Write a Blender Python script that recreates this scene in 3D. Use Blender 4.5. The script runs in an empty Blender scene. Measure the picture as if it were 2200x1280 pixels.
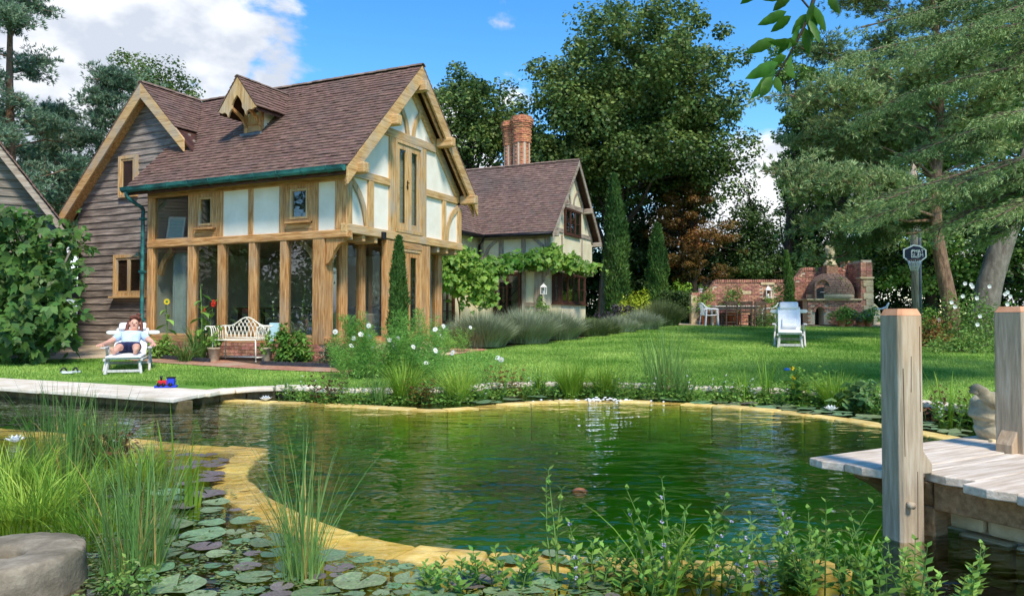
import bpy, bmesh, math, random
import numpy as np
from mathutils import Vector, Matrix, Euler, noise as mnoise

R = math.radians
scene = bpy.context.scene
col = scene.collection
rng = np.random.default_rng(7)
rnd = random.Random(11)

# ------------------------------------------------------------------ camera, sky, sun, exposure
cam_d = bpy.data.cameras.new('camera')
cam = bpy.data.objects.new('camera', cam_d)
col.objects.link(cam)
cam.location = (0, 0, 1.0)
PITCH = math.atan(40 / 1640)
cam.rotation_euler = (math.pi / 2 + PITCH, 0, 0)
cam_d.sensor_width = 36
cam_d.lens = 36 * 1640 / 2200
cam_d.clip_start = 0.05
cam_d.clip_end = 3000
scene.camera = cam

SUN_AZ = math.atan2(0.38, -0.92)       # towards the sun, clockwise from +Y
SUN_EL = R(52)
world = bpy.data.worlds.new('World')
scene.world = world
world.use_nodes = True
wn, wl = world.node_tree.nodes, world.node_tree.links
wn.clear()
def N(nodes, t, **kw):
    n = nodes.new(t)
    for k, v in kw.items():
        setattr(n, k, v)
    return n
sky = N(wn, 'ShaderNodeTexSky', sky_type='NISHITA', sun_disc=False)
sky.sun_elevation = SUN_EL
sky.sun_rotation = SUN_AZ
sky.altitude = 100
sky.air_density = 1.0
sky.dust_density = 0.05
sky.ozone_density = 1.6
def wmath(op, a, b=None, c=None, clamp=False):
    n = N(wn, 'ShaderNodeMath', operation=op, use_clamp=clamp)
    for i, v in enumerate((a, b, c)):
        if v is None: continue
        if isinstance(v, (int, float)): n.inputs[i].default_value = v
        else: wl.new(v, n.inputs[i])
    return n.outputs[0]
tc = N(wn, 'ShaderNodeTexCoord')
sep = N(wn, 'ShaderNodeSeparateXYZ')
wl.new(tc.outputs['Generated'], sep.inputs[0])
mp = N(wn, 'ShaderNodeMapping')
mp.inputs['Scale'].default_value = (1, 1, 1.7)
mp.inputs['Location'].default_value = (0.35, 0.1, 0.6)
wl.new(tc.outputs['Generated'], mp.inputs['Vector'])
cn = N(wn, 'ShaderNodeTexNoise')
cn.inputs['Scale'].default_value = 5.5
cn.inputs['Detail'].default_value = 9
cn.inputs['Roughness'].default_value = 0.56
cn.inputs['Distortion'].default_value = 0.25
wl.new(mp.outputs[0], cn.inputs['Vector'])
def pdir(px, py):
    x = (px - 1100) / 1640; z = -(py - 640) / 1640
    v = Vector((x, math.cos(PITCH) - z * math.sin(PITCH), math.sin(PITCH) + z * math.cos(PITCH)))
    return v.normalized()
def lobe(px, py, rad):
    d = N(wn, 'ShaderNodeVectorMath', operation='DISTANCE')
    wl.new(tc.outputs['Generated'], d.inputs[0])
    d.inputs[1].default_value = pdir(px, py)
    return wmath('SUBTRACT', 1.0, wmath('DIVIDE', d.outputs['Value'], rad), clamp=True)
lob = lobe(230, 130, .30)
for a in ((470, 130, .14), (90, 60, .22), (120, 250, .25), (1640, 430, .20), (960, 330, .16), (585, 180, .10), (380, 95, .13)):
    lob = wmath('MAXIMUM', lob, lobe(*a))
# cloud bank thickening towards the horizon all round
hor = wmath('SUBTRACT', 1.0, wmath('DIVIDE', wmath('ABSOLUTE', sep.outputs['Z']), 0.20), clamp=True)
dens = wmath('ADD', cn.outputs['Fac'], wmath('MULTIPLY', lob, 0.42))
dens = wmath('ADD', dens, wmath('MULTIPLY', hor, 0.24))
mr = N(wn, 'ShaderNodeMapRange', interpolation_type='SMOOTHSTEP')
mr.inputs['From Min'].default_value = 0.635
mr.inputs['From Max'].default_value = 0.735
wl.new(dens, mr.inputs['Value'])
# lit crowns and grey bases of the clouds
cn2 = N(wn, 'ShaderNodeTexNoise')
cn2.inputs['Scale'].default_value = 9
cn2.inputs['Detail'].default_value = 6
mp2 = N(wn, 'ShaderNodeMapping')
mp2.inputs['Location'].default_value = (2.1, 0.3, .47)
mp2.inputs['Scale'].default_value = (1, 1, 1.6)
wl.new(tc.outputs['Generated'], mp2.inputs['Vector'])
wl.new(mp2.outputs[0], cn2.inputs['Vector'])
cr = N(wn, 'ShaderNodeValToRGB')
cr.color_ramp.elements[0].position = 0.40
cr.color_ramp.elements[0].color = (2.7, 2.95, 3.4, 1)
cr.color_ramp.elements[1].position = 0.62
cr.color_ramp.elements[1].color = (5.1, 5.15, 5.2, 1)
wl.new(cn2.outputs['Fac'], cr.inputs['Fac'])
hs = N(wn, 'ShaderNodeHueSaturation')
hs.inputs['Saturation'].default_value = 1.38
hs.inputs['Value'].default_value = 0.98
wl.new(sky.outputs[0], hs.inputs['Color'])
mix = N(wn, 'ShaderNodeMixRGB')
wl.new(mr.outputs[0], mix.inputs['Fac'])
wl.new(hs.outputs[0], mix.inputs['Color1'])
wl.new(cr.outputs[0], mix.inputs['Color2'])
bg = N(wn, 'ShaderNodeBackground')
bg.inputs['Strength'].default_value = 0.15
wl.new(mix.outputs[0], bg.inputs['Color'])
wo = N(wn, 'ShaderNodeOutputWorld')
wl.new(bg.outputs[0], wo.inputs['Surface'])

sun_d = bpy.data.lights.new('sun', 'SUN')
sun_d.energy = 2.8
sun_d.angle = R(11.0)
sun_d.color = (1.0, 0.92, 0.80)
sun = bpy.data.objects.new('sun', sun_d)
col.objects.link(sun)
sd = Vector((math.sin(SUN_AZ) * math.cos(SUN_EL), math.cos(SUN_AZ) * math.cos(SUN_EL), math.sin(SUN_EL)))
sun.rotation_euler = sd.to_track_quat('Z', 'Y').to_euler()
sun.location = sd * 40
vs = scene.view_settings
vs.view_transform = 'Standard'
vs.look = 'None'
vs.gamma = 1.0
vs.use_curve_mapping = False
vs.exposure = 0.80

# ------------------------------------------------------------------ pixel -> place on the ground
def terr(y):
    return 0.04 * max(0.0, y - 12.5) if y < 42 else 0.04 * 29.5
def gp(px, py):
    """ground point under a photograph pixel (lawn level 0 near the pond, rising 4 % behind it)"""
    m = (py - 680) / 1640
    d = 1.5 / (m + .04)
    if d < 12.5: d = 1 / m
    return Vector(((px - 1100) / 1640 * d, d, terr(d)))
WZ = -0.13
def wp(px, py, z=WZ):
    """point on the water level under a pixel"""
    d = pdir(px, py); k = (z - 1.0) / d.z
    return Vector((0, 0, 1)) + d * k
def at(px, py, y):
    """point at depth y under a pixel"""
    d = pdir(px, py)
    return Vector((0, 0, 1)) + d * (y / d.y)

# ------------------------------------------------------------------ mesh helpers
class MB:
    def __init__(s): s.v = []; s.f = []; s.sm = []
    def add(s, vs, fs, smooth=False):
        o = len(s.v); s.v += [tuple(v) for v in vs]
        for f in fs: s.f.append([i + o for i in f]); s.sm.append(smooth)
        return s
    def box(s, x0, x1, y0, y1, z0, z1):
        return s.add([(x0,y0,z0),(x1,y0,z0),(x1,y1,z0),(x0,y1,z0),(x0,y0,z1),(x1,y0,z1),(x1,y1,z1),(x0,y1,z1)],
              [(0,3,2,1),(4,5,6,7),(0,1,5,4),(1,2,6,5),(2,3,7,6),(3,0,4,7)])
    def bar(s, p, q, w, h, up=(0,0,1), taper=1.0):
        """rectangular bar from p to q, w sideways, h along up"""
        p = Vector(p); q = Vector(q); d = (q - p).normalized(); u = Vector(up)
        sd_ = d.cross(u)
        if sd_.length < 1e-4: sd_ = d.cross(Vector((1,0,0)))
        sd_.normalize(); u = sd_.cross(d).normalized()
        vs_ = []
        for c, k in ((p, 1), (q, taper)):
            for a, b in ((-1,-1),(1,-1),(1,1),(-1,1)):
                vs_.append(c + sd_ * (a * w / 2 * k) + u * (b * h / 2 * k))
        return s.add(vs_, [(0,1,2,3),(7,6,5,4),(0,4,5,1),(1,5,6,2),(2,6,7,3),(3,7,4,0)])
    def prism(s, poly, vec):
        """closed polygon extruded along vec"""
        n = len(poly); vec = Vector(vec)
        a = [Vector(p) for p in poly]; b = [p + vec for p in a]
        nn = Vector((0,0,0))
        for i in range(n): nn += a[i].cross(a[(i+1) % n])
        fl = nn.dot(vec) > 0
        fs = [list(range(n))[::-1] if fl else list(range(n)), [n + i for i in (range(n) if fl else range(n-1,-1,-1))]]
        for i in range(n):
            j = (i + 1) % n
            fs.append((i, j, n + j, n + i) if fl else (j, i, n + i, n + j))
        return s.add(a + b, fs)
    def tube(s, pts, rad, n=8, cap=True, smooth=True):
        pts = [Vector(p) for p in pts]
        if isinstance(rad, (int, float)): rad = [rad] * len(pts)
        vs_ = []; ref = Vector((0.31, 0.17, 0.93))
        for i, p in enumerate(pts):
            d = (pts[min(i+1, len(pts)-1)] - pts[max(i-1, 0)])
            if d.length < 1e-9: d = Vector((0,0,1))
            d.normalize()
            a = d.cross(ref)
            if a.length < .05: a = d.cross(Vector((1,0,0)))
            a.normalize(); b = d.cross(a)
            for k in range(n):
                t = 2 * math.pi * k / n
                vs_.append(p + (a * math.cos(t) + b * math.sin(t)) * rad[i])
        fs = []
        for i in range(len(pts) - 1):
            for k in range(n):
                k2 = (k + 1) % n
                fs.append((i*n+k, (i+1)*n+k, (i+1)*n+k2, i*n+k2))
        if cap: fs += [list(range(n)), list(range((len(pts)-1)*n, len(pts)*n))[::-1]]
        return s.add(vs_, fs, smooth)
    def lathe(s, prof, n=16, c=(0,0,0), smooth=True):
        vs_ = []; c = Vector(c)
        for r, z in prof:
            for k in range(n):
                t = 2 * math.pi * k / n
                vs_.append(c + Vector((r * math.cos(t), r * math.sin(t), z)))
        fs = []
        m = len(prof)
        for i in range(m - 1):
            for k in range(n):
                k2 = (k + 1) % n
                fs.append((i*n+k, i*n+k2, (i+1)*n+k2, (i+1)*n+k))
        if prof[0][0] > 1e-6: fs.append(list(range(n))[::-1])
        if prof[-1][0] > 1e-6: fs.append(list(range((m-1)*n, m*n)))
        return s.add(vs_, fs, smooth)
    def ball(s, c, r, nu=12, nv=8):
        if isinstance(r, (int, float)): r = (r, r, r)
        o = len(s.v)
        s.lathe([(max(1e-7, math.sin(math.pi*i/nv)), -math.cos(math.pi*i/nv)) for i in range(nv+1)], nu)
        for i in range(o, len(s.v)):
            x, y, z = s.v[i]; s.v[i] = (c[0]+x*r[0], c[1]+y*r[1], c[2]+z*r[2])
        return s
    def mesh(s, name):
        me = bpy.data.meshes.new(name); me.from_pydata(s.v, [], s.f)
        me.polygons.foreach_set('use_smooth', s.sm); me.update(); return me
    def build(s, name, mat=None, parent=None, bevel=0, loc=None):
        me = s.mesh(name)
        if mat: me.materials.append(mat)
        return link(name, me, parent, bevel, loc)
def link(name, me, parent=None, bevel=0, loc=None):
    o = bpy.data.objects.new(name, me); col.objects.link(o)
    if parent is not None: o.parent = parent
    if loc is not None: o.location = loc
    if bevel:
        b = o.modifiers.new('bevel', 'BEVEL'); b.width = bevel; b.segments = 2; b.limit_method = 'ANGLE'; b.angle_limit = R(40)
    return o
def tag(o, label=None, cat=None, group=None, kind=None):
    if label: o['label'] = label
    if cat: o['category'] = cat
    if group: o['group'] = group
    if kind: o['kind'] = kind
    return o
def thing(name, label, cat, loc=(0,0,0), rz=0, group=None):
    o = bpy.data.objects.new(name, None); col.objects.link(o)
    o.location = loc; o.rotation_euler = (0, 0, rz); o.empty_display_size = .2
    return tag(o, label, cat, group)
def dup(root, loc, rz=None, label=None, scale=None):
    r = root.copy(); col.objects.link(r); r.location = loc
    if rz is not None: r.rotation_euler = (0, 0, rz)
    if scale: r.scale = (scale,) * 3
    if label: r['label'] = label
    for ch in root.children:
        c = ch.copy(); col.objects.link(c); c.parent = r
        for g in ch.children:
            d = g.copy(); col.objects.link(d); d.parent = c
    return r
def npmesh(name, V, F, mat, smooth=False):
    """big mesh from numpy arrays (all faces of equal size)"""
    V = np.asarray(V, dtype=np.float32); F = np.asarray(F, dtype=np.int32)
    me = bpy.data.meshes.new(name); k = F.shape[1]
    me.vertices.add(len(V)); me.vertices.foreach_set('co', V.ravel())
    me.loops.add(F.size); me.loops.foreach_set('vertex_index', F.ravel())
    me.polygons.add(len(F)); me.polygons.foreach_set('loop_start', np.arange(0, F.size, k, dtype=np.int32))
    me.polygons.foreach_set('loop_total', np.full(len(F), k, dtype=np.int32))
    if smooth: me.polygons.foreach_set('use_smooth', np.ones(len(F), dtype=bool))
    me.update(); me.validate(); me.materials.append(mat)
    return me
def unit(a):
    return a / np.maximum(1e-9, np.linalg.norm(a, axis=-1, keepdims=True))
def rsph(n, g=None):
    return unit((g or rng).normal(size=(n, 3)))
def leaves(P, D, Nn, L, Wd, fold=0.0):
    """diamond leaves: base P, direction D, normal Nn; returns verts, quads"""
    P = np.asarray(P); D = unit(D); S = unit(np.cross(D, Nn)); U = np.cross(S, D)
    L = np.broadcast_to(L, len(P))[:, None]; Wd = np.broadcast_to(Wd, len(P))[:, None]
    mid = P + D * L * .48
    V = np.stack([P, mid + S * Wd * .5 + U * Wd * fold, P + D * L, mid - S * Wd * .5 + U * Wd * fold], 1).reshape(-1, 3)
    F = np.arange(len(V)).reshape(-1, 4)
    return V, F
def blades(P, head, H, Wd, lean, nseg=4, g=None, droop=1.6):
    """grass blades as tapering strips that lean and droop; returns verts, quads"""
    g = g or rng; n = len(P); P = np.asarray(P)
    H = np.broadcast_to(H, n); Wd = np.broadcast_to(Wd, n); lean = np.broadcast_to(lean, n)
    hd = np.stack([np.cos(head), np.sin(head), np.zeros(n)], 1)
    tw = head + np.pi / 2 + g.normal(0, .5, n)
    sd_ = np.stack([np.cos(tw), np.sin(tw), np.zeros(n)], 1)
    rows = []
    for i in range(nseg + 1):
        t = i / nseg
        c = P + hd * (lean * H * t ** droop)[:, None]
        c[:, 2] += H * (t - .35 * lean * t ** 2.5)
        w = Wd * (1 - t ** 1.7) * .5 * (.75 + .25 * min(1, t * 4)) + Wd * .02
        rows.append(c - sd_ * w[:, None]); rows.append(c + sd_ * w[:, None])
    V = np.stack(rows, 1).reshape(-1, 3)
    k = 2 * (nseg + 1); base = np.arange(n)[:, None] * k
    F = np.concatenate([np.stack([base[:, 0] + 2*i, base[:, 0] + 2*i+1, base[:, 0] + 2*i+3, base[:, 0] + 2*i+2], 1) for i in range(nseg)])
    return V, F
def cat(*vf):
    V = []; F = []; o = 0
    for v, f in vf: V.append(v); F.append(f + o); o += len(v)
    return np.concatenate(V), np.concatenate(F)
def inpoly(x, y, poly):
    x = np.asarray(x); y = np.asarray(y); c = np.zeros(x.shape, bool); n = len(poly)
    for i in range(n):
        x1, y1 = poly[i][:2]; x2, y2 = poly[(i+1) % n][:2]
        if y1 == y2: continue
        m = ((y1 > y) != (y2 > y)) & (x < (x2 - x1) * (y - y1) / (y2 - y1) + x1)
        c ^= m
    return c
def polydist(x, y, poly, closed=True):
    d = np.full(np.shape(x), 1e9); n = len(poly)
    for i in range(n if closed else n - 1):
        ax, ay = poly[i][:2]; bx, by = poly[(i+1) % n][:2]
        dx, dy = bx-ax, by-ay; t = np.clip(((x-ax)*dx + (y-ay)*dy) / max(1e-9, dx*dx+dy*dy), 0, 1)
        d = np.minimum(d, np.hypot(x-ax-t*dx, y-ay-t*dy))
    return d
def smooth_line(pts, n=6):
    """Catmull-Rom through points"""
    P = [Vector(p) for p in pts]; out = []
    for i in range(len(P) - 1):
        p0 = P[max(0, i-1)]; p1 = P[i]; p2 = P[i+1]; p3 = P[min(len(P)-1, i+2)]
        for k in range(n):
            t = k / n
            out.append(.5 * ((2*p1) + (p2-p0)*t + (2*p0-5*p1+4*p2-p3)*t*t + (3*p1-p0-3*p2+p3)*t**3))
    out.append(P[-1]); return out

# ------------------------------------------------------------------ materials
def s(r, g, b):
    f = lambda c: (c/255/12.92) if c/255 <= .04045 else ((c/255+.055)/1.055)**2.4
    return (f(r), f(g), f(b), 1)
def mat(name, c1, c2=None, c3=None, scale=4, stretch=(1,1,1), rough=.7, bump=.15, bscale=None, var=0.0, spec=.3,
        detail=6, contrast=(.35,.65), stain=None, stain_scale=1.2, stain_amt=.5, metal=0, transl=0, huevar=0.0, coat=0, objvar=None, bdist=.02):
    m = bpy.data.materials.new(name); m.use_nodes = True
    nd, ln = m.node_tree.nodes, m.node_tree.links
    b = nd['Principled BSDF']; out = nd['Material Output']
    b.inputs['Roughness'].default_value = rough
    b.inputs['Specular IOR Level'].default_value = spec
    b.inputs['Metallic'].default_value = metal
    if coat: b.inputs['Coat Weight'].default_value = coat
    t = N(nd, 'ShaderNodeTexCoord'); mp = N(nd, 'ShaderNodeMapping')
    mp.inputs['Scale'].default_value = stretch
    oi = N(nd, 'ShaderNodeObjectInfo')
    off = N(nd, 'ShaderNodeVectorMath', operation='MULTIPLY_ADD')
    ln.new(oi.outputs['Random'], off.inputs[0]); off.inputs[1].default_value = (37, 53, 71)
    ln.new(t.outputs['Object'], off.inputs[2]); ln.new(off.outputs[0], mp.inputs['Vector'])
    no = N(nd, 'ShaderNodeTexNoise'); no.inputs['Scale'].default_value = scale; no.inputs['Detail'].default_value = detail
    no.inputs['Roughness'].default_value = .62
    ln.new(mp.outputs[0], no.inputs['Vector'])
    rp = N(nd, 'ShaderNodeValToRGB'); e = rp.color_ramp.elements
    e[0].position, e[1].position = contrast; e[0].color = c1; e[1].color = c2 or c1
    if c3: x = e.new((contrast[0]+contrast[1])/2); x.color = c3
    ln.new(no.outputs['Fac'], rp.inputs['Fac'])
    cur = rp.outputs[0]
    if stain:
        n2 = N(nd, 'ShaderNodeTexNoise'); n2.inputs['Scale'].default_value = stain_scale; n2.inputs['Detail'].default_value = 5
        ln.new(off.outputs[0], n2.inputs['Vector'])
        r2 = N(nd, 'ShaderNodeMapRange'); r2.inputs['From Min'].default_value = .48; r2.inputs['From Max'].default_value = .72; r2.inputs['To Max'].default_value = stain_amt
        ln.new(n2.outputs['Fac'], r2.inputs['Value'])
        mx = N(nd, 'ShaderNodeMixRGB'); ln.new(r2.outputs[0], mx.inputs['Fac']); ln.new(cur, mx.inputs['Color1']); mx.inputs['Color2'].default_value = stain
        cur = mx.outputs[0]
    if var or huevar:
        ge = N(nd, 'ShaderNodeNewGeometry')
        ad = N(nd, 'ShaderNodeMath', operation='ADD'); ln.new(ge.outputs['Random Per Island'], ad.inputs[0]); ln.new(oi.outputs['Random'], ad.inputs[1])
        fr_ = N(nd, 'ShaderNodeMath', operation='FRACT'); ln.new(ad.outputs[0], fr_.inputs[0])
        hsv = N(nd, 'ShaderNodeHueSaturation')
        mv = N(nd, 'ShaderNodeMapRange'); mv.inputs['To Min'].default_value = 1 - var; mv.inputs['To Max'].default_value = 1 + var
        ln.new(fr_.outputs[0], mv.inputs['Value']); ln.new(mv.outputs[0], hsv.inputs['Value'])
        m7 = N(nd, 'ShaderNodeMath', operation='MULTIPLY'); ln.new(fr_.outputs[0], m7.inputs[0]); m7.inputs[1].default_value = 7.31
        f7 = N(nd, 'ShaderNodeMath', operation='FRACT'); ln.new(m7.outputs[0], f7.inputs[0])
        mh = N(nd, 'ShaderNodeMapRange'); mh.inputs['To Min'].default_value = .5 - huevar; mh.inputs['To Max'].default_value = .5 + huevar
        ln.new(f7.outputs[0], mh.inputs['Value']); ln.new(mh.outputs[0], hsv.inputs['Hue'])
        ln.new(cur, hsv.inputs['Color']); cur = hsv.outputs[0]
    ln.new(cur, b.inputs['Base Color'])
    if bump:
        nb = no
        if bscale:
            nb = N(nd, 'ShaderNodeTexNoise'); nb.inputs['Scale'].default_value = bscale; nb.inputs['Detail'].default_value = 5
            ln.new(mp.outputs[0], nb.inputs['Vector'])
        bp = N(nd, 'ShaderNodeBump'); bp.inputs['Strength'].default_value = bump; bp.inputs['Distance'].default_value = bdist
        ln.new(nb.outputs['Fac'], bp.inputs['Height']); ln.new(bp.outputs[0], b.inputs['Normal'])
    if transl:
        tr = N(nd, 'ShaderNodeBsdfTranslucent'); ln.new(cur, tr.inputs['Color'])
        ms = N(nd, 'ShaderNodeMixShader'); ms.inputs[0].default_value = transl
        ln.new(b.outputs[0], ms.inputs[1]); ln.new(tr.outputs[0], ms.inputs[2]); ln.new(ms.outputs[0], out.inputs['Surface'])
    return m
def leafmat(name, c1, c2, var=.35, huevar=.02, rough=.5, transl=.3, spec=.35, scale=.6):
    return mat(name, c1, c2, scale=scale, rough=rough, bump=0, var=var, huevar=huevar, transl=transl, spec=spec, detail=3)

OAKC = dict(c1=s(152,102,56), c2=s(214,168,114), c3=s(190,140,86), rough=.65, bump=.25, stain=s(165,148,124), stain_scale=1.6, stain_amt=.5, var=.10)
oak = {a: mat('oak_' + a, scale=5, stretch=st, **OAKC) for a, st in dict(x=(.5,5,5), y=(5,.5,5), z=(5,5,.5)).items()}
OAKG = dict(c1=s(165,125,75), c2=s(214,180,130), c3=s(200,160,105), rough=.7, bump=.25, stain=s(172,165,150), stain_scale=1.4, stain_amt=.9, var=.08)
oakg = {a: mat('weathered_oak_' + a, scale=5, stretch=st, **OAKG) for a, st in dict(x=(.5,5,5), y=(5,.5,5), z=(5,5,.5)).items()}
GRYW = dict(c1=s(120,108,95), c2=s(185,172,155), c3=s(160,140,120), rough=.75, bump=.3, stain=s(205,198,185), stain_scale=1.5, stain_amt=.5, var=.08)
gryw = {a: mat('silvered_oak_' + a, scale=5, stretch=st, **GRYW) for a, st in dict(x=(.5,5,5), y=(5,.5,5), z=(5,5,.5)).items()}
render_white = mat('lime_render', s(234,225,204), s(243,236,220), scale=2.5, rough=.9, bump=.12, bscale=30, stain=s(208,198,178), stain_scale=1.5, stain_amt=.45)
render_cream = mat('cream_render', s(222,208,168), s(236,226,194), scale=2, rough=.9, bump=.12, bscale=25, stain=s(196,180,140), stain_scale=1.3, stain_amt=.5)
tile_m = mat('clay_tile', s(104,79,68), s(132,103,90), scale=9, rough=.8, bump=.3, var=.17, huevar=.008, stain=s(98,86,80), stain_scale=.8, stain_amt=.6)
tile_old = mat('old_clay_tile', s(104,82,72), s(132,106,94), scale=7, rough=.85, bump=.3, var=.17, huevar=.010, stain=s(92,84,80), stain_scale=.6, stain_amt=.6)
ridge_m = mat('ridge_tile', s(104,84,74), s(142,120,104), scale=4, rough=.85, bump=.3, var=.15)
clap_m = mat('elm_board', s(108,98,90), s(174,160,146), c3=s(138,126,116), scale=4, stretch=(.45,4,6), rough=.8, bump=.4, var=.16, stain=s(62,50,44), stain_scale=1.3, stain_amt=.6)
copper_m = mat('verdigris_copper', s(22,72,74), s(60,130,122), scale=3, stretch=(1,3,3), rough=.55, bump=.1, stain=s(40,40,36), stain_scale=1.8, stain_amt=.6)
black_m = mat('black_metal', s(22,22,24), s(38,38,40), scale=8, rough=.45, bump=.05)
darkwood = mat('dark_stained_wood', s(62,38,30), s(92,60,46), scale=6, rough=.6, bump=.15)
lead_m = mat('lead_sheet', s(92,96,102), s(128,132,138), scale=4, rough=.6, bump=.1)
iron_white = mat('cream_painted_iron', s(228,220,196), s(240,234,216), scale=14, rough=.45, bump=.05, stain=s(170,150,120), stain_scale=6, stain_amt=.25)
interior_m = mat('interior_plaster', s(206,200,186), s(216,210,196), rough=.9, bump=0)
interior_floor = mat('interior_floor', s(150,122,92), s(176,148,116), scale=3, rough=.6, bump=0)
mortar_m = mat('mortar', s(186,170,146), s(210,194,170), scale=20, rough=.95, bump=.3)
brick_m = mat('red_brick', s(152,102,84), s(196,146,122), c3=s(174,122,102), scale=14, rough=.9, bump=.4, var=.34, huevar=.018)
chim_m = mat('orange_brick', s(176,112,78), s(206,144,106), scale=14, rough=.9, bump=.4, var=.24, huevar=.012)
stone_m = mat('sandstone', s(190,168,126), s(222,204,164), scale=6, rough=.9, bump=.4, var=.12, stain=s(140,124,96), stain_scale=2, stain_amt=.5)
coping_m = mat('limestone_coping', s(216,200,172), s(238,226,206), scale=5, rough=.85, bump=.25, var=.08, stain=s(170,150,126), stain_scale=1.8, stain_amt=.45)
yellow_m = mat('algae_stained_stone', s(200,166,88), s(240,216,148), c3=s(222,192,114), scale=5, rough=.85, bump=.4, var=.14, stain=s(150,128,70), stain_scale=2.5, stain_amt=.6, bdist=.05)
terracotta = mat('terracotta', s(176,98,62), s(204,128,88), scale=10, rough=.85, bump=.15, stain=s(206,186,164), stain_scale=6, stain_amt=.4)
palepot = mat('pale_clay', s(170,150,122), s(202,184,156), scale=9, rough=.9, bump=.2, stain=s(130,120,92), stain_scale=5, stain_amt=.4)
plastic_w = mat('white_plastic', s(232,234,236), s(240,240,240), rough=.4, bump=0)
cushion_m = mat('white_canvas', s(226,226,224), s(240,240,238), scale=6, rough=.95, bump=.35, bscale=9, bdist=.03)
white_paint = mat('white_paint', s(226,224,214), s(238,236,228), scale=8, rough=.55, bump=.05)
teak_grey = mat('silver_teak', s(180,176,168), s(214,210,202), scale=8, stretch=(3,3,1), rough=.8, bump=.2, var=.06)
soil_m = mat('soil', s(58,44,34), s(92,74,56), scale=12, rough=.95, bump=.6)
gravel_m = mat('gravel', s(176,156,124), s(226,208,178), scale=45, rough=.95, bump=.8, contrast=(.3,.7), stain=s(150,130,100), stain_scale=1, stain_amt=.5)
bark_m = mat('bark', s(72,60,48), s(116,100,82), scale=5, stretch=(3,3,.6), rough=.95, bump=.8, bdist=.06)
bark_dark = mat('dark_bark', s(48,40,34), s(78,66,54), scale=5, stretch=(3,3,.6), rough=.95, bump=.8, bdist=.06)
bark_grey = mat('grey_bark', s(100,92,82), s(138,130,118), scale=4, stretch=(2,2,.8), rough=.95, bump=.6, bdist=.05)
bark_pine = mat('pine_bark', s(104,80,62), s(158,126,100), scale=6, stretch=(2,2,.7), rough=.95, bump=.9, bdist=.08)
def glass(name, tint=(.80,.84,.82,1), refl=.02, rough=.0, ior=1.5):
    m = bpy.data.materials.new(name); m.use_nodes = True; nd, ln = m.node_tree.nodes, m.node_tree.links
    nd.remove(nd['Principled BSDF']); out = nd['Material Output']
    gl = N(nd, 'ShaderNodeBsdfGlossy'); gl.inputs['Roughness'].default_value = rough; gl.inputs['Color'].default_value = (.95,.97,1,1)
    tr = N(nd, 'ShaderNodeBsdfTransparent'); tr.inputs['Color'].default_value = tint
    fr_ = N(nd, 'ShaderNodeFresnel'); fr_.inputs['IOR'].default_value = ior
    nz = N(nd, 'ShaderNodeTexNoise'); nz.inputs['Scale'].default_value = 1.3
    tcx = N(nd, 'ShaderNodeTexCoord'); ln.new(tcx.outputs['Object'], nz.inputs['Vector'])
    bp = N(nd, 'ShaderNodeBump'); bp.inputs['Strength'].default_value = .06; bp.inputs['Distance'].default_value = .05
    ln.new(nz.outputs['Fac'], bp.inputs['Height']); ln.new(bp.outputs[0], gl.inputs['Normal'])
    ad = N(nd, 'ShaderNodeMath', operation='ADD', use_clamp=True); ln.new(fr_.outputs[0], ad.inputs[0]); ad.inputs[1].default_value = refl
    ge = N(nd, 'ShaderNodeNewGeometry'); iv = N(nd, 'ShaderNodeMath', operation='SUBTRACT'); iv.inputs[0].default_value = 1.0; ln.new(ge.outputs['Backfacing'], iv.inputs[1])
    mu = N(nd, 'ShaderNodeMath', operation='MULTIPLY'); ln.new(ad.outputs[0], mu.inputs[0]); ln.new(iv.outputs[0], mu.inputs[1])   # the pane's inner face adds no second mirror
    ms = N(nd, 'ShaderNodeMixShader'); ln.new(mu.outputs[0], ms.inputs[0]); ln.new(tr.outputs[0], ms.inputs[1]); ln.new(gl.outputs[0], ms.inputs[2])
    ln.new(ms.outputs[0], out.inputs['Surface']); return m
glass_m = glass('window_glass', refl=.10)
# ================================================================== SETTING: ground, pond, paths
HA = -math.atan2(.43, .903)                       # heading of house, terrace and pool lane
HX = Vector((math.cos(HA), math.sin(HA), 0)); HG = Vector((-math.sin(HA), math.cos(HA), 0))
SLAB_A = Vector((-4.07, 9.2, 0))
far_cop = [gp(*p) for p in [(446,846),(480,840),(560,834),(640,833),(700,837),(780,839),(900,838),(1000,836),(1060,829),(1140,824),(1220,825),(1320,827),(1500,833),(1700,841),(1800,847),(1890,855),(2000,868),(2080,880)]]
far_cop = smooth_line(far_cop + [Vector((5.35,7.2,0)), Vector((5.1,6.2,0))], 4)
pond_poly = [SLAB_A - HX*8.5 , SLAB_A - HX*.02] + [Vector((p.x, p.y, 0)) for p in far_cop] + \
    [Vector(p + (0,)) for p in [(4.3,5.5),(3.3,4.9),(2.75,4.5),(2.42,4.0),(2.7,3.2),(2.95,2.3),(1,2.1),(-1,2.1),(-2.6,2.3),(-4.2,3),(-6,4.2),(-8.5,6),(-11,8)]]
far_wall = [wp(*p) for p in [(425,856),(560,862),(700,868),(850,877),(925,881)]]
far_wall2 = [wp(*p) for p in [(925,881),(1000,877),(1100,867),(1200,862),(1330,862),(1450,866),(1560,873),(1680,884),(1790,897),(1900,915),(2000,933),(2090,952)]]
right_arc = [Vector((4.2,5.9,WZ)), Vector((3.6,4.9,WZ)), Vector((2.75,4.25,WZ))]
near_wall = [wp(*p) for p in [(545,968),(515,985),(492,1010),(503,1040),(550,1076),(640,1117),(740,1150),(850,1175),(950,1188),(1100,1197),(1300,1203),(1500,1209),(1700,1212),(1800,1202)]]
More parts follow.
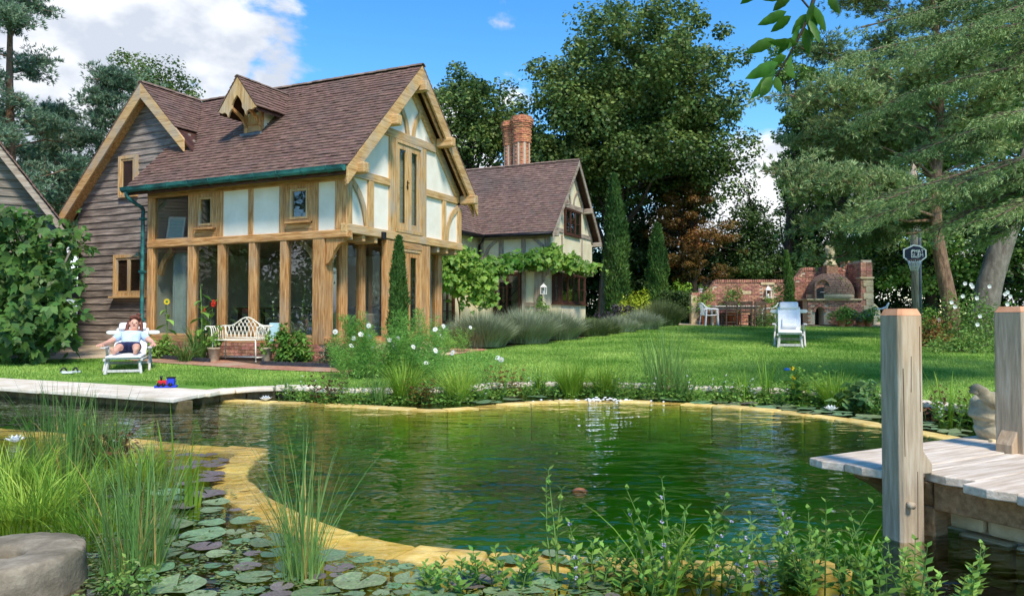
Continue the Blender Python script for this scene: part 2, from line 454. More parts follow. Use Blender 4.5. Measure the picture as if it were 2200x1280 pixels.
lane_wall = [wp(*p) for p in [(560,966),(400,955),(300,946),(200,937),(100,929),(0,921),(-150,909),(-400,893)]]
swim = far_wall + far_wall2[1:] + right_arc + near_wall[::-1] + lane_wall[1:] + [SLAB_A - HX*8, SLAB_A]

ax = np.unique(np.concatenate([np.linspace(-150,-14,18), np.arange(-14,8,.16), np.linspace(8,30,40), np.linspace(30,180,20)]))
ay = np.unique(np.concatenate([np.linspace(-60,0,8), np.arange(0,13.2,.16), np.linspace(13.2,45,50), np.linspace(45,400,24)]))
GX, GY = np.meshgrid(ax, ay)
GZ = np.where(GY < 42, .04*np.maximum(0, GY-12.5), .04*29.5)
ip = inpoly(GX, GY, pond_poly); dp = polydist(GX, GY, pond_poly)
isw = inpoly(GX, GY, swim); dsw = polydist(GX, GY, swim)
sdp = np.where(ip, -dp, dp); t_ = np.clip((.20-sdp)/.16, 0, 1)
depth = np.where(isw, -.5 - .45*np.clip((dsw-.05)/.3, 0, 1), -.34 - .16*np.clip(dp/.8,0,1))
nearp = sdp < .20
GZ = np.where(nearp, GZ*(1-t_) + depth*t_, GZ)
bank = (~nearp) & (GY < 4.6) & (GX < 2.6)
GZ = np.where(bank, -.02 - .05*np.sin(GX*3), GZ)
V = np.stack([GX, GY, GZ], -1).reshape(-1, 3)
nx, ny = len(ax), len(ay)
ii = (np.arange(ny-1)[:, None]*nx + np.arange(nx-1)[None, :]).ravel()
F = np.stack([ii, ii+1, ii+nx+1, ii+nx], 1)
ground_m = mat('turf', s(82,122,38), s(118,156,58), c3=s(98,138,46), scale=1.4, rough=.95, bump=.5, bscale=60, detail=8, stain=s(108,132,56), stain_scale=.25, stain_amt=.5)
mud_m = mat('pond_mud', s(70,58,34), s(110,92,52), scale=5, rough=.95, bump=.4, stain=s(40,56,20), stain_scale=2, stain_amt=.6)
liner_m = mat('pool_algae', s(134,156,50), s(164,180,74), scale=1.5, rough=.95, bump=.2, stain=s(70,74,20), stain_scale=.6, stain_amt=.5)
me = npmesh('ground', V, F, ground_m, smooth=True)
me.materials.append(mud_m); me.materials.append(liner_m)
fc = V[F].mean(1)
fip = (fc[:,2] < -.08); fsw = inpoly(fc[:,0], fc[:,1], swim)
me.polygons.foreach_set('material_index', np.where(fip, np.where(fsw, 2, 1), 0).astype(np.int32))
tag(link('ground', me), kind='structure')

# water: clear green-tinted surface with wind ripples and rings
wm = bpy.data.materials.new('pond_water'); wm.use_nodes = True
nd, ln = wm.node_tree.nodes, wm.node_tree.links
nd.remove(nd['Principled BSDF'])
gl = N(nd, 'ShaderNodeBsdfGlossy'); gl.inputs['Roughness'].default_value = .02; gl.inputs['Color'].default_value = (.96,.98,1,1)
tr = N(nd, 'ShaderNodeBsdfTransparent'); tr.inputs['Color'].default_value = (.95,.96,.9,1)
tcw = N(nd, 'ShaderNodeTexCoord')
def wnoise(scale, stretch, rot, detail=2):
    mp_ = N(nd, 'ShaderNodeMapping'); mp_.inputs['Scale'].default_value = stretch; mp_.inputs['Rotation'].default_value = (0,0,rot)
    ln.new(tcw.outputs['Object'], mp_.inputs['Vector'])
    n_ = N(nd, 'ShaderNodeTexNoise'); n_.inputs['Scale'].default_value = scale; n_.inputs['Detail'].default_value = detail; n_.inputs['Distortion'].default_value = .4
    ln.new(mp_.outputs[0], n_.inputs['Vector']); return n_.outputs['Fac']
def wm_(op, a, b):
    n_ = N(nd, 'ShaderNodeMath', operation=op)
    for i, v in enumerate((a, b)):
        if isinstance(v, (int, float)): n_.inputs[i].default_value = v
        else: ln.new(v, n_.inputs[i])
    return n_.outputs[0]
hgt = wm_('MULTIPLY', wnoise(4.2, (.5,1,1), .15), 1.0)
hgt = wm_('ADD', hgt, wm_('MULTIPLY', wnoise(11, (.55,1,1), -.25), .30))
hgt = wm_('ADD', hgt, wm_('MULTIPLY', wnoise(1.2, (.7,1,1), .4), 1.1))
for cx_, cy_, sc_, am_ in ((-.75, 4.75, 3.4, .05), (1.6, 10.6, 2.6, .08)):
    mp_ = N(nd, 'ShaderNodeMapping', vector_type='POINT'); mp_.inputs['Location'].default_value = (-cx_, -cy_, 0)
    ln.new(tcw.outputs['Object'], mp_.inputs['Vector'])
    wv = N(nd, 'ShaderNodeTexWave', wave_type='RINGS', rings_direction='Z'); wv.inputs['Scale'].default_value = sc_
    wv.inputs['Distortion'].default_value = 1.2; wv.inputs['Detail'].default_value = 1; wv.inputs['Detail Scale'].default_value = 1.5
    ln.new(mp_.outputs[0], wv.inputs['Vector'])
    lg = N(nd, 'ShaderNodeVectorMath', operation='LENGTH'); ln.new(mp_.outputs[0], lg.inputs[0])
    fd = N(nd, 'ShaderNodeMapRange'); fd.inputs['From Min'].default_value = .2; fd.inputs['From Max'].default_value = 2.6; fd.inputs['To Min'].default_value = am_; fd.inputs['To Max'].default_value = 0
    ln.new(lg.outputs['Value'], fd.inputs['Value'])
    hgt = wm_('ADD', hgt, wm_('MULTIPLY', wv.outputs['Fac'], fd.outputs[0]))
bp = N(nd, 'ShaderNodeBump'); bp.inputs['Strength'].default_value = 1.0; bp.inputs['Distance'].default_value = .030
ln.new(hgt, bp.inputs['Height'])
fr_ = N(nd, 'ShaderNodeFresnel'); fr_.inputs['IOR'].default_value = 1.34
ln.new(bp.outputs[0], fr_.inputs['Normal']); ln.new(bp.outputs[0], gl.inputs['Normal'])
ms = N(nd, 'ShaderNodeMixShader'); ln.new(fr_.outputs[0], ms.inputs[0]); ln.new(tr.outputs[0], ms.inputs[1]); ln.new(gl.outputs[0], ms.inputs[2])
ln.new(ms.outputs[0], nd['Material Output'].inputs['Surface'])
WATER_BUMP = bp
mb = MB(); mb.add([(p.x, p.y, WZ) for p in [Vector((-14,1.4,0)), Vector((6.4,1.4,0)), Vector((6.4,12.3,0)), Vector((-14,14.4,0))]], [(0,1,2,3)])
# keep the sheet inside the banks
tag(mb.build('pond_water', wm), kind='structure')
va = bpy.data.materials.new('pond_murk'); va.use_nodes = True
nd2, ln2 = va.node_tree.nodes, va.node_tree.links; nd2.remove(nd2['Principled BSDF'])
ab = N(nd2, 'ShaderNodeVolumeAbsorption'); ab.inputs['Color'].default_value = (.55,.79,.08,1); ab.inputs['Density'].default_value = 2.0
ln2.new(ab.outputs[0], nd2['Material Output'].inputs['Volume'])
tag(MB().box(-13.9,6.3,1.5,12.2,-1.7,WZ-.004).build('pond_water_body', va), kind='structure')

# ------------------------------------------------------------------ stone edgings
def block_strip(root, name, line, width, z0, z1, length, m, jit=.012, gap=.008, side=0.0, bev=.015):
    """blocks along a polyline; side shifts to the left of travel"""
    L = [Vector((p.x, p.y, 0)) for p in line]
    cum = [0]
    for i in range(len(L)-1): cum.append(cum[-1] + (L[i+1]-L[i]).length)
    def pt(d):
        d = max(0, min(cum[-1], d))
        for i in range(len(L)-1):
            if d <= cum[i+1] + 1e-9:
                return L[i].lerp(L[i+1], (d-cum[i])/max(1e-9, cum[i+1]-cum[i]))
        return L[-1]
    def nrm(d):
        t = (pt(d+.12) - pt(d-.12)).normalized(); return Vector((-t.y, t.x, 0))
    n = max(1, round(cum[-1]/length)); k = 0
    for i in range(n):
        a = cum[-1]*i/n + gap; b = cum[-1]*(i+1)/n - gap
        w0 = width*(1+rnd.uniform(-.08,.08)); dz = rnd.uniform(-jit, jit); vs_ = []
        st = [a, (a+b)/2, b]
        for d in st:
            c = pt(d); q = nrm(d)
            o0 = side*width - w0/2; o1 = side*width + w0/2
            for o_, z in ((o0,z0),(o1,z0),(o1,z1+dz),(o0,z1+dz)):
                vs_.append(c + q*(o_+rnd.uniform(-jit,jit)*.6) + Vector((0,0,z)))
        fs = [(0,1,2,3),(11,10,9,8)]
        for j in (0,4):
            for e in range(4):
                e2 = (e+1)%4; fs.append((j+e, j+4+e, j+4+e2, j+e2))
        b_ = MB().add(vs_, fs); b_.build(name, m, root, bevel=bev)
cop = thing('pond_coping', 'pale limestone coping stones curving round the far edge of the pond', 'coping', (0,0,0))
block_strip(cop, 'coping_stone', far_cop, .28, -.04, .022, .55, coping_m, jit=.007, side=.35)
block_strip(cop, 'footing_stone', far_cop, .16, -.6, -.041, .38, mat('shade_toned_footing', s(74,66,46), s(112,100,72), scale=7, rough=.95, bump=.4, var=.2), jit=.01, side=.85)  # footing colour darkened to paint the shade under the coping overhang
for nm, ln_, lb in (('pool_wall', far_wall+far_wall2[1:], 'straw yellow submerged pool wall on the house side of the pond'),
                    ('pool_wall', near_wall, 'curving yellow submerged pool wall on the lily pad side'),
                    ('pool_wall', lane_wall, 'straight yellow submerged wall along the narrow swimming lane')):
    r_ = thing(nm, lb, 'pool wall', (0,0,0), group='submerged pool walls')
    block_strip(r_, 'wall_stone', smooth_line(ln_, 3) if 'curving' in lb else ln_, .25, -1.3, WZ+.006 if 'house side' in lb else WZ-.012, .42, yellow_m, jit=.008, gap=.0008 if 'house side' in lb else .006, side=0 , bev=.02)
# terrace slabs by the pool lane (same heading as the house)
recess_shade_m = mat('recess_shade_stone', s(70,62,40), s(112,98,66), scale=7, rough=.95, bump=.4, var=.2)  # dark stone colour paints the shade in the recess below the slabs
ter = thing('pool_terrace', 'pale stone slab terrace between the lawn and the swimming lane', 'terrace', SLAB_A, HA)
x = 0
for i in range(6):
    w = (1.35, 1.2, 1.5, 1.3, 1.4, 1.5)[i]
    x1 = x - w
    for j, (y0, y1) in enumerate(((0,.5),(.5,1.02))):
        sk = .28 if i == 0 else 0
        b = MB().prism([(x - sk*y0/1.0 - .004, y0+.004*j, -.005+rnd.uniform(-.003,.003)), (x - sk*y1 - .004, y1, 0), (x1+.004, y1, 0), (x1+.004, y0+.004*j, 0)], (0,0,.045)); b.v = [(q[0],q[1],q[2]-.03) for q in b.v]
        b.build('paving_slab', coping_m, ter, bevel=.006)
    x = x1
for i in range(18):
    MB().box(-i*.45-.445, -i*.45-.005, .10, .3, -.45, -.034).build('edge_brick', recess_shade_m, ter, bevel=.01)

# paths and gravel as thin sheets on the sloping ground
def sheet(name, pxs, m, dz, label=None):
    P = [gp(*p) for p in pxs]
    bm = bmesh.new(); f = bm.faces.new([bm.verts.new(p + Vector((0,0,dz))) for p in P])
    if f.normal.z < 0: f.normal_flip()
    bmesh.ops.triangulate(bm, faces=bm.faces[:]); me = bpy.data.meshes.new(name); bm.to_mesh(me); me.materials.append(m)
    return tag(link(name, me), kind='structure')
path_m = mat('brick_path', s(150,100,76), s(190,142,112), scale=14, rough=.95, bump=.4, stain=s(176,160,136), stain_scale=1.5, stain_amt=.7)
gravel_px = [(-160,770),(60,773),(235,769),(330,771),(345,748),(250,742),(165,742),(80,750),(-160,752)]
path_px = [(235,769.5),(330,779),(440,786),(560,794),(745,801),(800,788),(900,773),(960,764),(1050,752),(1010,745),(905,752),(800,768),(745,781),(640,778),(430,768),(335,766)]
bed_px = [(330,770),(440,779),(452,770),(560,784),(745,791),(790,776),(700,764),(600,766),(500,766),(420,764),(330,760)]
sheet('gravel_path', gravel_px, gravel_m, .008)
sheet('brick_path', path_px, path_m, .012)
sheet('flower_bed', bed_px, soil_m, .018)
sheet('terrace_paving', [(1440,697.5),(1560,700),(1900,701),(1960,697),(1960,692),(1440,691)], mat('paving', s(170,150,126), s(200,180,154), scale=8, rough=.95, bump=.3), .008)
lav_px = [(985,752),(1050,747),(1200,732),(1340,714),(1450,698),(1450,693),(1330,696),(1180,702),(1060,712),(985,722)]
sheet('lavender_bed', lav_px, soil_m, .010)

# lawn grass
lawn_px = [(-500,776),(0,773),(110,774),(235,771),(330,781),(440,788),(560,796),(745,803),(800,790),(900,775),(960,766),(1050,754),(1100,745),(1200,733),(1330,716),(1440,701),(1500,700),(1700,702),(1800,703),(1885,704),(1960,730),(2050,752),(2200,760),(2700,790),(2700,900),(2080,876),(2000,864),(1890,851),(1800,843),(1700,837),(1500,829),(1320,823),(1220,821),(1140,820),(1060,825),(1000,832),(900,834),(780,835),(700,833),(640,829),(560,830),(480,836),(440,828),(0,812),(-500,795)]
lawn_poly = [gp(*p) for p in lawn_px]
lp = np.array([[p.x, p.y] for p in lawn_poly])
n = 900000
gx = rng.uniform(-14, 20, n); gy = 9 + 21.5*rng.random(n)**1.5
k = inpoly(gx, gy, lawn_poly) & (np.abs(gx) < gy*.72+.5)
gx, gy = gx[k], gy[k]
gx, gy = gx[:330000], gy[:330000]
n = len(gx); gz = .04*np.maximum(0, gy-12.5)
hd = rng.uniform(0, 2*np.pi, n); hh = rng.uniform(.016, .04, n)*(1+.02*gy); ww = .0045+.00075*gy
P = np.stack([gx, gy, gz-.003], 1)
S_ = np.stack([np.cos(hd), np.sin(hd), 0*hd], 1)*ww[:, None]*.5
T_ = P + np.stack([rng.normal(0,.5,n)*hh, rng.normal(0,.5,n)*hh, hh], 1)
V = np.stack([P-S_, P+S_, T_], 1).reshape(-1,3); F = np.arange(len(V)).reshape(-1,3)
grass_m = leafmat('grass', s(94,140,42), s(168,196,92), var=.25, huevar=.012, transl=.25, rough=.6, scale=.5)
tag(link('lawn_grass', npmesh('lawn_grass', V, F, grass_m)), 'short mown green lawn grass between pond and house', 'grass', kind='stuff')
# ================================================================== MAIN HOUSE (local x right along facade, y inwards, z up)
def bm_axis(x0,x1,y0,y1,z0,z1):
    d = (abs(x1-x0), abs(y1-y0), abs(z1-z0)); return 'xyz'[d.index(max(d))]
def beam(root, name, mats, x0,x1,y0,y1,z0,z1, bevel=.008):
    a = bm_axis(x0,x1,y0,y1,z0,z1)
    return MB().box(x0,x1,y0,y1,z0,z1).build(name, mats[a] if isinstance(mats, dict) else mats, root, bevel=bevel)
def roof_tiles(root, rootmat, O, U, Vv, spans, gauge, tw, m, nobj, seed=1, ridge_m=None):
    """courses of tiles: O eave origin, U along the eave, Vv up the slope; spans(k) -> list of (u0,u1) of course k"""
    r = random.Random(seed); O = Vector(O); U = Vector(U).normalized(); Vv = Vector(Vv).normalized(); Nn = U.cross(Vv).normalized()
    if Nn.z < 0: Nn = -Nn
    g = gauge; tl = g*1.5
    base = [(0,0,.014),(tw-.004,0,.014),(tw-.004,tl,.0),(0,tl,.0),(0,0,.040),(tw-.004,0,.040),(tw-.004,tl,.014),(0,tl,.014)]
    fs = [(0,3,2,1),(4,5,6,7),(0,1,5,4),(1,2,6,5),(2,3,7,6),(3,0,4,7)]
    items = []
    k = 0
    while True:
        sp = spans(k)
        if sp is None: break
        for u0, u1 in sp:
            u = u0 - (tw/2 if k % 2 else 0)
            while u < u1 - .01:
                a = max(u, u0); b = min(u+tw, u1)
                if b - a > .04: items.append((a, b-a, k))
                u += tw
        k += 1
    def M4(a, w, k):
        rot = r.uniform(-.012,.012); lift = max(0, r.gauss(.0025,.004)); tl_ = r.uniform(-.02,.03)
        Mx = Matrix((U, Vv, Nn)).transposed().to_4x4(); Mx.translation = O + U*a + Vv*(k*g) + Nn*lift
        return Mx @ Matrix.Rotation(rot,4,'Z') @ Matrix.Rotation(-tl_*.4,4,'X') @ Matrix.Diagonal((w/tw,1,1,1))
    cw = Vector((0,0,1))
    items.sort(key=lambda it: ((rootmat @ (O + U*it[0] + Vv*(it[2]*g))) - cw).length + (5 if it[1] < tw*.9 else 0))
    me = MB().add(base, fs).mesh('roof_tile'); me.materials.append(m)
    for it in items[:nobj]:
        o = link('roof_tile', me, root); o.matrix_basis = M4(*it)
    rest = MB()
    for it in items[nobj:]:
        Mx = M4(*it); rest.add([Mx @ Vector(v) for v in base], fs)
    if rest.v: tag(rest.build('roof_tile_field', m, root), kind='stuff')
def ridge_line(root, p, q, m, step=.3, r=.09):
    p = Vector(p); q = Vector(q); n = max(1, int((q-p).length/step)); d = (q-p)/n; t = d.normalized(); sd_ = t.cross(Vector((0,0,1))).normalized()
    vs_ = []; K = 7
    for e in (.0, 1.03):
        for rr in (r, r-.016):
            for i in range(K):
                a = math.pi*(.08+.84*i/(K-1)); vs_.append(d*e + sd_*(math.cos(a)*rr*1.15) + Vector((0,0,math.sin(a)*rr-.05 + (.008 if e else 0))))
    fs = []
    for i in range(K-1):
        fs += [(i,i+1,2*K+i+1,2*K+i),(K+i+1,K+i,3*K+i,3*K+i+1),(i+1,i,K+i,K+i+1),(2*K+i,2*K+i+1,3*K+i+1,3*K+i)]
    me = MB().add(vs_, fs).mesh('ridge_tile'); me.materials.append(m)
    for i in range(n):
        o = link('ridge_tile', me, root, loc=p + d*i + Vector((0,0,rnd.uniform(0,.006))))
def pane(root, x0,x1,y0,y1,z0,z1):
    return MB().box(x0,x1,y0,y1,z0,z1).build('glass_pane', glass_m, root)
def curve_brace(root, name, m, pts, w, ext):
    """flat curved timber: centre line pts, width w in the wall plane, thickness vector ext"""
    P = smooth_line(pts, 5); e = Vector(ext); A = []; B_ = []
    for i, p in enumerate(P):
        t = (P[min(i+1,len(P)-1)] - P[max(0,i-1)]).normalized(); q = t.cross(e.normalized())
        A.append(p + q*w/2); B_.append(p - q*w/2)
    mb = MB()
    n = len(P); vs_ = A + B_ + [p+e for p in A] + [p+e for p in B_]; fs = [(0,n,3*n,2*n),(n-1,3*n-1,4*n-1,2*n-1)]
    for i in range(n-1):
        fs += [(i,i+1,n+i+1,n+i),(2*n+i+1,2*n+i,3*n+i,3*n+i+1),(i+1,i,2*n+i,2*n+i+1),(n+i,n+i+1,3*n+i+1,3*n+i)]
    o = mb.add(vs_, fs).build(name, m, root)
    bmx = bmesh.new(); bmx.from_mesh(o.data); bmesh.ops.recalc_face_normals(bmx, faces=bmx.faces[:]); bmx.to_mesh(o.data)
    return o

HC = Vector((-3.25, 15.0, 0))
house = thing('oak_framed_house', 'oak framed house with tiled roof, white render panels and tall glazed ground floor', 'house', HC, HA)
HM = Matrix.Translation(HC) @ Matrix.Rotation(HA, 4, 'Z')
RZ, TP, MID = 6.60, 1.02, 2.29
h = house
# shell and rooms
MB().box(-5.6,-.56,.02,4.6,.02,.45).build('foundation', mortar_m, h)
MB().box(-5.58,-.62,.2,4.3,.452,.47).build('floor', interior_floor, h)
MB().box(-5.62,-.72,4.3,4.58,.2,2.66).build('rear_wall', interior_m, h); MB().box(-5.62,-.14,4.3,4.6,2.67,3.9).build('rear_wall', interior_m, h)
MB().box(-5.64,-5.58,.16,4.3,.45,3.9).build('end_wall', interior_m, h)
MB().box(-5.58,-.5,.2,4.3,2.585,2.66).build('upper_floor', interior_floor, h)
MB().box(-5.58,-.12,.16,4.3,3.88,3.9).build('ceiling', interior_m, h)
# ground-floor front: sill, posts, panes
beam(h,'sill_beam',oak,-5.63,-.5,0,.18,.45,.585)
posts = [(-5.63,-5.46),(-4.345,-4.165),(-3.45,-3.28),(-2.555,-2.385),(-1.70,-1.535)]
for i,(a,b) in enumerate(posts):
    beam(h,'post',oak,a,b,-.012,.13,.585,3.70 if i < 2 else 2.56)
beam(h,'corner_post',oak,-.845,-.555,-.014,.28,.44,2.57)
edges = posts + [(-.845,-.555)]
for i in range(5):
    pane(h, edges[i][1], edges[i+1][0], .07,.082,.585,2.56)
    beam(h,'glazing_bead',oakg,edges[i][1],edges[i+1][0],.03,.068,.586,.625,bevel=.003)
beam(h,'bressumer',oak,-5.63,.02,-.03,.16,2.56,2.725,bevel=.02)
# curved braces behind the glass and bracket under the jetty
curve_brace(h,'brace',oak['z'],[(-5.40,.13,1.95),(-5.28,.13,2.25),(-5.0,.13,2.54)],.13,(0,.08,0))
curve_brace(h,'brace',oak['z'],[(-.9,.13,2.0),(-1.0,.13,2.3),(-1.3,.13,2.55)],.13,(0,.08,0))
MB().prism([(-.545,.02,2.56),(-.08,.02,2.56),(-.12,.02,2.47),(-.24,.02,2.42),(-.34,.02,2.30),(-.40,.02,2.16),(-.47,.02,2.07),(-.545,.02,2.04)],(0,.11,0)).build('bracket',oak['z'],h,bevel=.01)
# upper front
up = [(-3.51,-3.32),(-2.585,-2.465),(-1.73,-1.58),(-.86,-.73),(-.29,0.0)]
for a,b in up: beam(h,'post',oak,a,b,-.012 if b<0 else -.016,.16,2.725,3.70)
beam(h,'wall_plate',oak,-5.63,.01,-.02,.17,3.70,3.85)
for a,b in ((-3.32,-2.585),(-2.465,-1.73),(-.73,-.29)):
    MB().box(a,b,.025,.14,2.725,3.70).build('render_panel',render_white,h)
pane(h,-5.46,-4.345,.07,.082,2.725,3.70)
beam(h,'glazing_bead',oakg,-5.44,-4.36,.05,.088,2.726,2.765,bevel=.003)
for x0,x1,gx0,gx1 in ((-4.14,-3.51,-4.02,-3.62),(-1.58,-.86,-1.44,-.98)):
    if x0 < -4:
        beam(h,'post',oak,-4.36,-4.14,.0,.17,2.73,3.69)
    w = MB().box(x0+.003,x1-.003,-.004,.12,2.93,2.98).box(x0+.003,x1-.003,-.004,.12,3.61,3.697).box(x0+.003,gx0,-.004,.12,2.98,3.61).box(gx1,x1-.003,-.004,.12,2.98,3.61)
    wo_ = w.build('window',oak['z'],h,bevel=.004)
    sf = MB().box(gx0,gx0+.045,-.02,.06,2.985,3.605).box(gx1-.045,gx1,-.02,.06,2.985,3.605).box(gx0+.045,gx1-.045,-.02,.06,3.56,3.605).box(gx0+.045,gx1-.045,-.02,.06,2.985,3.035)
    sf.build('sash',oakg['z'],wo_,bevel=.003)
    MB().box(gx0+.04,gx1-.04,.02,.03,3.03,3.57).build('glass_pane',glass_m,wo_)
    MB().box(gx0-.08,gx1+.08,-.09,.0,2.895,2.93).build('sill',oak['x'],wo_,bevel=.005)
    MB().box(x0+.003,x1-.003,.01,.14,2.726,2.893).build('spandrel',oak['x'],h,bevel=.004)
# roof deck slabs
def slope_slab(root, name, x0,x1,y0,y1,m,th=.05, off=.01):
    """main-house roof board, from the eave y0 to y1"""
    z = lambda y: RZ - TP*abs(MID-y) - off
    return MB().add([(x0,y0,z(y0)-th),(x1,y0,z(y0)-th),(x1,y1,z(y1)-th),(x0,y1,z(y1)-th),(x0,y0,z(y0)),(x1,y0,z(y0)),(x1,y1,z(y1)),(x0,y1,z(y1))],
        [(0,3,2,1),(4,5,6,7),(0,1,5,4),(1,2,6,5),(2,3,7,6),(3,0,4,7)]).build(name,m,root)
slope_slab(h,'roof_boarding',-5.9,.27,-.33,MID,darkwood)
slope_slab(h,'roof_boarding',-6.6,.27,MID,4.92,darkwood)
WAX = -6.48                                        # ridge of the boarded wing
sl = math.hypot(1, TP); slope_len = (MID+.36)*sl; g_ = .112; NC = int(slope_len/g_)
def main_span(k):
    if k >= NC: return None
    y = -.36 + (k+.6)*g_/sl
    left = -5.92 if y < .76 else -4.19 - y
    return [(0, .30 - left)]
roof_tiles(h, HM, (.30,-.36,RZ-TP*(MID+.36)), (-1,0,0), (0,1,TP), main_span, g_, .172, tile_m, 300, 3)
def back_span(k):
    return None if k >= NC else [(0, 1.6)]
roof_tiles(h, HM, (.30,2*MID+.36,RZ-TP*(MID+.36)), (-1,0,0), (0,-1,TP), back_span, g_, .172, tile_m, 0, 4)
ridge_line(h,(.32,MID,RZ+.02),(-6.45,MID,RZ+.02),ridge_m)
# wing roof (right slope to the valley, left slope)
def wing_r(k):
    # courses counted up from below: slope distance from the lowest point
    if k >= 15: return None
    x = WAX + (15-k-.4)*g_/sl
    y1 = MID - (x - WAX)
    return [(0, y1 - .43)] if y1 > .5 else []
roof_tiles(h, HM, (WAX+15*g_/sl,.43,RZ-TP*15*g_/sl), (0,1,0), (-1,0,TP), wing_r, g_, .172, tile_m, 0, 5)
NL = int(2.95*sl/g_)
roof_tiles(h, HM, (WAX-NL*g_/sl,.43,RZ-TP*NL*g_/sl), (0,1,0), (1,0,TP), lambda k: None if k >= NL else [(0, 1.4)], g_, .172, tile_m, 0, 6)
MB().prism([(WAX,.47,RZ-.03),(WAX-2.95,.47,RZ-TP*2.95-.03),(WAX-2.95,.47,RZ-TP*2.95-.08),(WAX,.47,RZ-.09),(-4.75,.47,RZ-TP*(-4.75-WAX)-.09),(-4.75,.47,RZ-TP*(-4.75-WAX)-.03)],(0,1.75,0)).build('roof_boarding',darkwood,h)
ridge_line(h,(WAX,.42,RZ+.02),(WAX,MID,RZ+.02),ridge_m)
# gutter and downpipe
gut = MB()
K = 7; pr = [(-.075*math.cos(math.pi*i/(K-1)), -.085*math.sin(math.pi*i/(K-1))) for i in range(K)]
pr = [(-.085,.03)] + pr + [(.085,.03)]
gut.prism([(-5.93, -.43+a, 3.87+b) for a,b in pr],(6.18,0,0))
go = gut.build('gutter',copper_m,h)
for xx in np.arange(-5.7,.2,.62): MB().tube([(xx,-.33,3.92),(xx,-.515,3.90),(xx,-.52,3.85),(xx,-.43,3.775),(xx,-.34,3.80)],.011,6).build('gutter_bracket',copper_m,go)
MB().tube(smooth_line([(-5.80,-.43,3.82),(-5.78,-.43,3.70),(-5.72,-.30,3.58),(-5.70,-.085,3.46),(-5.70,-.075,3.30)],5)+[Vector((-5.70,-.075,.35)),Vector((-5.70,-.14,.24))],.042,10).build('downpipe',copper_m,h)
for zz in (3.2,2.0,.9): MB().box(-5.76,-5.64,-.13,-.02,zz,zz+.05).build('pipe_clip',copper_m,h)
MB().box(-5.9,.25,-.34,-.31,3.74,3.90).build('fascia',darkwood,h)
MB().box(-5.62,.0,-.31,-.0,3.80,3.82).build('soffit',darkwood,h)
# gable: barge boards, rafters, purlin ends
def zroof(y): return RZ - TP*abs(MID-y)
def raked(root, name, m, ya, yb, x0, x1, top, dep, foot=False):
    """board under the gable roof line between y=ya and y=yb"""
    n = [(x0,ya,zroof(ya)-top),(x0,yb,zroof(yb)-top),(x0,yb,zroof(yb)-top-dep),(x0,ya,zroof(ya)-top-dep)]
    return MB().prism(n,(x1-x0,0,0)).build(name,m,root,bevel=.006)
for sgn in (0,1):
    f = (lambda y: y) if not sgn else (lambda y: 2*MID-y)
    raked(h,'barge_board',oakg['y'],f(-.36),f(MID),.25,.30,.0,.36)
    raked(h,'inner_barge',oak['y'],f(-.30),f(MID),.17,.205,.09,.34)
    raked(h,'outrigger',darkwood,f(-.20),f(MID),.0,.05,.02,.16)
    raked(h,'principal_rafter',oakg['y'],f(.10),f(MID),-.13,.012,.28,.26)
    for y,z in ((1.16,0),(.02,.04)):
        zc = zroof(y)-.34-z
        MB().box(.013,.46,f(y)-.09,f(y)+.09,zc-.11,zc+.11).build('purlin_end',oakg['x'],h,bevel=.03)
MB().box(-.1,.44,MID-.08,MID+.08,RZ-.58,RZ-.36).build('ridge_beam',oakg['x'],h,bevel=.02)
# gable infill panels (between the timbers)
def gpanel(poly): MB().prism([(-.05,a,b) for a,b in poly],(-.06,0,0)).build('render_panel',render_white,h)
gpanel([(.17,2.84),(.72,2.84),(.72,3.80),(.17,3.80)]); gpanel([(.90,2.84),(1.48,2.84),(1.48,3.80),(.90,3.80)])
gpanel([(.2,3.96),(1.48,3.96),(1.48,5.2),(1.3,5.2)]); gpanel([(2.95,3.96),(4.38,3.96),(3.28,5.2),(2.95,5.2)])
gpanel([(2.95,2.84),(3.71,2.84),(3.71,3.80),(2.95,3.80)]); gpanel([(3.86,2.84),(4.45,2.84),(4.45,3.80),(3.86,3.80)])
gpanel([(1.2,5.05),(3.4,5.05),(MID,6.15)])
MB().prism([(-.13,.0,2.7),(-.13,4.6,2.7),(-.13,4.6,3.75),(-.13,MID,6.15),(-.13,0,3.75)],(-.02,0,0)).build('gable_lining',interior_m,h)
for a,b,z0,z1 in ((0,.17,2.84,3.72),(4.45,4.61,2.84,3.72),(.72,.90,2.84,3.80),(3.71,3.86,2.84,3.80),(1.48,1.66,2.84,4.88),(2.75,2.95,2.84,4.88)):
    beam(h,'stud',oakg,-.12,-.0 if b>.2 else .002,a,b,z0,z1)
beam(h,'rail',oakg,-.12,.006,.17,1.48,3.80,3.96); beam(h,'rail',oakg,-.12,.006,2.95,4.4,3.80,3.96)
beam(h,'collar',oakg,-.12,.010,1.22,3.36,4.88,5.06)
beam(h,'jetty_beam',oakg,-.14,.02,-.034,4.64,2.66,2.84,bevel=.015)
curve_brace(h,'brace',oakg['z'],[(-.02,.10,3.78),(-.02,.40,3.50),(-.02,.58,3.18),(-.02,.66,2.84)],.13,(.018,0,0))
curve_brace(h,'brace',oakg['z'],[(-.02,4.45,3.72),(-.02,4.15,3.5),(-.02,3.97,3.2),(-.02,3.90,2.84)],.13,(.018,0,0))
curve_brace(h,'brace',oakg['z'],[(-.02,2.18,5.05),(-.02,2.10,5.35),(-.02,1.86,5.68)],.12,(.018,0,0))
curve_brace(h,'brace',oakg['z'],[(-.02,2.40,5.05),(-.02,2.48,5.35),(-.02,2.72,5.68)],.12,(.018,0,0))
for i in range(11):
    y = .18+i*.42
    if 1.3 < y < 3.1: continue
    MB().box(-.56,-.03,y-.05,y+.05,2.53,2.658).build('joist_end',oakg['x'],h,bevel=.015)
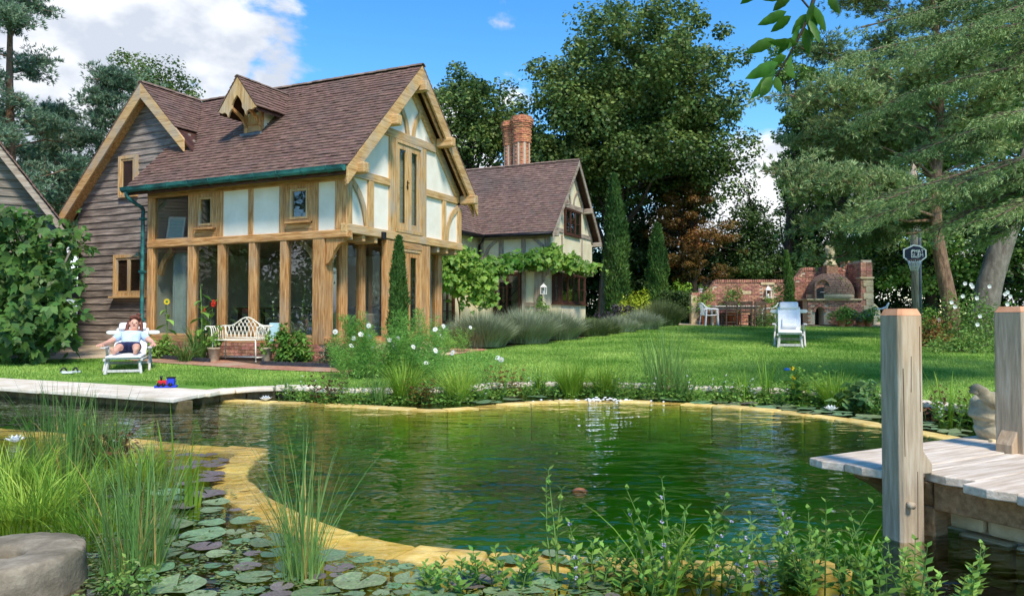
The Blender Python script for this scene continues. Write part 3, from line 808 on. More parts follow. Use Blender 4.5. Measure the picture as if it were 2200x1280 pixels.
MB().box(.02,.09,1.12,1.22,2.62,2.78).build('spotlight',black_m,h,bevel=.01)
def door_leaves(root, x, y0, y1, z0, z1, m, stile=.10, kick=.16, thick=.05, handle=True, xo=0):
    mid = (y0+y1)/2
    for k,(a,b) in enumerate(((y0,mid-.003),(mid+.003,y1))):
        d = MB().box(x-thick,x,a,a+stile,z0,z1).box(x-thick,x,b-stile,b,z0,z1).box(x-thick,x,a+stile,b-stile,z1-stile,z1).box(x-thick,x,a+stile,b-stile,z0,z0+kick)
        o = d.build('door',m,root,bevel=.004)
        MB().box(x-thick*.6,x-thick*.4,a+stile-.005,b-stile+.005,z0+kick-.005,z1-stile+.005).build('glass_pane',glass_m,o)
        if handle and k == 0:
            zc = z0+1.0
            MB().box(x,x+.012,b-.065,b-.035,zc-.1,zc+.1).tube([(x+.005,b-.05,zc+.04),(x+.05,b-.05,zc+.04),(x+.05,b-.15,zc+.04)],.009,6).build('handle',black_m,o)
# upper doors
fr = MB().box(-.1,.02,1.66,1.73,2.88,4.87).box(-.1,.02,2.68,2.75,2.88,4.87).box(-.1,.02,1.73,2.68,4.80,4.87).box(-.1,.03,1.66,2.75,2.842,2.92)
fr.build('door_frame',oakg['z'],h,bevel=.004)
door_leaves(h,-.005,1.732,2.678,2.925,4.795,oakg['z'],stile=.115,kick=.13)
# ground floor of the gable end (set back) with projecting porch doors
for a,b in ((.545,.74),(1.21,1.36)): beam(h,'post',oak,-.70,-.545,a,b,.44,2.56)
beam(h,'post',oak,-.72,-.54,4.36,4.58,.30,2.56)
beam(h,'post',oak,-.70,-.545,3.02,3.16,.44,2.56)
for a,b in ((.28,.545),(.74,1.21),(3.16,4.36)): pane(h,-.63,-.618,a,b,.58,2.56)
beam(h,'sill_beam',oak,-.72,-.52,.301,1.36,.44,.58); beam(h,'sill_beam',oak,-.72,-.52,3.0,4.355,.30,.58)
beam(h,'head_beam',oak,-.72,-.54,.301,4.6,2.561,2.66)
MB().box(-.7,-.56,.0,4.6,.02,.295).build('foundation',mortar_m,h)
for yy,s_ in ((1.36,1),(2.98,-1)):
    y0 = yy if s_ > 0 else yy; 
    pane(h,-.545,-.14,yy+.05,yy+.062,.58,2.56)
    beam(h,'sill_beam',oak,-.545,-.14,yy,yy+.12,.42,.58)
    beam(h,'post',oak,-.14,.0,yy,yy+.14,.42,2.64)
beam(h,'door_post',oak,-.12,-.004,1.50,1.66,.30,2.64); beam(h,'door_post',oak,-.12,-.004,2.76,2.98,.30,2.64)
beam(h,'door_head',oak,-.12,.002,1.661,2.759,2.50,2.648)
MB().box(-.1,-.01,1.662,1.72,.42,2.498).box(-.1,-.01,2.70,2.758,.42,2.498).box(-.1,-.01,1.72,2.70,2.44,2.498).build('door_frame',oakg['z'],h,bevel=.004)
door_leaves(h,-.03,1.722,2.698,.44,2.435,oak['z'],stile=.11,kick=.22)
MB().box(-.54,.05,1.36,3.12,.02,.42).build('porch_floor',stone_m,h,bevel=.01)
MB().box(.051,.50,1.3,3.2,.05,.30).build('step',stone_m,h,bevel=.02); MB().box(.501,.95,1.2,3.4,.05,.20).build('step',stone_m,h,bevel=.02)
# brick plinth
bk = MB().box(0,.205,0,.05,0,.064).mesh('brick'); bk.materials.append(brick_m)
bky = MB().box(0,.05,0,.205,0,.064).mesh('brick'); bky.materials.append(brick_m)
for c in range(5):
    for i in range(24):
        x = -5.6 + i*.215 + (.1075 if c % 2 else 0)
        if x > -.72: continue
        o = link('brick',bk,h,loc=(x,-.032+rnd.uniform(-.004,.004),.09+c*.072))
    for i in range(6):
        o = link('brick',bky,h,loc=(-.555+rnd.uniform(-.004,.004),.02+i*.215+(.1 if c%2 else 0),.09+c*.072))
# dormer (little owl-hole gable) on the front slope
DX = -3.30; dy0 = .86; dzb = zroof(dy0); 
MB().box(DX-.25,DX+.25,dy0,dy0+1.0,dzb-.1,5.72).build('dormer_cheeks',render_white,h)
beam(h,'dormer_post',oak,DX-.26,DX-.17,dy0-.03,dy0+.06,dzb-.02,5.74); beam(h,'dormer_post',oak,DX+.17,DX+.26,dy0-.03,dy0+.06,dzb-.02,5.74)
beam(h,'dormer_board',oak,DX-.17,DX+.17,dy0-.012,dy0+.02,dzb,5.42,bevel=.004)
beam(h,'dormer_rail',oak,DX-.17,DX+.17,dy0-.05,dy0-.012,5.33,5.37,bevel=.004)
MB().prism([(DX-.17,dy0-.01,5.42)]+[(DX+.17*math.cos(math.pi*(1-i/8)),dy0-.01,5.45+.17*math.sin(math.pi*i/8)) for i in range(9)]+[(DX+.17,dy0-.01,5.42)],(0,.03,0)).build('dormer_shutter',oakg['z'],h)
MB().box(DX-.32,DX+.32,dy0-.10,dy0+.02,dzb-.10,dzb+.0).build('lead_apron',lead_m,h,bevel=.02)
# dormer roof: ridge z=6.28, slope steeper, overhangs the front
dr, dpt, dyf = 6.30, 1.30, .36
dhw = .56
MB().prism([(DX,dyf+.03,dr-.03),(DX-dhw+.02,dyf+.03,dr-dpt*dhw-.03),(DX-dhw+.02,dyf+.03,dr-dpt*dhw-.07),(DX,dyf+.03,dr-.09),(DX+dhw-.02,dyf+.03,dr-dpt*dhw-.07),(DX+dhw-.02,dyf+.03,dr-dpt*dhw-.03)],(0,1.55,0)).build('dormer_roof_boarding',darkwood,h)
dsl = math.hypot(1,dpt); dn = int(dhw*dsl/.10)
for sg in (1,-1):
    def dsp(k):
        if k >= dn: return None
        xo = dhw - (k+.5)*.10/dsl; zz = dr - dpt*xo
        ye = MID - (RZ - zz)/TP
        return [(0, ye - dyf + .05)]
    roof_tiles(h, HM, (DX+sg*dhw,dyf,dr-dpt*dhw), (0,1,0), (-sg,0,dpt), dsp, .10, .165, tile_m, 0, 8+sg)
ridge_line(h,(DX,dyf-.01,dr+.02),(DX,MID-(RZ-dr)/TP,dr+.02),ridge_m,r=.07)
# scalloped barge boards of the dormer
outer = [(0,dr-.01),(dhw-.01,dr-dpt*(dhw-.01)-.01)]
for sg in (1,-1):
    inner = [(dhw-.03,-.06),(.44,-.10),(.36,-.08),(.29,-.13),(.26,-.20),(.22,-.10),(.15,-.02),(.15,-.24+.30),(.10,.16),(.05,.22),(0,.27)]
    pl = [(0,dyf,dr-.02),(sg*dhw,dyf,dr-dpt*dhw-.02)] + [(sg*a,dyf,5.62+b*1.0) for a,b in inner]
    MB().prism([(DX+p[0],p[1],p[2]) for p in pl],(0,.045,0)).build('dormer_barge',oakg['z'],h)
    curve_brace(h,'dormer_brace',oak['z'],[(DX+sg*.21,dy0-.02,5.30),(DX+sg*.20,dy0-.18,5.48),(DX+sg*.22,dyf+.06,5.62)],.07,(.05,0,0))
MB().box(DX-.24,DX+.24,dy0-.02,dy0+.02,5.60,6.0).build('dormer_back',darkwood,h)
# ---------- weatherboarded wing
WY = .75
MB().box(-9.05,-5.65,WY+.06,4.6,.1,3.95).build('wing_wall',darkwood,h)
MB().prism([(-9.05,WY+.06,3.95),(-5.6,WY+.06,3.95),(-5.6,WY+.06,5.55),(WAX,WY+.06,RZ-.15)],(0,1.2,0)).build('wing_gable',darkwood,h)
z = .28; k = 0; bh = .172
while z < 6.4:
    wl_ = -9.1; wr_ = -5.66
    hh_ = (RZ-.12-(z+bh*.4))/TP
    wl_ = max(wl_, WAX-hh_); wr_ = min(-5.66 if z < 3.9 else -4.9, WAX+hh_)
    if wr_-wl_ > .12:
        nseg = max(2, int((wr_-wl_)/.45)); ys = []
        bmv = []
        for i in range(nseg+1):
            x = wl_ + (wr_-wl_)*i/nseg; jz = rnd.uniform(-.012,.012)
            bmv.append([(x,WY-.028,z+jz),(x,WY+.0,z+bh+.035),(x,WY+.06,z+bh+.035),(x,WY+.06,z+jz)])
        vs_ = [q for r4 in bmv for q in r4]; fs = [(3,2,1,0),tuple(4*nseg+q for q in (0,1,2,3))]
        for i in range(nseg):
            for e in range(4):
                e2=(e+1)%4; fs.append((4*i+e,4*i+e2,4*i+4+e2,4*i+4+e))
        MB().add(vs_,fs).build('weatherboard',clap_m,h)
    z += bh*rnd.uniform(.95,1.05); k += 1
def oak_window(x0,x1,z0,z1,y,lights,m=oakg['z']):
    f = MB().box(x0,x0+.09,y-.07,y+.08,z0,z1).box(x1-.09,x1,y-.07,y+.08,z0,z1).box(x0+.09,x1-.09,y-.07,y+.08,z1-.08,z1).box(x0+.09,x1-.09,y-.07,y+.08,z0,z0+.08)
    o = f.build('window',m,h,bevel=.004)
    wdt = (x1-x0-.18)/lights
    for i in range(lights):
        a = x0+.09+wdt*i; b = a+wdt
        MB().box(a,a+.05,y-.05,y+.0,z0+.08,z1-.08).box(b-.05,b,y-.05,y+.0,z0+.08,z1-.08).box(a+.05,b-.05,y-.05,y,z1-.13,z1-.08).box(a+.05,b-.05,y-.05,y,z0+.08,z0+.13).build('sash',m,o,bevel=.003)
        MB().box(a+.045,b-.045,y-.035,y-.025,z0+.12,z1-.12).build('glass_pane',glass_m,o)
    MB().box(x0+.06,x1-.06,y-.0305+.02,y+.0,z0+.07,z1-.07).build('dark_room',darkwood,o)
    return o
ow = oak_window(-7.66,-6.58,1.5,2.52,WY-.03,2); MB().box(-7.72,-6.54,WY-.18,WY-.03,1.455,1.5).build('sill',oakg['x'],ow,bevel=.005)
oak_window(-7.52,-6.88,3.93,4.96,WY-.03,1)
for f_, nm in ((-1,'barge_board'),(1,'barge_board')):
    xe = WAX-2.95 if f_ < 0 else -5.02
    zz = lambda x: RZ - TP*abs(x-WAX)
    MB().prism([(WAX,.43,zz(WAX)-.0),(xe,.43,zz(xe)),(xe,.43,zz(xe)-.30),(WAX,.43,zz(WAX)-.36)],(0,.05,0)).build(nm,oakg['x'],h,bevel=.006)
    MB().prism([(WAX,.481,zz(WAX)-.10),(xe+.05*f_*-1,.481,zz(xe)-.10),(xe+.05*f_*-1,.481,zz(xe)-.17),(WAX,.481,zz(WAX)-.2)],(0,.26,0)).build('soffit',oak['x'],h)
# things inside, seen through the glass
def hw(x,y,z): return HM @ Vector((x,y,z))
sofa = thing('sofa','grey sofa inside the glazed corner room by the corner post','sofa',hw(-1.5,1.9,.47),HA)
sofa_m = mat('grey_upholstery', s(150,146,138), s(176,172,164), rough=.95, bump=.1)
MB().box(-.9,.75,-.35,.4,.08,.42).build('seat',sofa_m,sofa,bevel=.04); MB().box(-.9,.75,.4,.58,.08,.78).build('backrest',sofa_m,sofa,bevel=.05)
for xx in (-1.04,.75): MB().box(xx,xx+.14,-.35,.58,.08,.6).build('arm',sofa_m,sofa,bevel=.04)
for xx in (-.95,.8):
    for yy in (-.3,.5): MB().box(xx-.03,xx+.03,yy-.03,yy+.03,0,.085).build('leg',darkwood,sofa)
din = thing('dining_table','dark table with chairs seen through the middle ground floor panes','table',hw(-3.6,1.9,.47),HA)
MB().box(-.8,.8,-.45,.45,.71,.75).build('table_top',darkwood,din,bevel=.005)
for xx in (-.72,.72):
    for yy in (-.38,.38): MB().box(xx-.035,xx+.035,yy-.035,yy+.035,0,.712).build('leg',darkwood,din)
cur = MB(); P = []
for i in range(25): P.append((-5.2+i*.03, .34+.035*math.sin(i*1.9), 0))
for i in range(24):
    a, b = Vector(P[i]), Vector(P[i+1]); cur.add([a+Vector((0,0,.47)), b+Vector((0,0,.47)), b+Vector((0,0,2.45)), a+Vector((0,0,2.45)), a+Vector((0,.012,.47)), b+Vector((0,.012,.47)), b+Vector((0,.012,2.45)), a+Vector((0,.012,2.45))],[(0,1,2,3),(7,6,5,4),(0,4,5,1),(3,2,6,7)])
co = cur.build('curtain',mat('pale_blue_curtain', s(176,186,182), s(200,208,204), rough=.95, bump=.1)); co.location = HC; co.rotation_euler=(0,0,HA)
tag(co,'pale blue curtain hanging behind the tall pane beside the boarded wing','curtain')
pf = thing('picture_frame','white framed pale blue picture leaning inside the upper corner window','picture frame',hw(-5.0,.17,2.662),HA)
pf.rotation_euler=(R(-6),R(4),HA)
MB().box(-.27,.27,-.0,.03,.0,.05).box(-.27,.27,0,.03,.56,.61).box(-.27,-.22,0,.03,.05,.56).box(.22,.27,0,.03,.05,.56).build('frame',white_paint,pf,bevel=.004)
MB().box(-.22,.22,.005,.02,.05,.56).build('picture',mat('picture_print', s(176,206,204), s(196,220,216), scale=2, rough=.5, bump=0),pf)
# wall lamp
lampr = thing('wall_lamp','brass swan neck lamp on the dark boards beside the small oak window','wall lamp',hw(-6.42,.72,2.60),HA)
brass = mat('aged_brass', s(172,148,92), s(204,184,130), metal=.6, rough=.4, bump=.05)
MB().lathe([(.0,0),(.05,0),(.05,.03),(.0,.03)],12).build('rose',brass,lampr).rotation_euler=(R(90),0,0)
MB().tube(smooth_line([(0,-.02,0),(-.02,-.12,.04),(-.08,-.22,.02),(-.10,-.26,-.06)],5),.013,8).build('arm',brass,lampr)
MB().lathe([(.02,.0),(.045,-.02),(.05,-.06),(.14,-.12),(.15,-.135),(.135,-.13),(.04,-.06)],18,(-.10,-.26,-.05)).build('shade',brass,lampr)
MB().ball((-.10,-.26,-.15),(.03,.03,.045)).build('bulb',cushion_m,lampr)
# ================================================================== COTTAGE behind (same heading)
CC = Vector((1.31, 26.9, 0)); CM = Matrix.Translation(CC) @ Matrix.Rotation(HA, 4, 'Z')
cot = thing('timber_framed_cottage', 'cream rendered cottage with brown tiled roof, dark windows and twin brick chimneys', 'cottage', CC, HA)
c = cot; CR, CT, CMID = 6.93, 1.142, 2.3
zc_ = lambda y: CR - CT*abs(CMID-y)
cw_ = gryw
MB().box(-6.0,-.02,.02,4.58,2.62,3.92).build('upper_wall',render_cream,c)
MB().box(-6.0,-.28,.03,4.5,.3,2.63).build('lower_wall',render_cream,c)
MB().prism([(-.03,.02,3.92),(-.03,4.58,3.92),(-.03,CMID,CR-.2)],(-.2,0,0)).build('gable_wall',render_cream,c)
# roof
MB().prism([(.26,-.28,zc_(-.28)-.02),(.26,CMID,CR-.02),(.26,4.88,zc_(4.88)-.02),(.26,4.88,zc_(4.88)-.07),(.26,CMID,CR-.09),(.26,-.28,zc_(-.28)-.07)],(-6.2,0,0)).build('roof_boarding',darkwood,c)
csl = math.hypot(1,CT); cg = .12; CN = int((CMID+.31)*csl/cg)
def cot_span(k):
    if k >= CN: return None
    y = -.31 + (k+.5)*cg/csl
    return [(0, .30+2.49+(y+.31)+.05)] if y+.31 < 2.2 else [(0, 5.2)]
roof_tiles(c, CM, (.30,-.31,zc_(-.31)), (-1,0,0), (0,1,CT), cot_span, cg, .19, tile_old, 300, 13)
roof_tiles(c, CM, (.30,4.91,zc_(4.91)), (-1,0,0), (0,-1,CT), lambda k: None if k>=CN else [(0,.6)], cg, .19, tile_old, 0, 14)
ridge_line(c,(.31,CMID,CR+.02),(-5.6,CMID,CR+.02),ridge_m)
# link roof facing right
LN = 22
def link_span(k):
    if k >= LN: return None
    d = (k+.5)*cg/csl
    return [(0, 8.2 + d)]
roof_tiles(c, CM, (-2.46,-8.5,zc_(-.31)), (0,1,0), (-1,0,CT), link_span, cg, .19, tile_old, 0, 15)
MB().prism([(-2.48,-8.4,zc_(-.31)-.03),(-5.0,-8.4,zc_(-.31)-.03+CT*2.52),(-5.0,-8.4,zc_(-.31)-.08+CT*2.52),(-2.48,-8.4,zc_(-.31)-.08)],(0,9.5,0)).build('link_roof_boarding',darkwood,c)
MB().box(-6.0,-2.82,-8.3,.02,.3,3.9).build('link_wall',render_cream,c)
# black gutters
def halfpipe(root,p,q,r,m):
    return MB().tube([p,q],r,10).build('gutter',m,root)
halfpipe(c,(.26,-.37,3.90),(-2.40,-.37,3.90),.06,black_m); halfpipe(c,(-2.40,-.37,3.90),(-2.40,-8.4,3.90),.06,black_m)
MB().tube([(-2.42,-.36,3.86),(-2.5,-.30,3.74),(-2.74,-.08,3.62),(-2.74,-.07,2.2)],.04,8).build('downpipe',black_m,c)
# timbers
for a,b in ((-1.98,-1.80),(-1.08,-.92),(-2.79,-2.62)): beam(c,'stud',cw_,a,b,-.025,.05,2.72,3.9)
beam(c,'corner_post',cw_,-.17,-.0,-.02,.16,2.72,3.9)
beam(c,'jetty_beam',cw_,-2.79,.012,-.035,.06,2.60,2.74); beam(c,'jetty_beam',cw_,-.12,.02,-.03,4.62,2.62,2.78)
beam(c,'wall_plate',cw_,-2.79,.0,-.03,.06,3.78,3.92)
curve_brace(c,'brace',cw_['z'],[(-2.55,-.03,3.12),(-2.4,-.03,3.5),(-2.0,-.03,3.82)],.12,(0,.04,0))
curve_brace(c,'brace',cw_['z'],[(-.1,-.03,3.15),(-.25,-.03,3.5),(-.62,-.03,3.82)],.12,(0,.04,0))
for y in (1.25,3.35,): beam(c,'stud',cw_,-.04,.006,y-.07,y+.07,2.78,4.0)
beam(c,'rail',cw_,-.04,.008,.16,1.4,4.08,4.24); beam(c,'rail',cw_,-.04,.008,3.2,4.5,4.08,4.24)
beam(c,'collar',cw_,-.04,.010,1.18,3.45,5.08,5.26)
for sgn in (0,1):
    f = (lambda y: y) if not sgn else (lambda y: 2*CMID-y)
    def rk(nm, m, ya, yb, x0, x1, top, dep):
        MB().prism([(x0,f(ya),zc_(ya)-top),(x0,f(yb),zc_(yb)-top),(x0,f(yb),zc_(yb)-top-dep),(x0,f(ya),zc_(ya)-top-dep)],(x1-x0,0,0)).build(nm,m,c,bevel=.005)
    rk('barge_board',cw_['y'],-.31,CMID,.26,.30,0,.24)
    rk('principal_rafter',cw_['y'],.05,CMID,-.06,.012,.22,.22)
    MB().box(.013,.36,f(1.05)-.09,f(1.05)+.09,zc_(1.05)-.46,zc_(1.05)-.26).build('purlin_end',cw_['x'],c,bevel=.02)
    MB().box(.013,.36,f(.0)-.08,f(.0)+.08,zc_(.0)-.48,zc_(.0)-.30).build('purlin_end',cw_['x'],c,bevel=.02)
    curve_brace(c,'brace',cw_['z'],[(.0,f(CMID-.15),5.26),(.0,f(CMID-.3),5.6),(.0,f(CMID-.62),5.85)] ,.1,(.01,0,0))
def casement(root, axis, p, a0,a1,z0,z1, lights, rows, m=darkwood, out=1):
    """dark glazed casement; axis 'y': plane x=p spanning y a0..a1, axis 'x': plane y=p spanning x a0..a1"""
    def bx(mb,u0,u1,v0,v1,d0,d1):
        return mb.box(p+d0,p+d1,u0,u1,v0,v1) if axis == 'y' else mb.box(u0,u1,p-d1,p-d0,v0,v1)
    f = MB(); t = .07
    bx(f,a0,a0+t,z0,z1,-.04,.05); bx(f,a1-t,a1,z0,z1,-.04,.05); bx(f,a0+t,a1-t,z1-t,z1,-.04,.05); bx(f,a0+t,a1-t,z0,z0+t,-.04,.05)
    o = f.build('window',m,root,bevel=.004); w = (a1-a0-2*t)/lights
    for i in range(lights):
        u0 = a0+t+w*i; u1 = u0+w; st = .045
        sfr = MB(); bx(sfr,u0,u0+st,z0+t,z1-t,-.02,.03); bx(sfr,u1-st,u1,z0+t,z1-t,-.02,.03)
        for r_ in range(rows+1):
            zz = z0+t+(z1-z0-2*t)*r_/rows; hh_ = st if r_ in (0,rows) else .012
            bx(sfr,u0+st,u1-st,max(z0+t,zz-hh_),min(z1-t,zz+hh_),-.015,.025)
        sfr.build('sash',m,o)
        pn = MB(); bx(pn,u0+st-.004,u1-st+.004,z0+t+.01,z1-t-.01,-.0,.008); pn.build('glass_pane',glass_m,o)
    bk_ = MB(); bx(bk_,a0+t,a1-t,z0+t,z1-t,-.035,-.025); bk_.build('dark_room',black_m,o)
    return o
casement(c,'y',.012,1.48,3.12,4.03,5.05,3,2)
casement(c,'x',-.03,-2.18,-1.08,.62,2.58,2,4)
casement(c,'y',-2.80,-2.75,-1.85,.75,2.35,2,4)
beam(c,'post',cw_,-.55,-.27,-.05,.05,.4,2.6); beam(c,'post',cw_,-1.06,-.92,-.03,.05,.4,2.6); beam(c,'rail',cw_,-.92,-.55,-.03,.05,1.35,1.5)
MB().prism([(-.27,-.03,2.6),(.0,-.03,2.6),(-.03,-.03,2.5),(-.16,-.03,2.42),(-.2,-.03,2.25),(-.27,-.03,2.1)],(0,.09,0)).build('bracket',cw_['z'],c)
# bay window under the jetty
MB().box(-.28,.08,.92,3.5,.4,1.45).build('bay_plinth',render_cream,c)
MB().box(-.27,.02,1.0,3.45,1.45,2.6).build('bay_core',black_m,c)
casement(c,'y',.06,.95,3.48,1.47,2.58,4,2)
casement(c,'x',.95,-.27,.05,1.47,2.58,1,2)
MB().box(-.3,.16,.86,3.56,1.43,1.48).build('sill',darkwood,c,bevel=.006)
# twin octagonal chimneys
def stack(x,y,z0,z1,r):
    o = MB().lathe([(r-.01,z0),(r-.01,z1-.1)],8,(x,y,0),smooth=False).build('chimney_core',mortar_m,c)
    b = MB(); z = z0; k = 0
    while z < z1-.04:
        t = (z-z0)/(z1-z0); e = 0
        if t > .60: e = .035
        if .70 < t < .76: e = 0.05
        if t > .80: e = .06+.03*min(3,int((t-.80)/.035))
        if t > .92: e = .12-.03*int((t-.92)/.03)
        R_ = r+e
        for q in range(8):
            for hlf in (0,1):
                a0 = (q+ (hlf*.5 + (.25 if k%2 else 0)))*math.pi/4 + math.pi/8; a1 = a0+math.pi/8
                def oc(a):
                    am = ((a-math.pi/8) % (math.pi/4)) - math.pi/8
                    return R_*math.cos(math.pi/8)/math.cos(am)
                g0, g1 = a0+.012, a1-.012
                P_ = [(x+oc(g0)*math.cos(g0), y+oc(g0)*math.sin(g0)), (x+oc(g1)*math.cos(g1), y+oc(g1)*math.sin(g1)), (x+(r-.08)*math.cos(g1), y+(r-.08)*math.sin(g1)), (x+(r-.08)*math.cos(g0), y+(r-.08)*math.sin(g0))]
                b.add([(px_,py_,z) for px_,py_ in P_]+[(px_,py_,z+.064) for px_,py_ in P_],[(0,3,2,1),(4,5,6,7),(0,1,5,4),(1,2,6,5),(3,0,4,7)])
        z += .076; k += 1
    tag(b.build('chimney_bricks',chim_m,o),kind='stuff')
    MB().lathe([(r*.6,z1-.12),(r*.62,z1+.02),(r*.4,z1+.05),(r*.4,z1-.1)],10,(x,y,0)).build('chimney_pot',terracotta,o)
stack(-3.02,3.25,6.3,8.96,.33); stack(-2.42,2.95,6.3,9.06,.36)
MB().box(-3.5,-1.95,2.6,3.7,5.6,6.75).build('chimney_base',chim_m,c)

# ================================================================== BARN at the left edge (gable faces the pond)
BC = Vector((-11.75,15.25,0)); BC.z = .1
barn = thing('timber_barn', 'grey boarded barn gable behind the fig tree', 'barn', (BC.x,BC.y,0), R(28))
# local x: apex at 0, right eave at +3.4
bz = 6.27; bt = 1.40
zz = lambda x: bz - bt*abs(x)
barn_m = mat('grey_board', s(96,88,78), s(150,140,126), scale=4, stretch=(.5,4,6), rough=.85, bump=.35, var=.12)
MB().box(-2.25,2.25,.08,5,.05,3.0).build('wall',barn_m,barn)
MB().prism([(-2.25,.09,3.0),(2.25,.09,3.0),(0,.09,bz-.15)],(0,.3,0)).build('gable',barn_m,barn)
z = .2
while z < 5.4:
    hw_ = min(2.28, (bz-.1-z-.1)/bt)
    if hw_ > .2: MB().prism([(-hw_,.05,z),(-hw_,.085,z+.2),(-hw_,.10,z+.2),(-hw_,.10,z)],(2*hw_,0,0)).build('weatherboard',barn_m,barn)
    z += .175
for sg in (1,-1):
    MB().prism([(0,-.25,zz(0)),(sg*2.60,-.25,zz(2.60)),(sg*2.60,-.25,zz(2.60)-.22),(0,-.25,zz(0)-.26)],(0,.04,0)).build('barge_board',gryw['x'],barn,bevel=.006)
    MB().prism([(0,-.22,zz(0)+.015),(sg*2.64,-.22,zz(2.64)+.015),(sg*2.64,-.22,zz(2.64)-.06),(0,-.22,zz(0)-.07)],(0,5.2,0)).build('roof_slope',tile_old,barn)
    roof_tiles(barn, Matrix.Translation(BC), (sg*2.66,-.3,zz(2.66)+.02), (0,1,0), (-sg,0,bt), lambda k: None if k >= 42 else [(0,1.2)], .115, .19, tile_old, 0, 21+sg)
def barn_window(x0,x1,z0,z1):
    o = MB().box(x0,x1,-.02,.06,z0,z0+.08).box(x0,x1,-.02,.06,z1-.08,z1).box(x0,x0+.08,-.02,.06,z0+.08,z1-.08).box(x1-.08,x1,-.02,.06,z0+.08,z1-.08).box((x0+x1)/2-.03,(x0+x1)/2+.03,-.015,.05,z0+.08,z1-.08).build('window',gryw['z'],barn)
    MB().box(x0+.08,x1-.08,.02,.045,z0+.08,z1-.08).build('glass_pane',black_m,o)
barn_window(.9,1.75,1.35,2.25)

# ================================================================== GARDEN WALL with pizza oven (faces the pond)
GWY = 29.9; Z0 = terr(GWY)
X_ = lambda px: (px-1100)/1640*GWY
Zp = lambda py: 1+(680-py)/1640*GWY
gw = thing('garden_brick_wall', 'red brick garden wall with swept up top and sandstone quoins', 'garden wall', (X_(1486), GWY, Z0))
x0w = X_(1486); WW = X_(1843)-x0w
def topz(x):
    px = 1486 + x/WW*(1843-1486)
    y = 631
    if px > 1512: y = 631-28*min(1,max(0,(px-1512)/26))**1.6
    if px > 1538: y = 603
    if px > 1702: y = 603-26*min(1,(px-1702)/24)**1.7
    if px > 1812: y = 563
    return Zp(y)-Z0
ol = [(x, topz(x)) for x in np.linspace(0, WW, 90)]
MB().prism([(0,.03,-.2)]+[(x,.03,z-.03) for x,z in ol]+[(WW,.03,-.2)],(0,.28,0)).build('mortar_core',mortar_m,gw)
bmesh_ = MB().box(0,.206,0,.06,0,.058).mesh('brick'); bmesh_.materials.append(brick_m)
items = []
cz = 0; k = 0
niche = (X_(1640)-x0w, X_(1659)-x0w, Zp(640)-Z0, Zp(612)-Z0)
while cz < 2.6:
    x = -.11 if k % 2 else 0
    while x < WW-.05:
        if x > -.01 and topz(min(WW,x+.02)) > cz+.10 and topz(min(WW,x+.2)) > cz+.10 and not (x+.21 > niche[0] and x < niche[1] and cz+.06 > niche[2] and cz < niche[3]) and not (x < .2 and cz < 1.15):
            items.append((x,cz))
        x += .224
    cz += .076; k += 1
rnd.shuffle(items)
def placed(it): return (it[0]+rnd.uniform(-.002,.002), rnd.uniform(-.006,.006), it[1])
vis = [i for i in items if not (X_(1712)-x0w < i[0] < X_(1822)-x0w and i[1] < 1.0)]
hid = [i for i in items if i not in set(vis)]
for it in vis[:300]: link('brick',bmesh_,gw,loc=placed(it))
rest = MB()
for it in vis[300:]+hid:
    px_,py_,pz_ = placed(it); rest.box(px_,px_+.206,py_,py_+.06,pz_,pz_+.058)
tag(rest.build('brick_field',brick_m,gw),kind='stuff')
# coping bricks on edge along the swept top
xx = 0
while xx < WW:
    a = Vector((xx,0,topz(xx))); b = Vector((min(WW,xx+.075),0,topz(min(WW,xx+.075)))); d = (b-a)
    if d.z < .14:
        MB().prism([a+Vector((.004,-.03,-.06)), b+Vector((-.004,-.03,-.06)), b+Vector((-.004,-.03,.045)), a+Vector((.004,-.03,.045))],(0,.36,0)).build('coping_brick',brick_m,gw)
    xx += .085
# quoins and stones
for i in range(5): MB().box(-.02,.2+(.1 if i%2 else 0),-.02,.3,i*.235+.002,i*.235+.230).build('quoin_stone',stone_m,gw,bevel=.012)
for (pa,pb,ya,yb) in ((1594,1614,632,625),(1590,1606,652,647),(1668,1690,655,650)): MB().box(X_(pa)-x0w,X_(pb)-x0w,-.014,.05,Zp(ya)-Z0,Zp(yb)-Z0).build('stone_block',stone_m,gw,bevel=.008)
MB().box(niche[0]-.1,niche[1]+.1,-.03,.08,niche[3],niche[3]+.1).build('lintel',stone_m,gw,bevel=.01)
MB().box(niche[0]-.06,niche[1]+.06,-.07,.08,niche[2]-.06,niche[2]).build('niche_sill',stone_m,gw,bevel=.01)
MB().box(niche[0],niche[1],.025,.035,niche[2],niche[3]).build('niche_back',brick_m,gw)
# right pier with stone quoins
px0 = X_(1822)-x0w; px1 = X_(1846)-x0w
pier = MB().box(px0+.02,px1-.02,-1.1,.28,-.2,Zp(563)-Z0).build('pier_core',mortar_m,gw)
pb = MB(); pz = 0; k = 0
while pz < Zp(566)-Z0-.06:
    for yb in np.arange(-1.1,.2,.224): pb.box(px0-.002,px0+.06,yb+(.11 if k%2 else 0),yb+.213+(.11 if k%2 else 0),pz,pz+.063)
    for xb in (0,.224): pb.box(px0+xb,min(px1,px0+xb+.213),-1.13,-1.08,pz,pz+.063)
    pz += .076; k += 1
tag(pb.build('pier_bricks',brick_m,gw),kind='stuff')
for i in range(7): MB().box(px1-(.26 if i%2 else .36),px1+.02,-1.16,-.85,i*.24+.002,i*.24+.234).build('quoin_stone',stone_m,gw,bevel=.012)
MB().box(px0-.04,px1+.05,-1.18,-.8,1.72,1.80).build('pier_cap',stone_m,gw,bevel=.012)
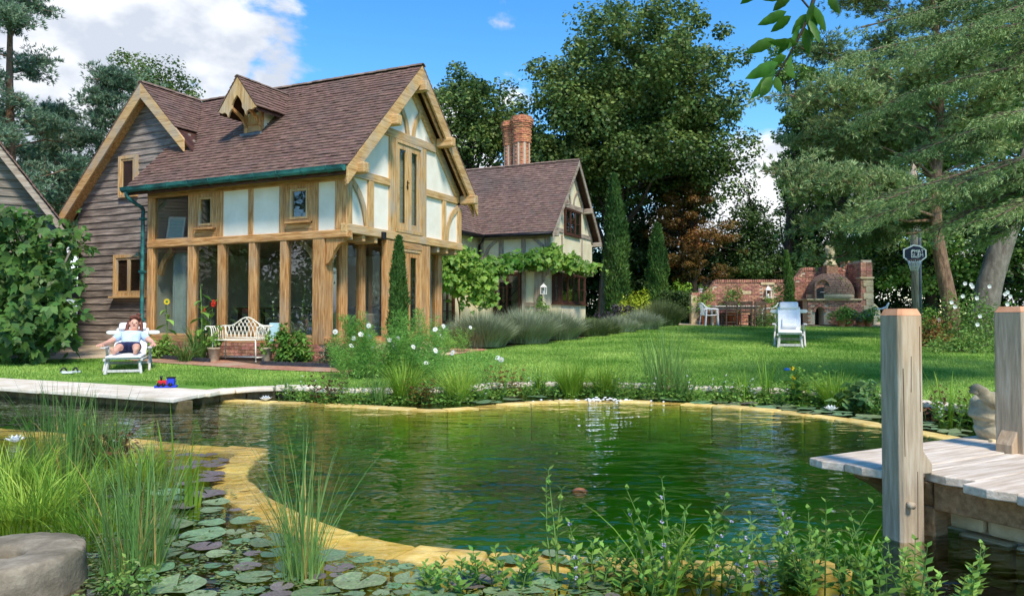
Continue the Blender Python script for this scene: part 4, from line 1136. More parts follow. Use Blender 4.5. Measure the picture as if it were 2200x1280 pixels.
# pizza oven
ox0, ox1 = X_(1712), X_(1822)
ov = thing('pizza_oven', 'brick pizza oven dome with clay chimney on an arched brick base', 'pizza oven', ((ox0+ox1)/2, GWY-.55, Z0))
wv_ = (ox1-ox0)/2; LZ = Zp(643)-Z0
arx = X_(1736)-(ox0+ox1)/2; aw = .17; az = .48
poly = [(-wv_,-.55,0),(arx-aw,-.55,0),(arx-aw,-.55,az)]+[(arx-aw*math.cos(math.pi*i/8),-.55,az+.2*math.sin(math.pi*i/8)) for i in range(1,8)]+[(arx+aw,-.55,az),(arx+aw,-.55,0),(wv_,-.55,0),(wv_,-.55,LZ-.06),(-wv_,-.55,LZ-.06)]
MB().prism(poly,(0,.5,0)).build('base',mortar_m,ov)
MB().box(-wv_,wv_,-.05,.55,0,LZ-.06).build('base_core',black_m,ov)
obk = MB(); 
cz = 0; k = 0
while cz < LZ-.1:
    x = -wv_ - (.11 if k%2 else 0)
    while x < wv_-.03:
        a = max(x,-wv_); b = min(x+.213,wv_)
        inside = lambda u: abs(u-arx) < aw+.08 and cz < az+math.sqrt(max(0,1-((u-arx)/(aw+.08))**2))*.26
        if b-a > .05 and not inside(a) and not inside(b) and not inside((a+b)/2): obk.box(a,b-.008,-.585+rnd.uniform(-.005,.005),-.53,cz,cz+.058)
        x += .224
    cz += .076; k += 1
for i in range(11):
    t = math.pi*(i+.5)/11; c0 = Vector((arx-(aw+.04)*math.cos(t),-.56,az+.24*math.sin(t)))
    obk.bar(c0-Vector((math.cos(t)*-.045,.03,0))-Vector((0,0,math.sin(t)*.045)),c0+Vector((-math.cos(t)*.05,-.03,math.sin(t)*.05)),.05,.06,up=(0,1,0))
tag(obk.build('base_bricks',brick_m,ov),kind='stuff')
MB().box(-wv_-.06,wv_+.02,-.66,.55,LZ-.06,LZ).build('ledge',stone_m,ov,bevel=.01)
dcx = X_(1772)-(ox0+ox1)/2; dr_ = .86; dh = Zp(588)-Z0-LZ
MB().lathe([(dr_,0),(dr_,.18)]+[(dr_*math.cos(a),.18+(dh-.18)*math.sin(a)) for a in np.linspace(.1,1.5,9)]+[(.02,dh)],24,(dcx,.05,LZ)).build('dome_core',mortar_m,ov)
db = MB(); zz_ = .0; k = 0
na = 14
for k in range(na):
    a0 = (math.pi/2)*k/na; a1 = (math.pi/2)*(k+.88)/na
    r0, r1 = dr_*math.cos(a0)+.02, dr_*math.cos(a1)+.02; z0_, z1_ = .18+(dh-.16)*math.sin(a0), .18+(dh-.16)*math.sin(a1)
    m_ = max(5,int(2*math.pi*r0/.225))
    for q in range(m_):
        t0 = 2*math.pi*(q+.04+(.5 if k%2 else 0))/m_; t1 = 2*math.pi*(q+.96+(.5 if k%2 else 0))/m_
        vs_ = []
        for rr,zv in ((r0,z0_),(r1,z1_)):
            for t in (t0,t1):
                vs_.append((dcx+rr*math.cos(t),.05+rr*math.sin(t),LZ+zv)); 
        for rr,zv in ((r0-.05,z0_),(r1-.05,z1_)):
            for t in (t0,t1):
                vs_.append((dcx+rr*math.cos(t),.05+rr*math.sin(t),LZ+zv-.02))
        db.add(vs_,[(0,1,3,2),(0,4,5,1),(2,3,7,6),(0,2,6,4),(1,5,7,3)])
tag(db.build('dome_bricks',mat('sooty_brick', s(104,84,72), s(140,114,96), scale=14, rough=.95, bump=.4, var=.2),ov),kind='stuff')
# arched mouth
mx = X_(1740)-(ox0+ox1)/2; mw = X_(1757)-X_(1740); mh = Zp(601)-Z0-LZ
am = MB()
for i in range(13):
    t = math.pi*i/12
    if i < 12:
        t2 = math.pi*(i+.92)/12; q = []
        for rr in (1.0,.78):
            for tt in (t,t2): q.append((mx-mw*rr*math.cos(tt), mh-mw+mw*rr*math.sin(tt)))
        am.prism([(q[0][0],-.72,LZ+q[0][1]),(q[1][0],-.72,LZ+q[1][1]),(q[3][0],-.72,LZ+q[3][1]),(q[2][0],-.72,LZ+q[2][1])],(0,.3,0))
for sg in (1,-1):
    for kz in range(6):
        am.box(mx+min(sg*mw,sg*mw*.78),mx+max(sg*mw,sg*mw*.78),-.72,-.42,LZ+kz*(mh-mw)/6+.003,LZ+(kz+1)*(mh-mw)/6-.003)
tag(am.build('mouth_arch',mat('arch_brick', s(120,96,82), s(156,126,106), scale=14, rough=.95, bump=.4, var=.15),ov),kind='stuff')
MB().prism([(mx-mw*.8,-.60,LZ),(mx+mw*.8,-.60,LZ),(mx+mw*.8,-.60,LZ+mh-mw)]+[(mx+mw*.8*math.cos(math.pi*i/10),-.60,LZ+mh-mw+mw*.8*math.sin(math.pi*i/10)) for i in range(1,10)]+[(mx-mw*.8,-.60,LZ+mh-mw)],(0,.05,0)).build('oven_front',brick_m,ov)
od = MB().prism([(mx-.26,-.63,LZ+.0),(mx+.26,-.63,LZ),(mx+.26,-.63,LZ+.18)]+[(mx+.26*math.cos(math.pi*i/8),-.63,LZ+.18+.26*math.sin(math.pi*i/8)) for i in range(1,8)]+[(mx-.26,-.63,LZ+.18)],(0,.03,0)).build('oven_door',black_m,ov)
MB().tube([(mx-.08,-.63,LZ+.22),(mx-.08,-.69,LZ+.24),(mx+.08,-.69,LZ+.24),(mx+.08,-.63,LZ+.22)],.012,6).build('handle',teak_grey,od)
MB().box(dcx-.22,dcx+.22,-.2,.24,LZ+dh-.12,Zp(573)-Z0).build('flue_base',brick_m,ov,bevel=.01)
zb = Zp(573)-Z0
MB().lathe([(.25,zb),(.25,zb+.07),(.20,zb+.12),(.185,zb+.30),(.17,zb+.60),(.19,zb+.63),(.19,zb+.70),(.165,zb+.72),(.165,zb+.78),(.12,zb+.78),(.12,zb+.6)],16,(dcx,.02,0)).build('chimney_pot',stone_m,ov)
# ================================================================== GARDEN FURNITURE AND THINGS
def slabcurve(path, w, th, seed=0, puff=.0, x0=None, x1=None, nx_=10):
    """cushion following a side profile path [(y,z)], width w, thickness th, rounded edges"""
    P = smooth_line([Vector((0,a,b)) for a,b in path], 6); n = len(P); rr = random.Random(seed)
    ring = []
    K = 20
    vs_ = []
    for i, p in enumerate(P):
        t = (P[min(i+1,n-1)]-P[max(0,i-1)]).normalized(); nn = Vector((0,-t.z,t.y))
        e = min(1, min(i, n-1-i)/1.5+.35)
        for k in range(K):
            a = 2*math.pi*k/K; ca, sa = math.cos(a), math.sin(a)
            sx = math.copysign(abs(ca)**.25, ca); sz = math.copysign(abs(sa)**.6, sa)
            vs_.append(p + Vector((sx*w/2*(.96+.04*e),0,0)) + nn*(sz*th/2*e*(1+puff*math.cos(ca*1.5)+rr.uniform(-.12,.12))))
    fs = [list(range(K)), list(range((n-1)*K, n*K))[::-1]]
    for i in range(n-1):
        for k in range(K): fs.append((i*K+k,(i+1)*K+k,(i+1)*K+(k+1)%K,i*K+(k+1)%K))
    m = MB().add(vs_, fs, True); return m
def make_lounger(name, label, loc, rz):
    t = thing(name, label, 'lounger', loc, rz, 'white cushioned garden loungers')
    T = teak_grey
    # local: x right, y away from viewer, front foot frame at y=0
    f = MB()
    f.bar((-.27,.02,0),(-.24,.10,.33),.045,.06); o = f.build('leg',T,t,bevel=.005)
    MB().bar((.27,.02,0),(.24,.10,.33),.045,.06).build('leg',T,t,bevel=.005)
    MB().box(-.245,.245,.02,.05,.05,.11).build('foot_rail',T,t,bevel=.005)
    for sx in (-1,1):
        MB().bar((sx*.285,-.02,.345),(sx*.285,1.02,.33),.04,.06).build('side_rail',T,t,bevel=.005)
        MB().bar((sx*.36,.56,0),(sx*.34,1.02,.58),.04,.07).build('leg',T,t,bevel=.005)
        MB().bar((sx*.345,1.28,0),(sx*.345,.72,.60),.035,.07).build('leg',T,t,bevel=.005)
        MB().bar((sx*.37,.46,.60),(sx*.37,1.22,.615),.08,.028).build('arm_rest',T,t,bevel=.01)
        MB().bar((sx*.25,1.0,.34),(sx*.25,1.60,.98),.035,.05).build('back_rail',T,t,bevel=.005)
    for i in range(11):
        y = .0+i*.095; MB().box(-.265,.265,y,y+.07,.352,.372).build('slat',T,t,bevel=.004)
    for i in range(8):
        k = i/8; MB().bar((-.25,1.03+.55*k,.40+.60*k),(.25,1.03+.55*k,.40+.60*k),.07,.018,up=(0,-.7,.65)).build('slat',T,t,bevel=.004)
    MB().box(-.34,.34,.84,.88,.18,.25).build('cross_rail',T,t,bevel=.005)
    # paddle-ended head board
    MB().prism([(-.40,1.60,.90)]+[(-.40-.06*math.sin(a),1.60,.95-.05*math.cos(a)) for a in np.linspace(.3,2.8,6)]+[(-.40,1.60,1.0),(.40,1.60,1.0)]+[(.40+.06*math.sin(a),1.60,.95+.05*math.cos(a)) for a in np.linspace(.3,2.8,6)]+[(.40,1.60,.90)],(0,.03,0)).build('head_board',white_paint,t,bevel=.006)
    slabcurve([(-.02,.405),(.45,.41),(.95,.42),(1.06,.50),(1.3,.78),(1.55,1.06)],.55,.075,3).build('cushion',cushion_m,t)
    slabcurve([(1.42,1.02),(1.50,1.13),(1.57,1.16)],.46,.11,5).build('head_pillow',cushion_m,t)
    t.scale = (1,1,.72)
    return t
LA = gp(266,804); LAR = R(21)
lounger_a = make_lounger('garden_lounger','white cushioned wooden lounger with a resting person lying on it',LA,LAR)
LB = gp(1697,748)
lounger_b = make_lounger('garden_lounger','empty white cushioned wooden lounger alone on the lawn',LB,R(-19)); lounger_b.scale = (1,1,.95)
slabcurve([(.95,.53),(1.10,.63),(1.20,.74)],.36,.10,9).build('loose_cushion',cushion_m,lounger_b)

# ---------- the person asleep on the lounger
skin_m = mat('skin', s(214,158,132), s(228,176,150), scale=12, rough=.6, bump=.03, spec=.3)
hair_m = mat('brown_hair', s(84,46,36), s(122,70,54), scale=30, stretch=(4,4,1), rough=.6, bump=.3)
shirt_m = mat('pale_blue_tshirt', s(176,198,222), s(200,218,236), scale=6, rough=.95, bump=.3, bscale=14)
short_m = mat('navy_shorts', s(30,36,66), s(44,52,86), scale=6, rough=.95, bump=.3, bscale=14)
def skin(name, V, E, rad, m, parent, root=0, sub=2):
    me = bpy.data.meshes.new(name); me.from_pydata([tuple(v) for v in V], E, []); me.materials.append(m)
    o = link(name, me, parent)
    md = o.modifiers.new('skin', 'SKIN'); md.use_smooth_shade = True; md.use_x_symmetry = False
    sv = me.skin_vertices[0].data
    for i, r in enumerate(rad):
        sv[i].radius = r if isinstance(r, tuple) else (r, r)
    sv[root].use_root = True
    if sub:
        ss = o.modifiers.new('sub', 'SUBSURF'); ss.levels = sub; ss.render_levels = sub
    return o
per = thing('person','person in pale blue t-shirt and navy shorts lying asleep on the lounger','person',LA + Vector((0,0,0)),LAR)
fz = lambda z: z*.72+.012 if z < .98 else z-.262
V = []; E = []; Rr = []
def jv(p, r, par=None):
    V.append(Vector((p[0],p[1],fz(p[2])))); Rr.append(r); i = len(V)-1
    if par is not None: E.append((par, i))
    return i
pel = jv((0,1.0,.56),(.15,.11)); ab_ = jv((0,1.10,.66),(.14,.10),pel); ch = jv((0,1.22,.79),(.16,.11),ab_); ub = jv((0,1.31,.90),(.13,.09),ch)
nk = jv((.03,1.36,.985),.052,ub); hd0 = jv((.04,1.37,1.04),.075,nk); hd1 = jv((.045,1.395,1.12),(.088,.10),hd0); hd2 = jv((.05,1.42,1.19),(.075,.085),hd1)
nose = jv((.04,1.285,1.115),.014,hd1)
for sx in (-1,1):
    sh = jv((sx*.165,1.30,.885),.062,ub); el = jv((sx*.36,1.10,.70),.044,sh); fm = jv((sx*.40,.86,.665),.036,el); wr = jv((sx*.42,.66,.655),.027,fm)
    pm = jv((sx*.43,.585,.655),(.040,.022),wr)
    for q,(dx,ln_) in enumerate(((-.033,.062),(-.011,.074),(.011,.07),(.031,.055))):
        k1 = jv((sx*.43+dx,.55,.658),.011,pm); k2 = jv((sx*.43+dx*1.15,.55-ln_*.5,.645),.010,k1); k3 = jv((sx*.43+dx*1.2,.55-ln_*.75,.610),.009,k2)
    t1 = jv((sx*.43-sx*.045,.62,.648),.012,pm); t2 = jv((sx*.43-sx*.062,.575,.63),.010,t1)
    hp = jv((sx*.10,.97,.555),.095,pel); mt = jv((sx*.125,.80,.585),.088,hp); kn = jv((sx*.145,.60,.59),.062,mt); cf = jv((sx*.155,.44,.545),.056,kn); an = jv((sx*.165,.22,.495),.036,cf)
    hl = jv((sx*.165,.17,.478),.036,an); ft = jv((sx*.185,.125,.545),(.036,.026),hl); to = jv((sx*.205,.10,.605),(.036,.016),ft)
skin('body', V, E, Rr, skin_m, per)
# clothes: their own slightly larger surfaces
Vs = [(0,1.02,.585),(0,1.10,.672),(0,1.22,.80),(0,1.305,.905),(-.165,1.29,.89),(-.29,1.17,.765),(.165,1.29,.89),(.29,1.17,.765)]
skin('t_shirt', [(a,b,fz(c_)) for a,b,c_ in Vs], [(0,1),(1,2),(2,3),(3,4),(4,5),(3,6),(6,7)], [(.165,.12),(.160,.115),(.178,.125),(.125,.085),.075,.066,.075,.066], shirt_m, per)
Vs = [(0,1.03,.57),(0,.97,.565),(-.10,.95,.565),(-.125,.80,.59),(-.14,.66,.595),(.10,.95,.565),(.125,.80,.59),(.14,.66,.595)]
skin('shorts', [(a,b,fz(c_)) for a,b,c_ in Vs], [(0,1),(1,2),(2,3),(3,4),(1,5),(5,6),(6,7)], [(.165,.12),(.15,.12),.112,.104,.088,.112,.104,.088], short_m, per)
hb = MB().ball((.055,1.455,1.155),(.105,.085,.12),16,10)
hb.tube(smooth_line([(-.03,1.44,1.17),(-.075,1.40,1.08),(-.095,1.36,.99),(-.14,1.32,.95)],4),[.035]*6+[.03]*6+[.012],8)
hb.tube(smooth_line([(.12,1.44,1.18),(.15,1.40,1.10),(.155,1.37,1.01),(.15,1.34,.96)],4),[.035]*6+[.03]*6+[.012],8)
hb.tube(smooth_line([(-.03,1.36,1.215),(.05,1.355,1.245),(.13,1.375,1.215)],4),.034,8)
hb.ball((.10,1.48,1.28),(.045,.03,.03),8,6)
hb.build('hair',hair_m,per,loc=(0,0,-.262))
eyem = mat('dark_lash', s(70,48,44), s(80,56,50), bump=0); lipm = mat('lip', s(176,96,90), s(190,110,100), bump=0)
for sx in (-1,1): MB().ball((.045+sx*.034,1.306,1.135),(.016,.008,.005),8,5).build('eye',eyem,per,loc=(0,0,-.262))
MB().ball((.042,1.302,1.075),(.026,.008,.007),8,5).build('mouth',lipm,per,loc=(0,0,-.262))
for sx in (-1,1): MB().ball((.045+sx*.088,1.39,1.11),(.012,.02,.03),8,6).build('ear',skin_m,per,loc=(0,0,-.262))

# ---------- iron bench
bench = thing('iron_bench','cream wrought iron bench with gothic arched back against the glazed wall','bench',(-5.43,15.28,.115),R(-15))
I = iron_white; bw_, bd = .56, .21
for sx in (-1,1):
    for yy in (-bd,bd):
        MB().tube([(sx*bw_*.88,yy,0),(sx*bw_*.86,yy,.42)],.013,8).ball((sx*bw_*.88,yy,.008),(.02,.02,.01),8,4).build('leg',I,bench)
    # scrolled arm with vertical bars
    arm = []
    MB().tube(smooth_line([(sx*bw_*.9,-bd,.42),(sx*bw_*.92,-bd,.60),(sx*bw_*.98,-bd,.68),(sx*bw_*1.12,-bd,.69),(sx*bw_*1.19,-bd,.65),(sx*bw_*1.14,-bd,.62)],4),.013,8).build('arm',I,bench)
    for i in range(1,6):
        yy = -bd+i*2*bd/6
        MB().tube(smooth_line([(sx*bw_*.9,yy,.42),(sx*bw_*.92,yy,.60),(sx*bw_*.99,yy,.68),(sx*bw_*1.10,yy,.69)],4),.009,6).build('arm_bar',I,bench)
    MB().tube([(sx*bw_*1.02,-bd,.69),(sx*bw_*1.02,bd,.69)],.011,6).build('arm_rail',I,bench)
    MB().tube([(sx*bw_*.88,-bd,.08),(sx*bw_*.88,bd,.08)],.010,6).build('stretcher',I,bench)
    MB().tube([(sx*bw_*.88,bd,.42),(sx*bw_*.88,bd,.70)],.013,8).build('back_post',I,bench)
MB().tube([(-bw_*.88,0,.08),(bw_*.88,0,.08)],.010,6).build('stretcher',I,bench)
MB().tube([(-bw_*.88,bd,.08),(bw_*.88,bd,.08)],.010,6).build('stretcher',I,bench)
st_ = MB().prism([(-bw_*.9,-bd-.01,.42),(-bw_*.5,-bd-.04,.415),(0,-bd-.055,.41),(bw_*.5,-bd-.04,.415),(bw_*.9,-bd-.01,.42),(bw_*.9,bd,.42),(-bw_*.9,bd,.42)],(0,0,.014)).build('seat',I,bench,bevel=.004)
def bt_(x): u = abs(x)/bw_; return .70+.17*(.5+.5*math.cos(math.pi*min(1,u/.72)))
MB().tube([(x,bd+.01,bt_(x)) for x in np.linspace(-bw_*1.05,bw_*1.05,30)],.014,8).build('top_rail',I,bench)
MB().tube([(-bw_*.88,bd+.005,.46),(bw_*.88,bd+.005,.46)],.012,6).build('bottom_rail',I,bench)
nb_ = 10
for i in range(nb_+1):
    x = -bw_*.82+i*2*bw_*.82/nb_
    for sg in (1,-1):
        pts = []
        for t in np.linspace(0,1,9):
            xx_ = x+sg*.26*(t**2.0); zz_ = .46+.46*t
            if abs(xx_) > bw_*.95 or zz_ > bt_(xx_)+.005: break
            pts.append((xx_,bd+.006+.004*sg,zz_))
        if len(pts) > 2: MB().tube(pts,.0075,6).build('back_bar',I,bench)

# ---------- pots
def pot(root, r, h, m, loc=(0,0,0)):
    o = MB().lathe([(r*.68,0),(r*.72,.01),(r*.95,h*.86),(r*1.02,h*.87),(r*1.06,h),(r*.94,h),(r*.90,h*.88),(r*.88,h*.86),(.001,h*.86)],18,loc).build('pot',m,root); return o
# ---------- edging strips
edge_m = mat('dark_edging', s(44,46,52), s(66,68,74), scale=10, rough=.8, bump=.2)
def edging(px0, px1, n, label):
    a, b = gp(*px0), gp(*px1); t = thing('bed_edging',label,'edging',a,0,'dark edging strips of the house bed'); d = (b-a)/n
    for i in range(n):
        p = d*i; q = d*(i+1)*.995 if i < n-1 else d*(i+1); sd_ = Vector((-d.y,d.x,0)).normalized()*.02
        poly = [p,q]+[q.lerp(p,k/8)+Vector((0,0,.075+.018*abs(math.sin(k*math.pi/2)))) for k in range(9)]
        MB().prism(poly,sd_).build('edging_section',edge_m,t)
edging((330,770),(452,779),4,'dark scalloped edging strip left of the iron bench')
edging((560,785),(748,792),6,'dark scalloped edging strip right of the iron bench')

# ---------- deck over the pond
du = Vector((.87,.49,0)); dv = Vector((.49,-.87,0)); D0 = Vector((1.70,4.37,0)); dz = .2
DA = math.atan2(du.y,du.x)
deck = thing('oak_deck','weathered grey oak deck of wide boards over the pond edge','deck',(D0.x,D0.y,0),DA)
# local: x along boards (du), y away from camera = -dv
deckw = mat('deck_board', s(186,168,144), s(230,216,196), c3=s(208,190,168), scale=5, stretch=(.6,6,6), rough=.65, bump=.35, var=.07, stain=s(188,160,130), stain_scale=1.6, stain_amt=.5)
oakp = mat('deck_post_oak', s(158,142,118), s(196,180,154), c3=s(178,158,130), scale=5, stretch=(8,8,.7), rough=.75, bump=.5, stain=s(196,150,104), stain_scale=.9, stain_amt=.6, detail=9)
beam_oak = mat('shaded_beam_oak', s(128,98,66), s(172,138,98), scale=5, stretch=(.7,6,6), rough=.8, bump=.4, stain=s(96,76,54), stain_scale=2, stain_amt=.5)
oakcut = mat('fresh_oak_end', s(204,140,100), s(226,166,124), scale=9, rough=.7, bump=.15)
rows = [(0.0,.21,-.01),(.215,.235,.03),(.455,.23,.42),(.69,.235,.20),(.93,.235,.22),(1.17,.24,.26),(1.415,.23,.22)]
rows = [(0,.215,-.01,2.2),(.222,.25,.0,2.2),(.478,.085,.22,2.2),(.57,.25,.17,2.4),(.828,.25,.06,2.5),(1.086,.25,.03,2.6),(1.344,.25,.0,2.6),(1.60,.25,.02,2.6)]
for v0,w,x0,ln_ in rows:
    nx__ = 6; pts_t = []
    bow = .05 if w > .2 else 0
    a = [(x0+bow*0, -v0, 0), (x0-bow*.5, -v0-w*.5, 0), (x0+bow*.3, -v0-w, 0)]
    jz = rnd.uniform(-.004,.004)
    MB().prism([(p[0],p[1],dz-.045+jz) for p in a]+[(ln_,-v0-w,dz-.045+jz),(ln_,-v0,dz-.045+jz)],(0,0,.045)).build('deck_board',deckw,deck,bevel=.006)
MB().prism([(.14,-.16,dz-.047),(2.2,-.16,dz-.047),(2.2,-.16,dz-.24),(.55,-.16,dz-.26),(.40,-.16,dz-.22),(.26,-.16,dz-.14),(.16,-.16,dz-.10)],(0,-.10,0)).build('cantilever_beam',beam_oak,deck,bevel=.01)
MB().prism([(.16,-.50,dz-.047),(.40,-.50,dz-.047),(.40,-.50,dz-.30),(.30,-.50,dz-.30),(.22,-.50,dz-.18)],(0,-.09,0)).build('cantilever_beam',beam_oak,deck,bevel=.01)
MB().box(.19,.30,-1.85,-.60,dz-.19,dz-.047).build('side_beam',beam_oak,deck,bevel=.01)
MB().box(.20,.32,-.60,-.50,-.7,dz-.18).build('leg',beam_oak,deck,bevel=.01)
def octpost(w, ch, z0, z1):
    c_ = [(-w,-w+ch),(-w+ch,-w),(w-ch,-w),(w,-w+ch),(w,w-ch),(w-ch,w),(-w+ch,w),(-w,w-ch)]
    m = MB(); vs_ = [(a,b,z0) for a,b in c_]+[(a,b,z1-.035) for a,b in c_]+[(a*.78,b*.78,z1) for a,b in c_]
    fs = [list(range(8))[::-1]]
    for i in range(8): fs.append((i,(i+1)%8,8+(i+1)%8,8+i))
    cap = MB().add([(a,b,z1-.034) for a,b in c_]+[(a*.80,b*.80,z1) for a,b in c_],[list(range(8))[::-1]]+[(i,(i+1)%8,8+(i+1)%8,8+i) for i in range(8)]+[list(range(8,16))])
    return m.add(vs_[:16],fs+[list(range(8,16))]), cap
pA = thing('deck_post','tall chamfered oak post with dowel rising from the water beside the deck','post',(2.00,3.93,0),DA-R(14),'oak deck posts')
m_, c_ = octpost(.075,.017,-.85,1.04); m_.build('shaft',oakp,pA,bevel=.004); c_.build('bevelled_top',oakcut,pA)
MB().tube([(-.035,-.07,.0+.06),(-.035,-.107,.06)],.018,10).build('dowel',oakp,pA)
MB().prism([(.075,-.05,dz),(.14,-.05,dz),(.14,-.05,dz+.05),(.075,-.05,dz+.13)],(0,.10,0)).build('cleat',oakp,pA,bevel=.005)
pB = thing('deck_post','chamfered oak post with a long drying crack standing on the deck boards','post',(3.02,4.56,dz),DA-R(6),'oak deck posts')
m_, c_ = octpost(.092,.014,0,.86); m_.build('shaft',oakp,pB,bevel=.004); c_.build('bevelled_top',oakcut,pB)
for sg in (1,-1): MB().prism([(sg*.092,-.05,0),(sg*.145,-.05,0),(sg*.145,-.05,.05),(sg*.092,-.05,.13)],(0,.1,0)).build('cleat',oakp,pB,bevel=.005)
MB().box(-.037,-.033,-.0935,-.09,.03,.78).build('crack',darkwood,pB)
for x_,z0_,z1_ in ((-.052,.30,.74),(.02,-.12,.22),(.045,.52,.95),(-.01,.62,.80)): MB().bar((x_,-.0752,z0_),(x_+rnd.uniform(-.008,.008),-.0752,z1_),.003,.002,up=(0,1,0)).build('crack',darkwood,pA)
# rubble wall below the deck
rw = thing('rubble_wall','low wall of rough golden stones carrying the deck','stone wall',(D0.x,D0.y,0),DA)
for cidx,(z0,z1) in enumerate(((-.75,-.30),(-.295,-.115),(-.11,.008))):
    y = -.52-(.1 if cidx%2 else 0)
    while y > -1.95:
        ln_ = rnd.uniform(.22,.42)
        MB().box(.335+rnd.uniform(0,.05),.62,y-ln_+.012,y-.004,z0+.008,z1).build('stone',stone_m,rw,bevel=.025)
        y -= ln_
MB().box(.43,.6,-1.95,-.5,-.75,.006).build('mortar_core',mortar_m,rw)
for px_,py_,sz in ():
    p = wp(px_,py_); o = MB().box(-sz,sz,-sz*.6,sz*.6,-.3,.07).build('stone',stone_m,rw,bevel=.03); o.matrix_parent_inverse = (Matrix.Translation((D0.x,D0.y,0)) @ Matrix.Rotation(DA,4,'Z')).inverted(); o.location = (p.x,p.y,-.19)
# ---------- carved stone head behind the deck
hd = thing('stone_head','carved weathered stone head with an upswept horn, in profile beside the deck post','statue',(3.12,5.02,-.0),R(8))
hs_ = mat('carved_stone', s(150,138,112), s(206,194,164), c3=s(178,166,138), scale=8, rough=.95, bump=.6, bdist=.03, stain=s(96,92,70), stain_scale=6, stain_amt=.6)
prof = [(-.02,.0),(-.035,.06),(-.065,.10),(-.075,.13),(-.055,.145),(-.078,.165),(-.065,.185),(-.115,.205),(-.122,.225),(-.10,.28),(-.105,.30),(-.09,.335),(-.02,.37),(.10,.37),(.17,.30),(.18,.18),(.13,.08),(.10,0)]
bmh = bmesh.new(); lay = []
for yy,sc_ in ((-.10,.55),(-.075,.84),(-.04,.97),(0,1.0),(.04,.97),(.075,.84),(.10,.55)):
    lay.append([bmh.verts.new((.05+(a-.05)*sc_+(0 if a>-.05 else (1-sc_)*-.01), yy, .18+(b-.18)*(.55+.45*sc_))) for a,b in prof])
for i in range(len(lay)-1):
    for k in range(len(prof)): bmh.faces.new((lay[i][k],lay[i][(k+1)%len(prof)],lay[i+1][(k+1)%len(prof)],lay[i+1][k]))
bmh.faces.new(lay[0][::-1]); bmh.faces.new(lay[-1]); bmesh.ops.recalc_face_normals(bmh,faces=bmh.faces[:])
for f in bmh.faces: f.smooth = True
mh_ = bpy.data.meshes.new('head'); bmh.to_mesh(mh_); mh_.materials.append(hs_); oh = link('head',mh_,hd,loc=(0,0,.14))
sb = oh.modifiers.new('s','SUBSURF'); sb.levels=2; sb.render_levels=2
MB().tube(smooth_line([(.14,-.09,.40),(.04,-.10,.425),(-.05,-.10,.455),(-.115,-.09,.515),(-.15,-.08,.535),(-.165,-.08,.505)],5),[.035]*8+[.04]*8+[.035]*6+[.028]*4,10).build('horn',hs_,hd)
MB().tube(smooth_line([(.04,-.07,.42),(.0,-.11,.37),(.05,-.12,.33),(.11,-.11,.30)],5),[.03]*16,8).build('curl',hs_,hd)
MB().ball((-.02,-.078,.385),(.022,.012,.012),8,5).build('eye',hs_,hd)
for i in range(5): MB().tube(smooth_line([(.0+i*.02,-.07,.26-i*.01),(.02+i*.02,-.085,.20),(.05+i*.015,-.07,.14)],4),[.012]*4+[.010]*4+[.006],6).build('beard_lock',hs_,hd)
MB().box(-.02,.16,-.13,.13,-.7,.15).build('plinth',stone_m,hd,bevel=.02)
MB().box(-.09,-.05,-.14,-.10,-.7,.22).build('support',stone_m,hd,bevel=.01)
# ---------- mill stone on the near bank
ms_ = thing('mill_stone','round grey mill stone with a central hole on the near bank','mill stone',(-2.11,3.20,-.25),0)
mst = mat('mossy_granite', s(114,104,86), s(160,148,126), c3=s(138,126,106), scale=9, rough=.95, bump=.6, bdist=.03, stain=s(84,84,58), stain_scale=3, stain_amt=.6)
pr_ = [(.285,0),(.298,.03),(.300,.10),(.302,.16),(.302,.235),(.299,.262),(.292,.272),(.28,.277),(.21,.279),(.14,.278),(.10,.277),(.086,.274),(.078,.266),(.075,.25),(.074,.02),(.001,.02)]
o = MB().lathe(pr_,72).build('stone',mst,ms_)
for v in o.data.vertices: v.co += Vector((mnoise.noise(v.co*7),mnoise.noise(v.co*7+Vector((9,0,0))),mnoise.noise(v.co*6+Vector((0,9,0)))))*.010 + Vector((0,0,mnoise.noise(v.co*22)))*.004
MB().lathe([(.33,-.15),(.35,-.02),(.34,.0),(.001,.0)],20).build('base',mst,ms_)
# ---------- table, chairs by the brick wall
tz = terr(29.2)
tw0, tw1 = at(1530,660,28.9).x, at(1625,660,28.9).x
tab = thing('garden_table','long weathered garden table in front of the brick wall','table',((tw0+tw1)/2,28.9,tz))
hw2 = (tw1-tw0)/2
for yy in range(5): MB().box(-hw2,hw2,-.45+yy*.18,-.45+yy*.18+.17,.70,.74).build('table_board',mat('bleached_table', s(190,180,164), s(222,214,200), scale=5, stretch=(.6,4,4), rough=.8, bump=.2) if yy==0 else bpy.data.materials['bleached_table'],tab,bevel=.005)
for sx in (-1,1):
    for sy in (-1,1): MB().box(sx*(hw2-.08)-.045,sx*(hw2-.08)+.045,sy*.36-.045,sy*.36+.045,0,.70).build('leg',gryw['z'],tab,bevel=.005)
MB().box(-hw2+.1,hw2-.1,-.38,-.35,.6,.70).build('apron',gryw['x'],tab)
brown_ch = mat('dark_teak', s(74,58,46), s(112,90,72), scale=6, rough=.75, bump=.2)
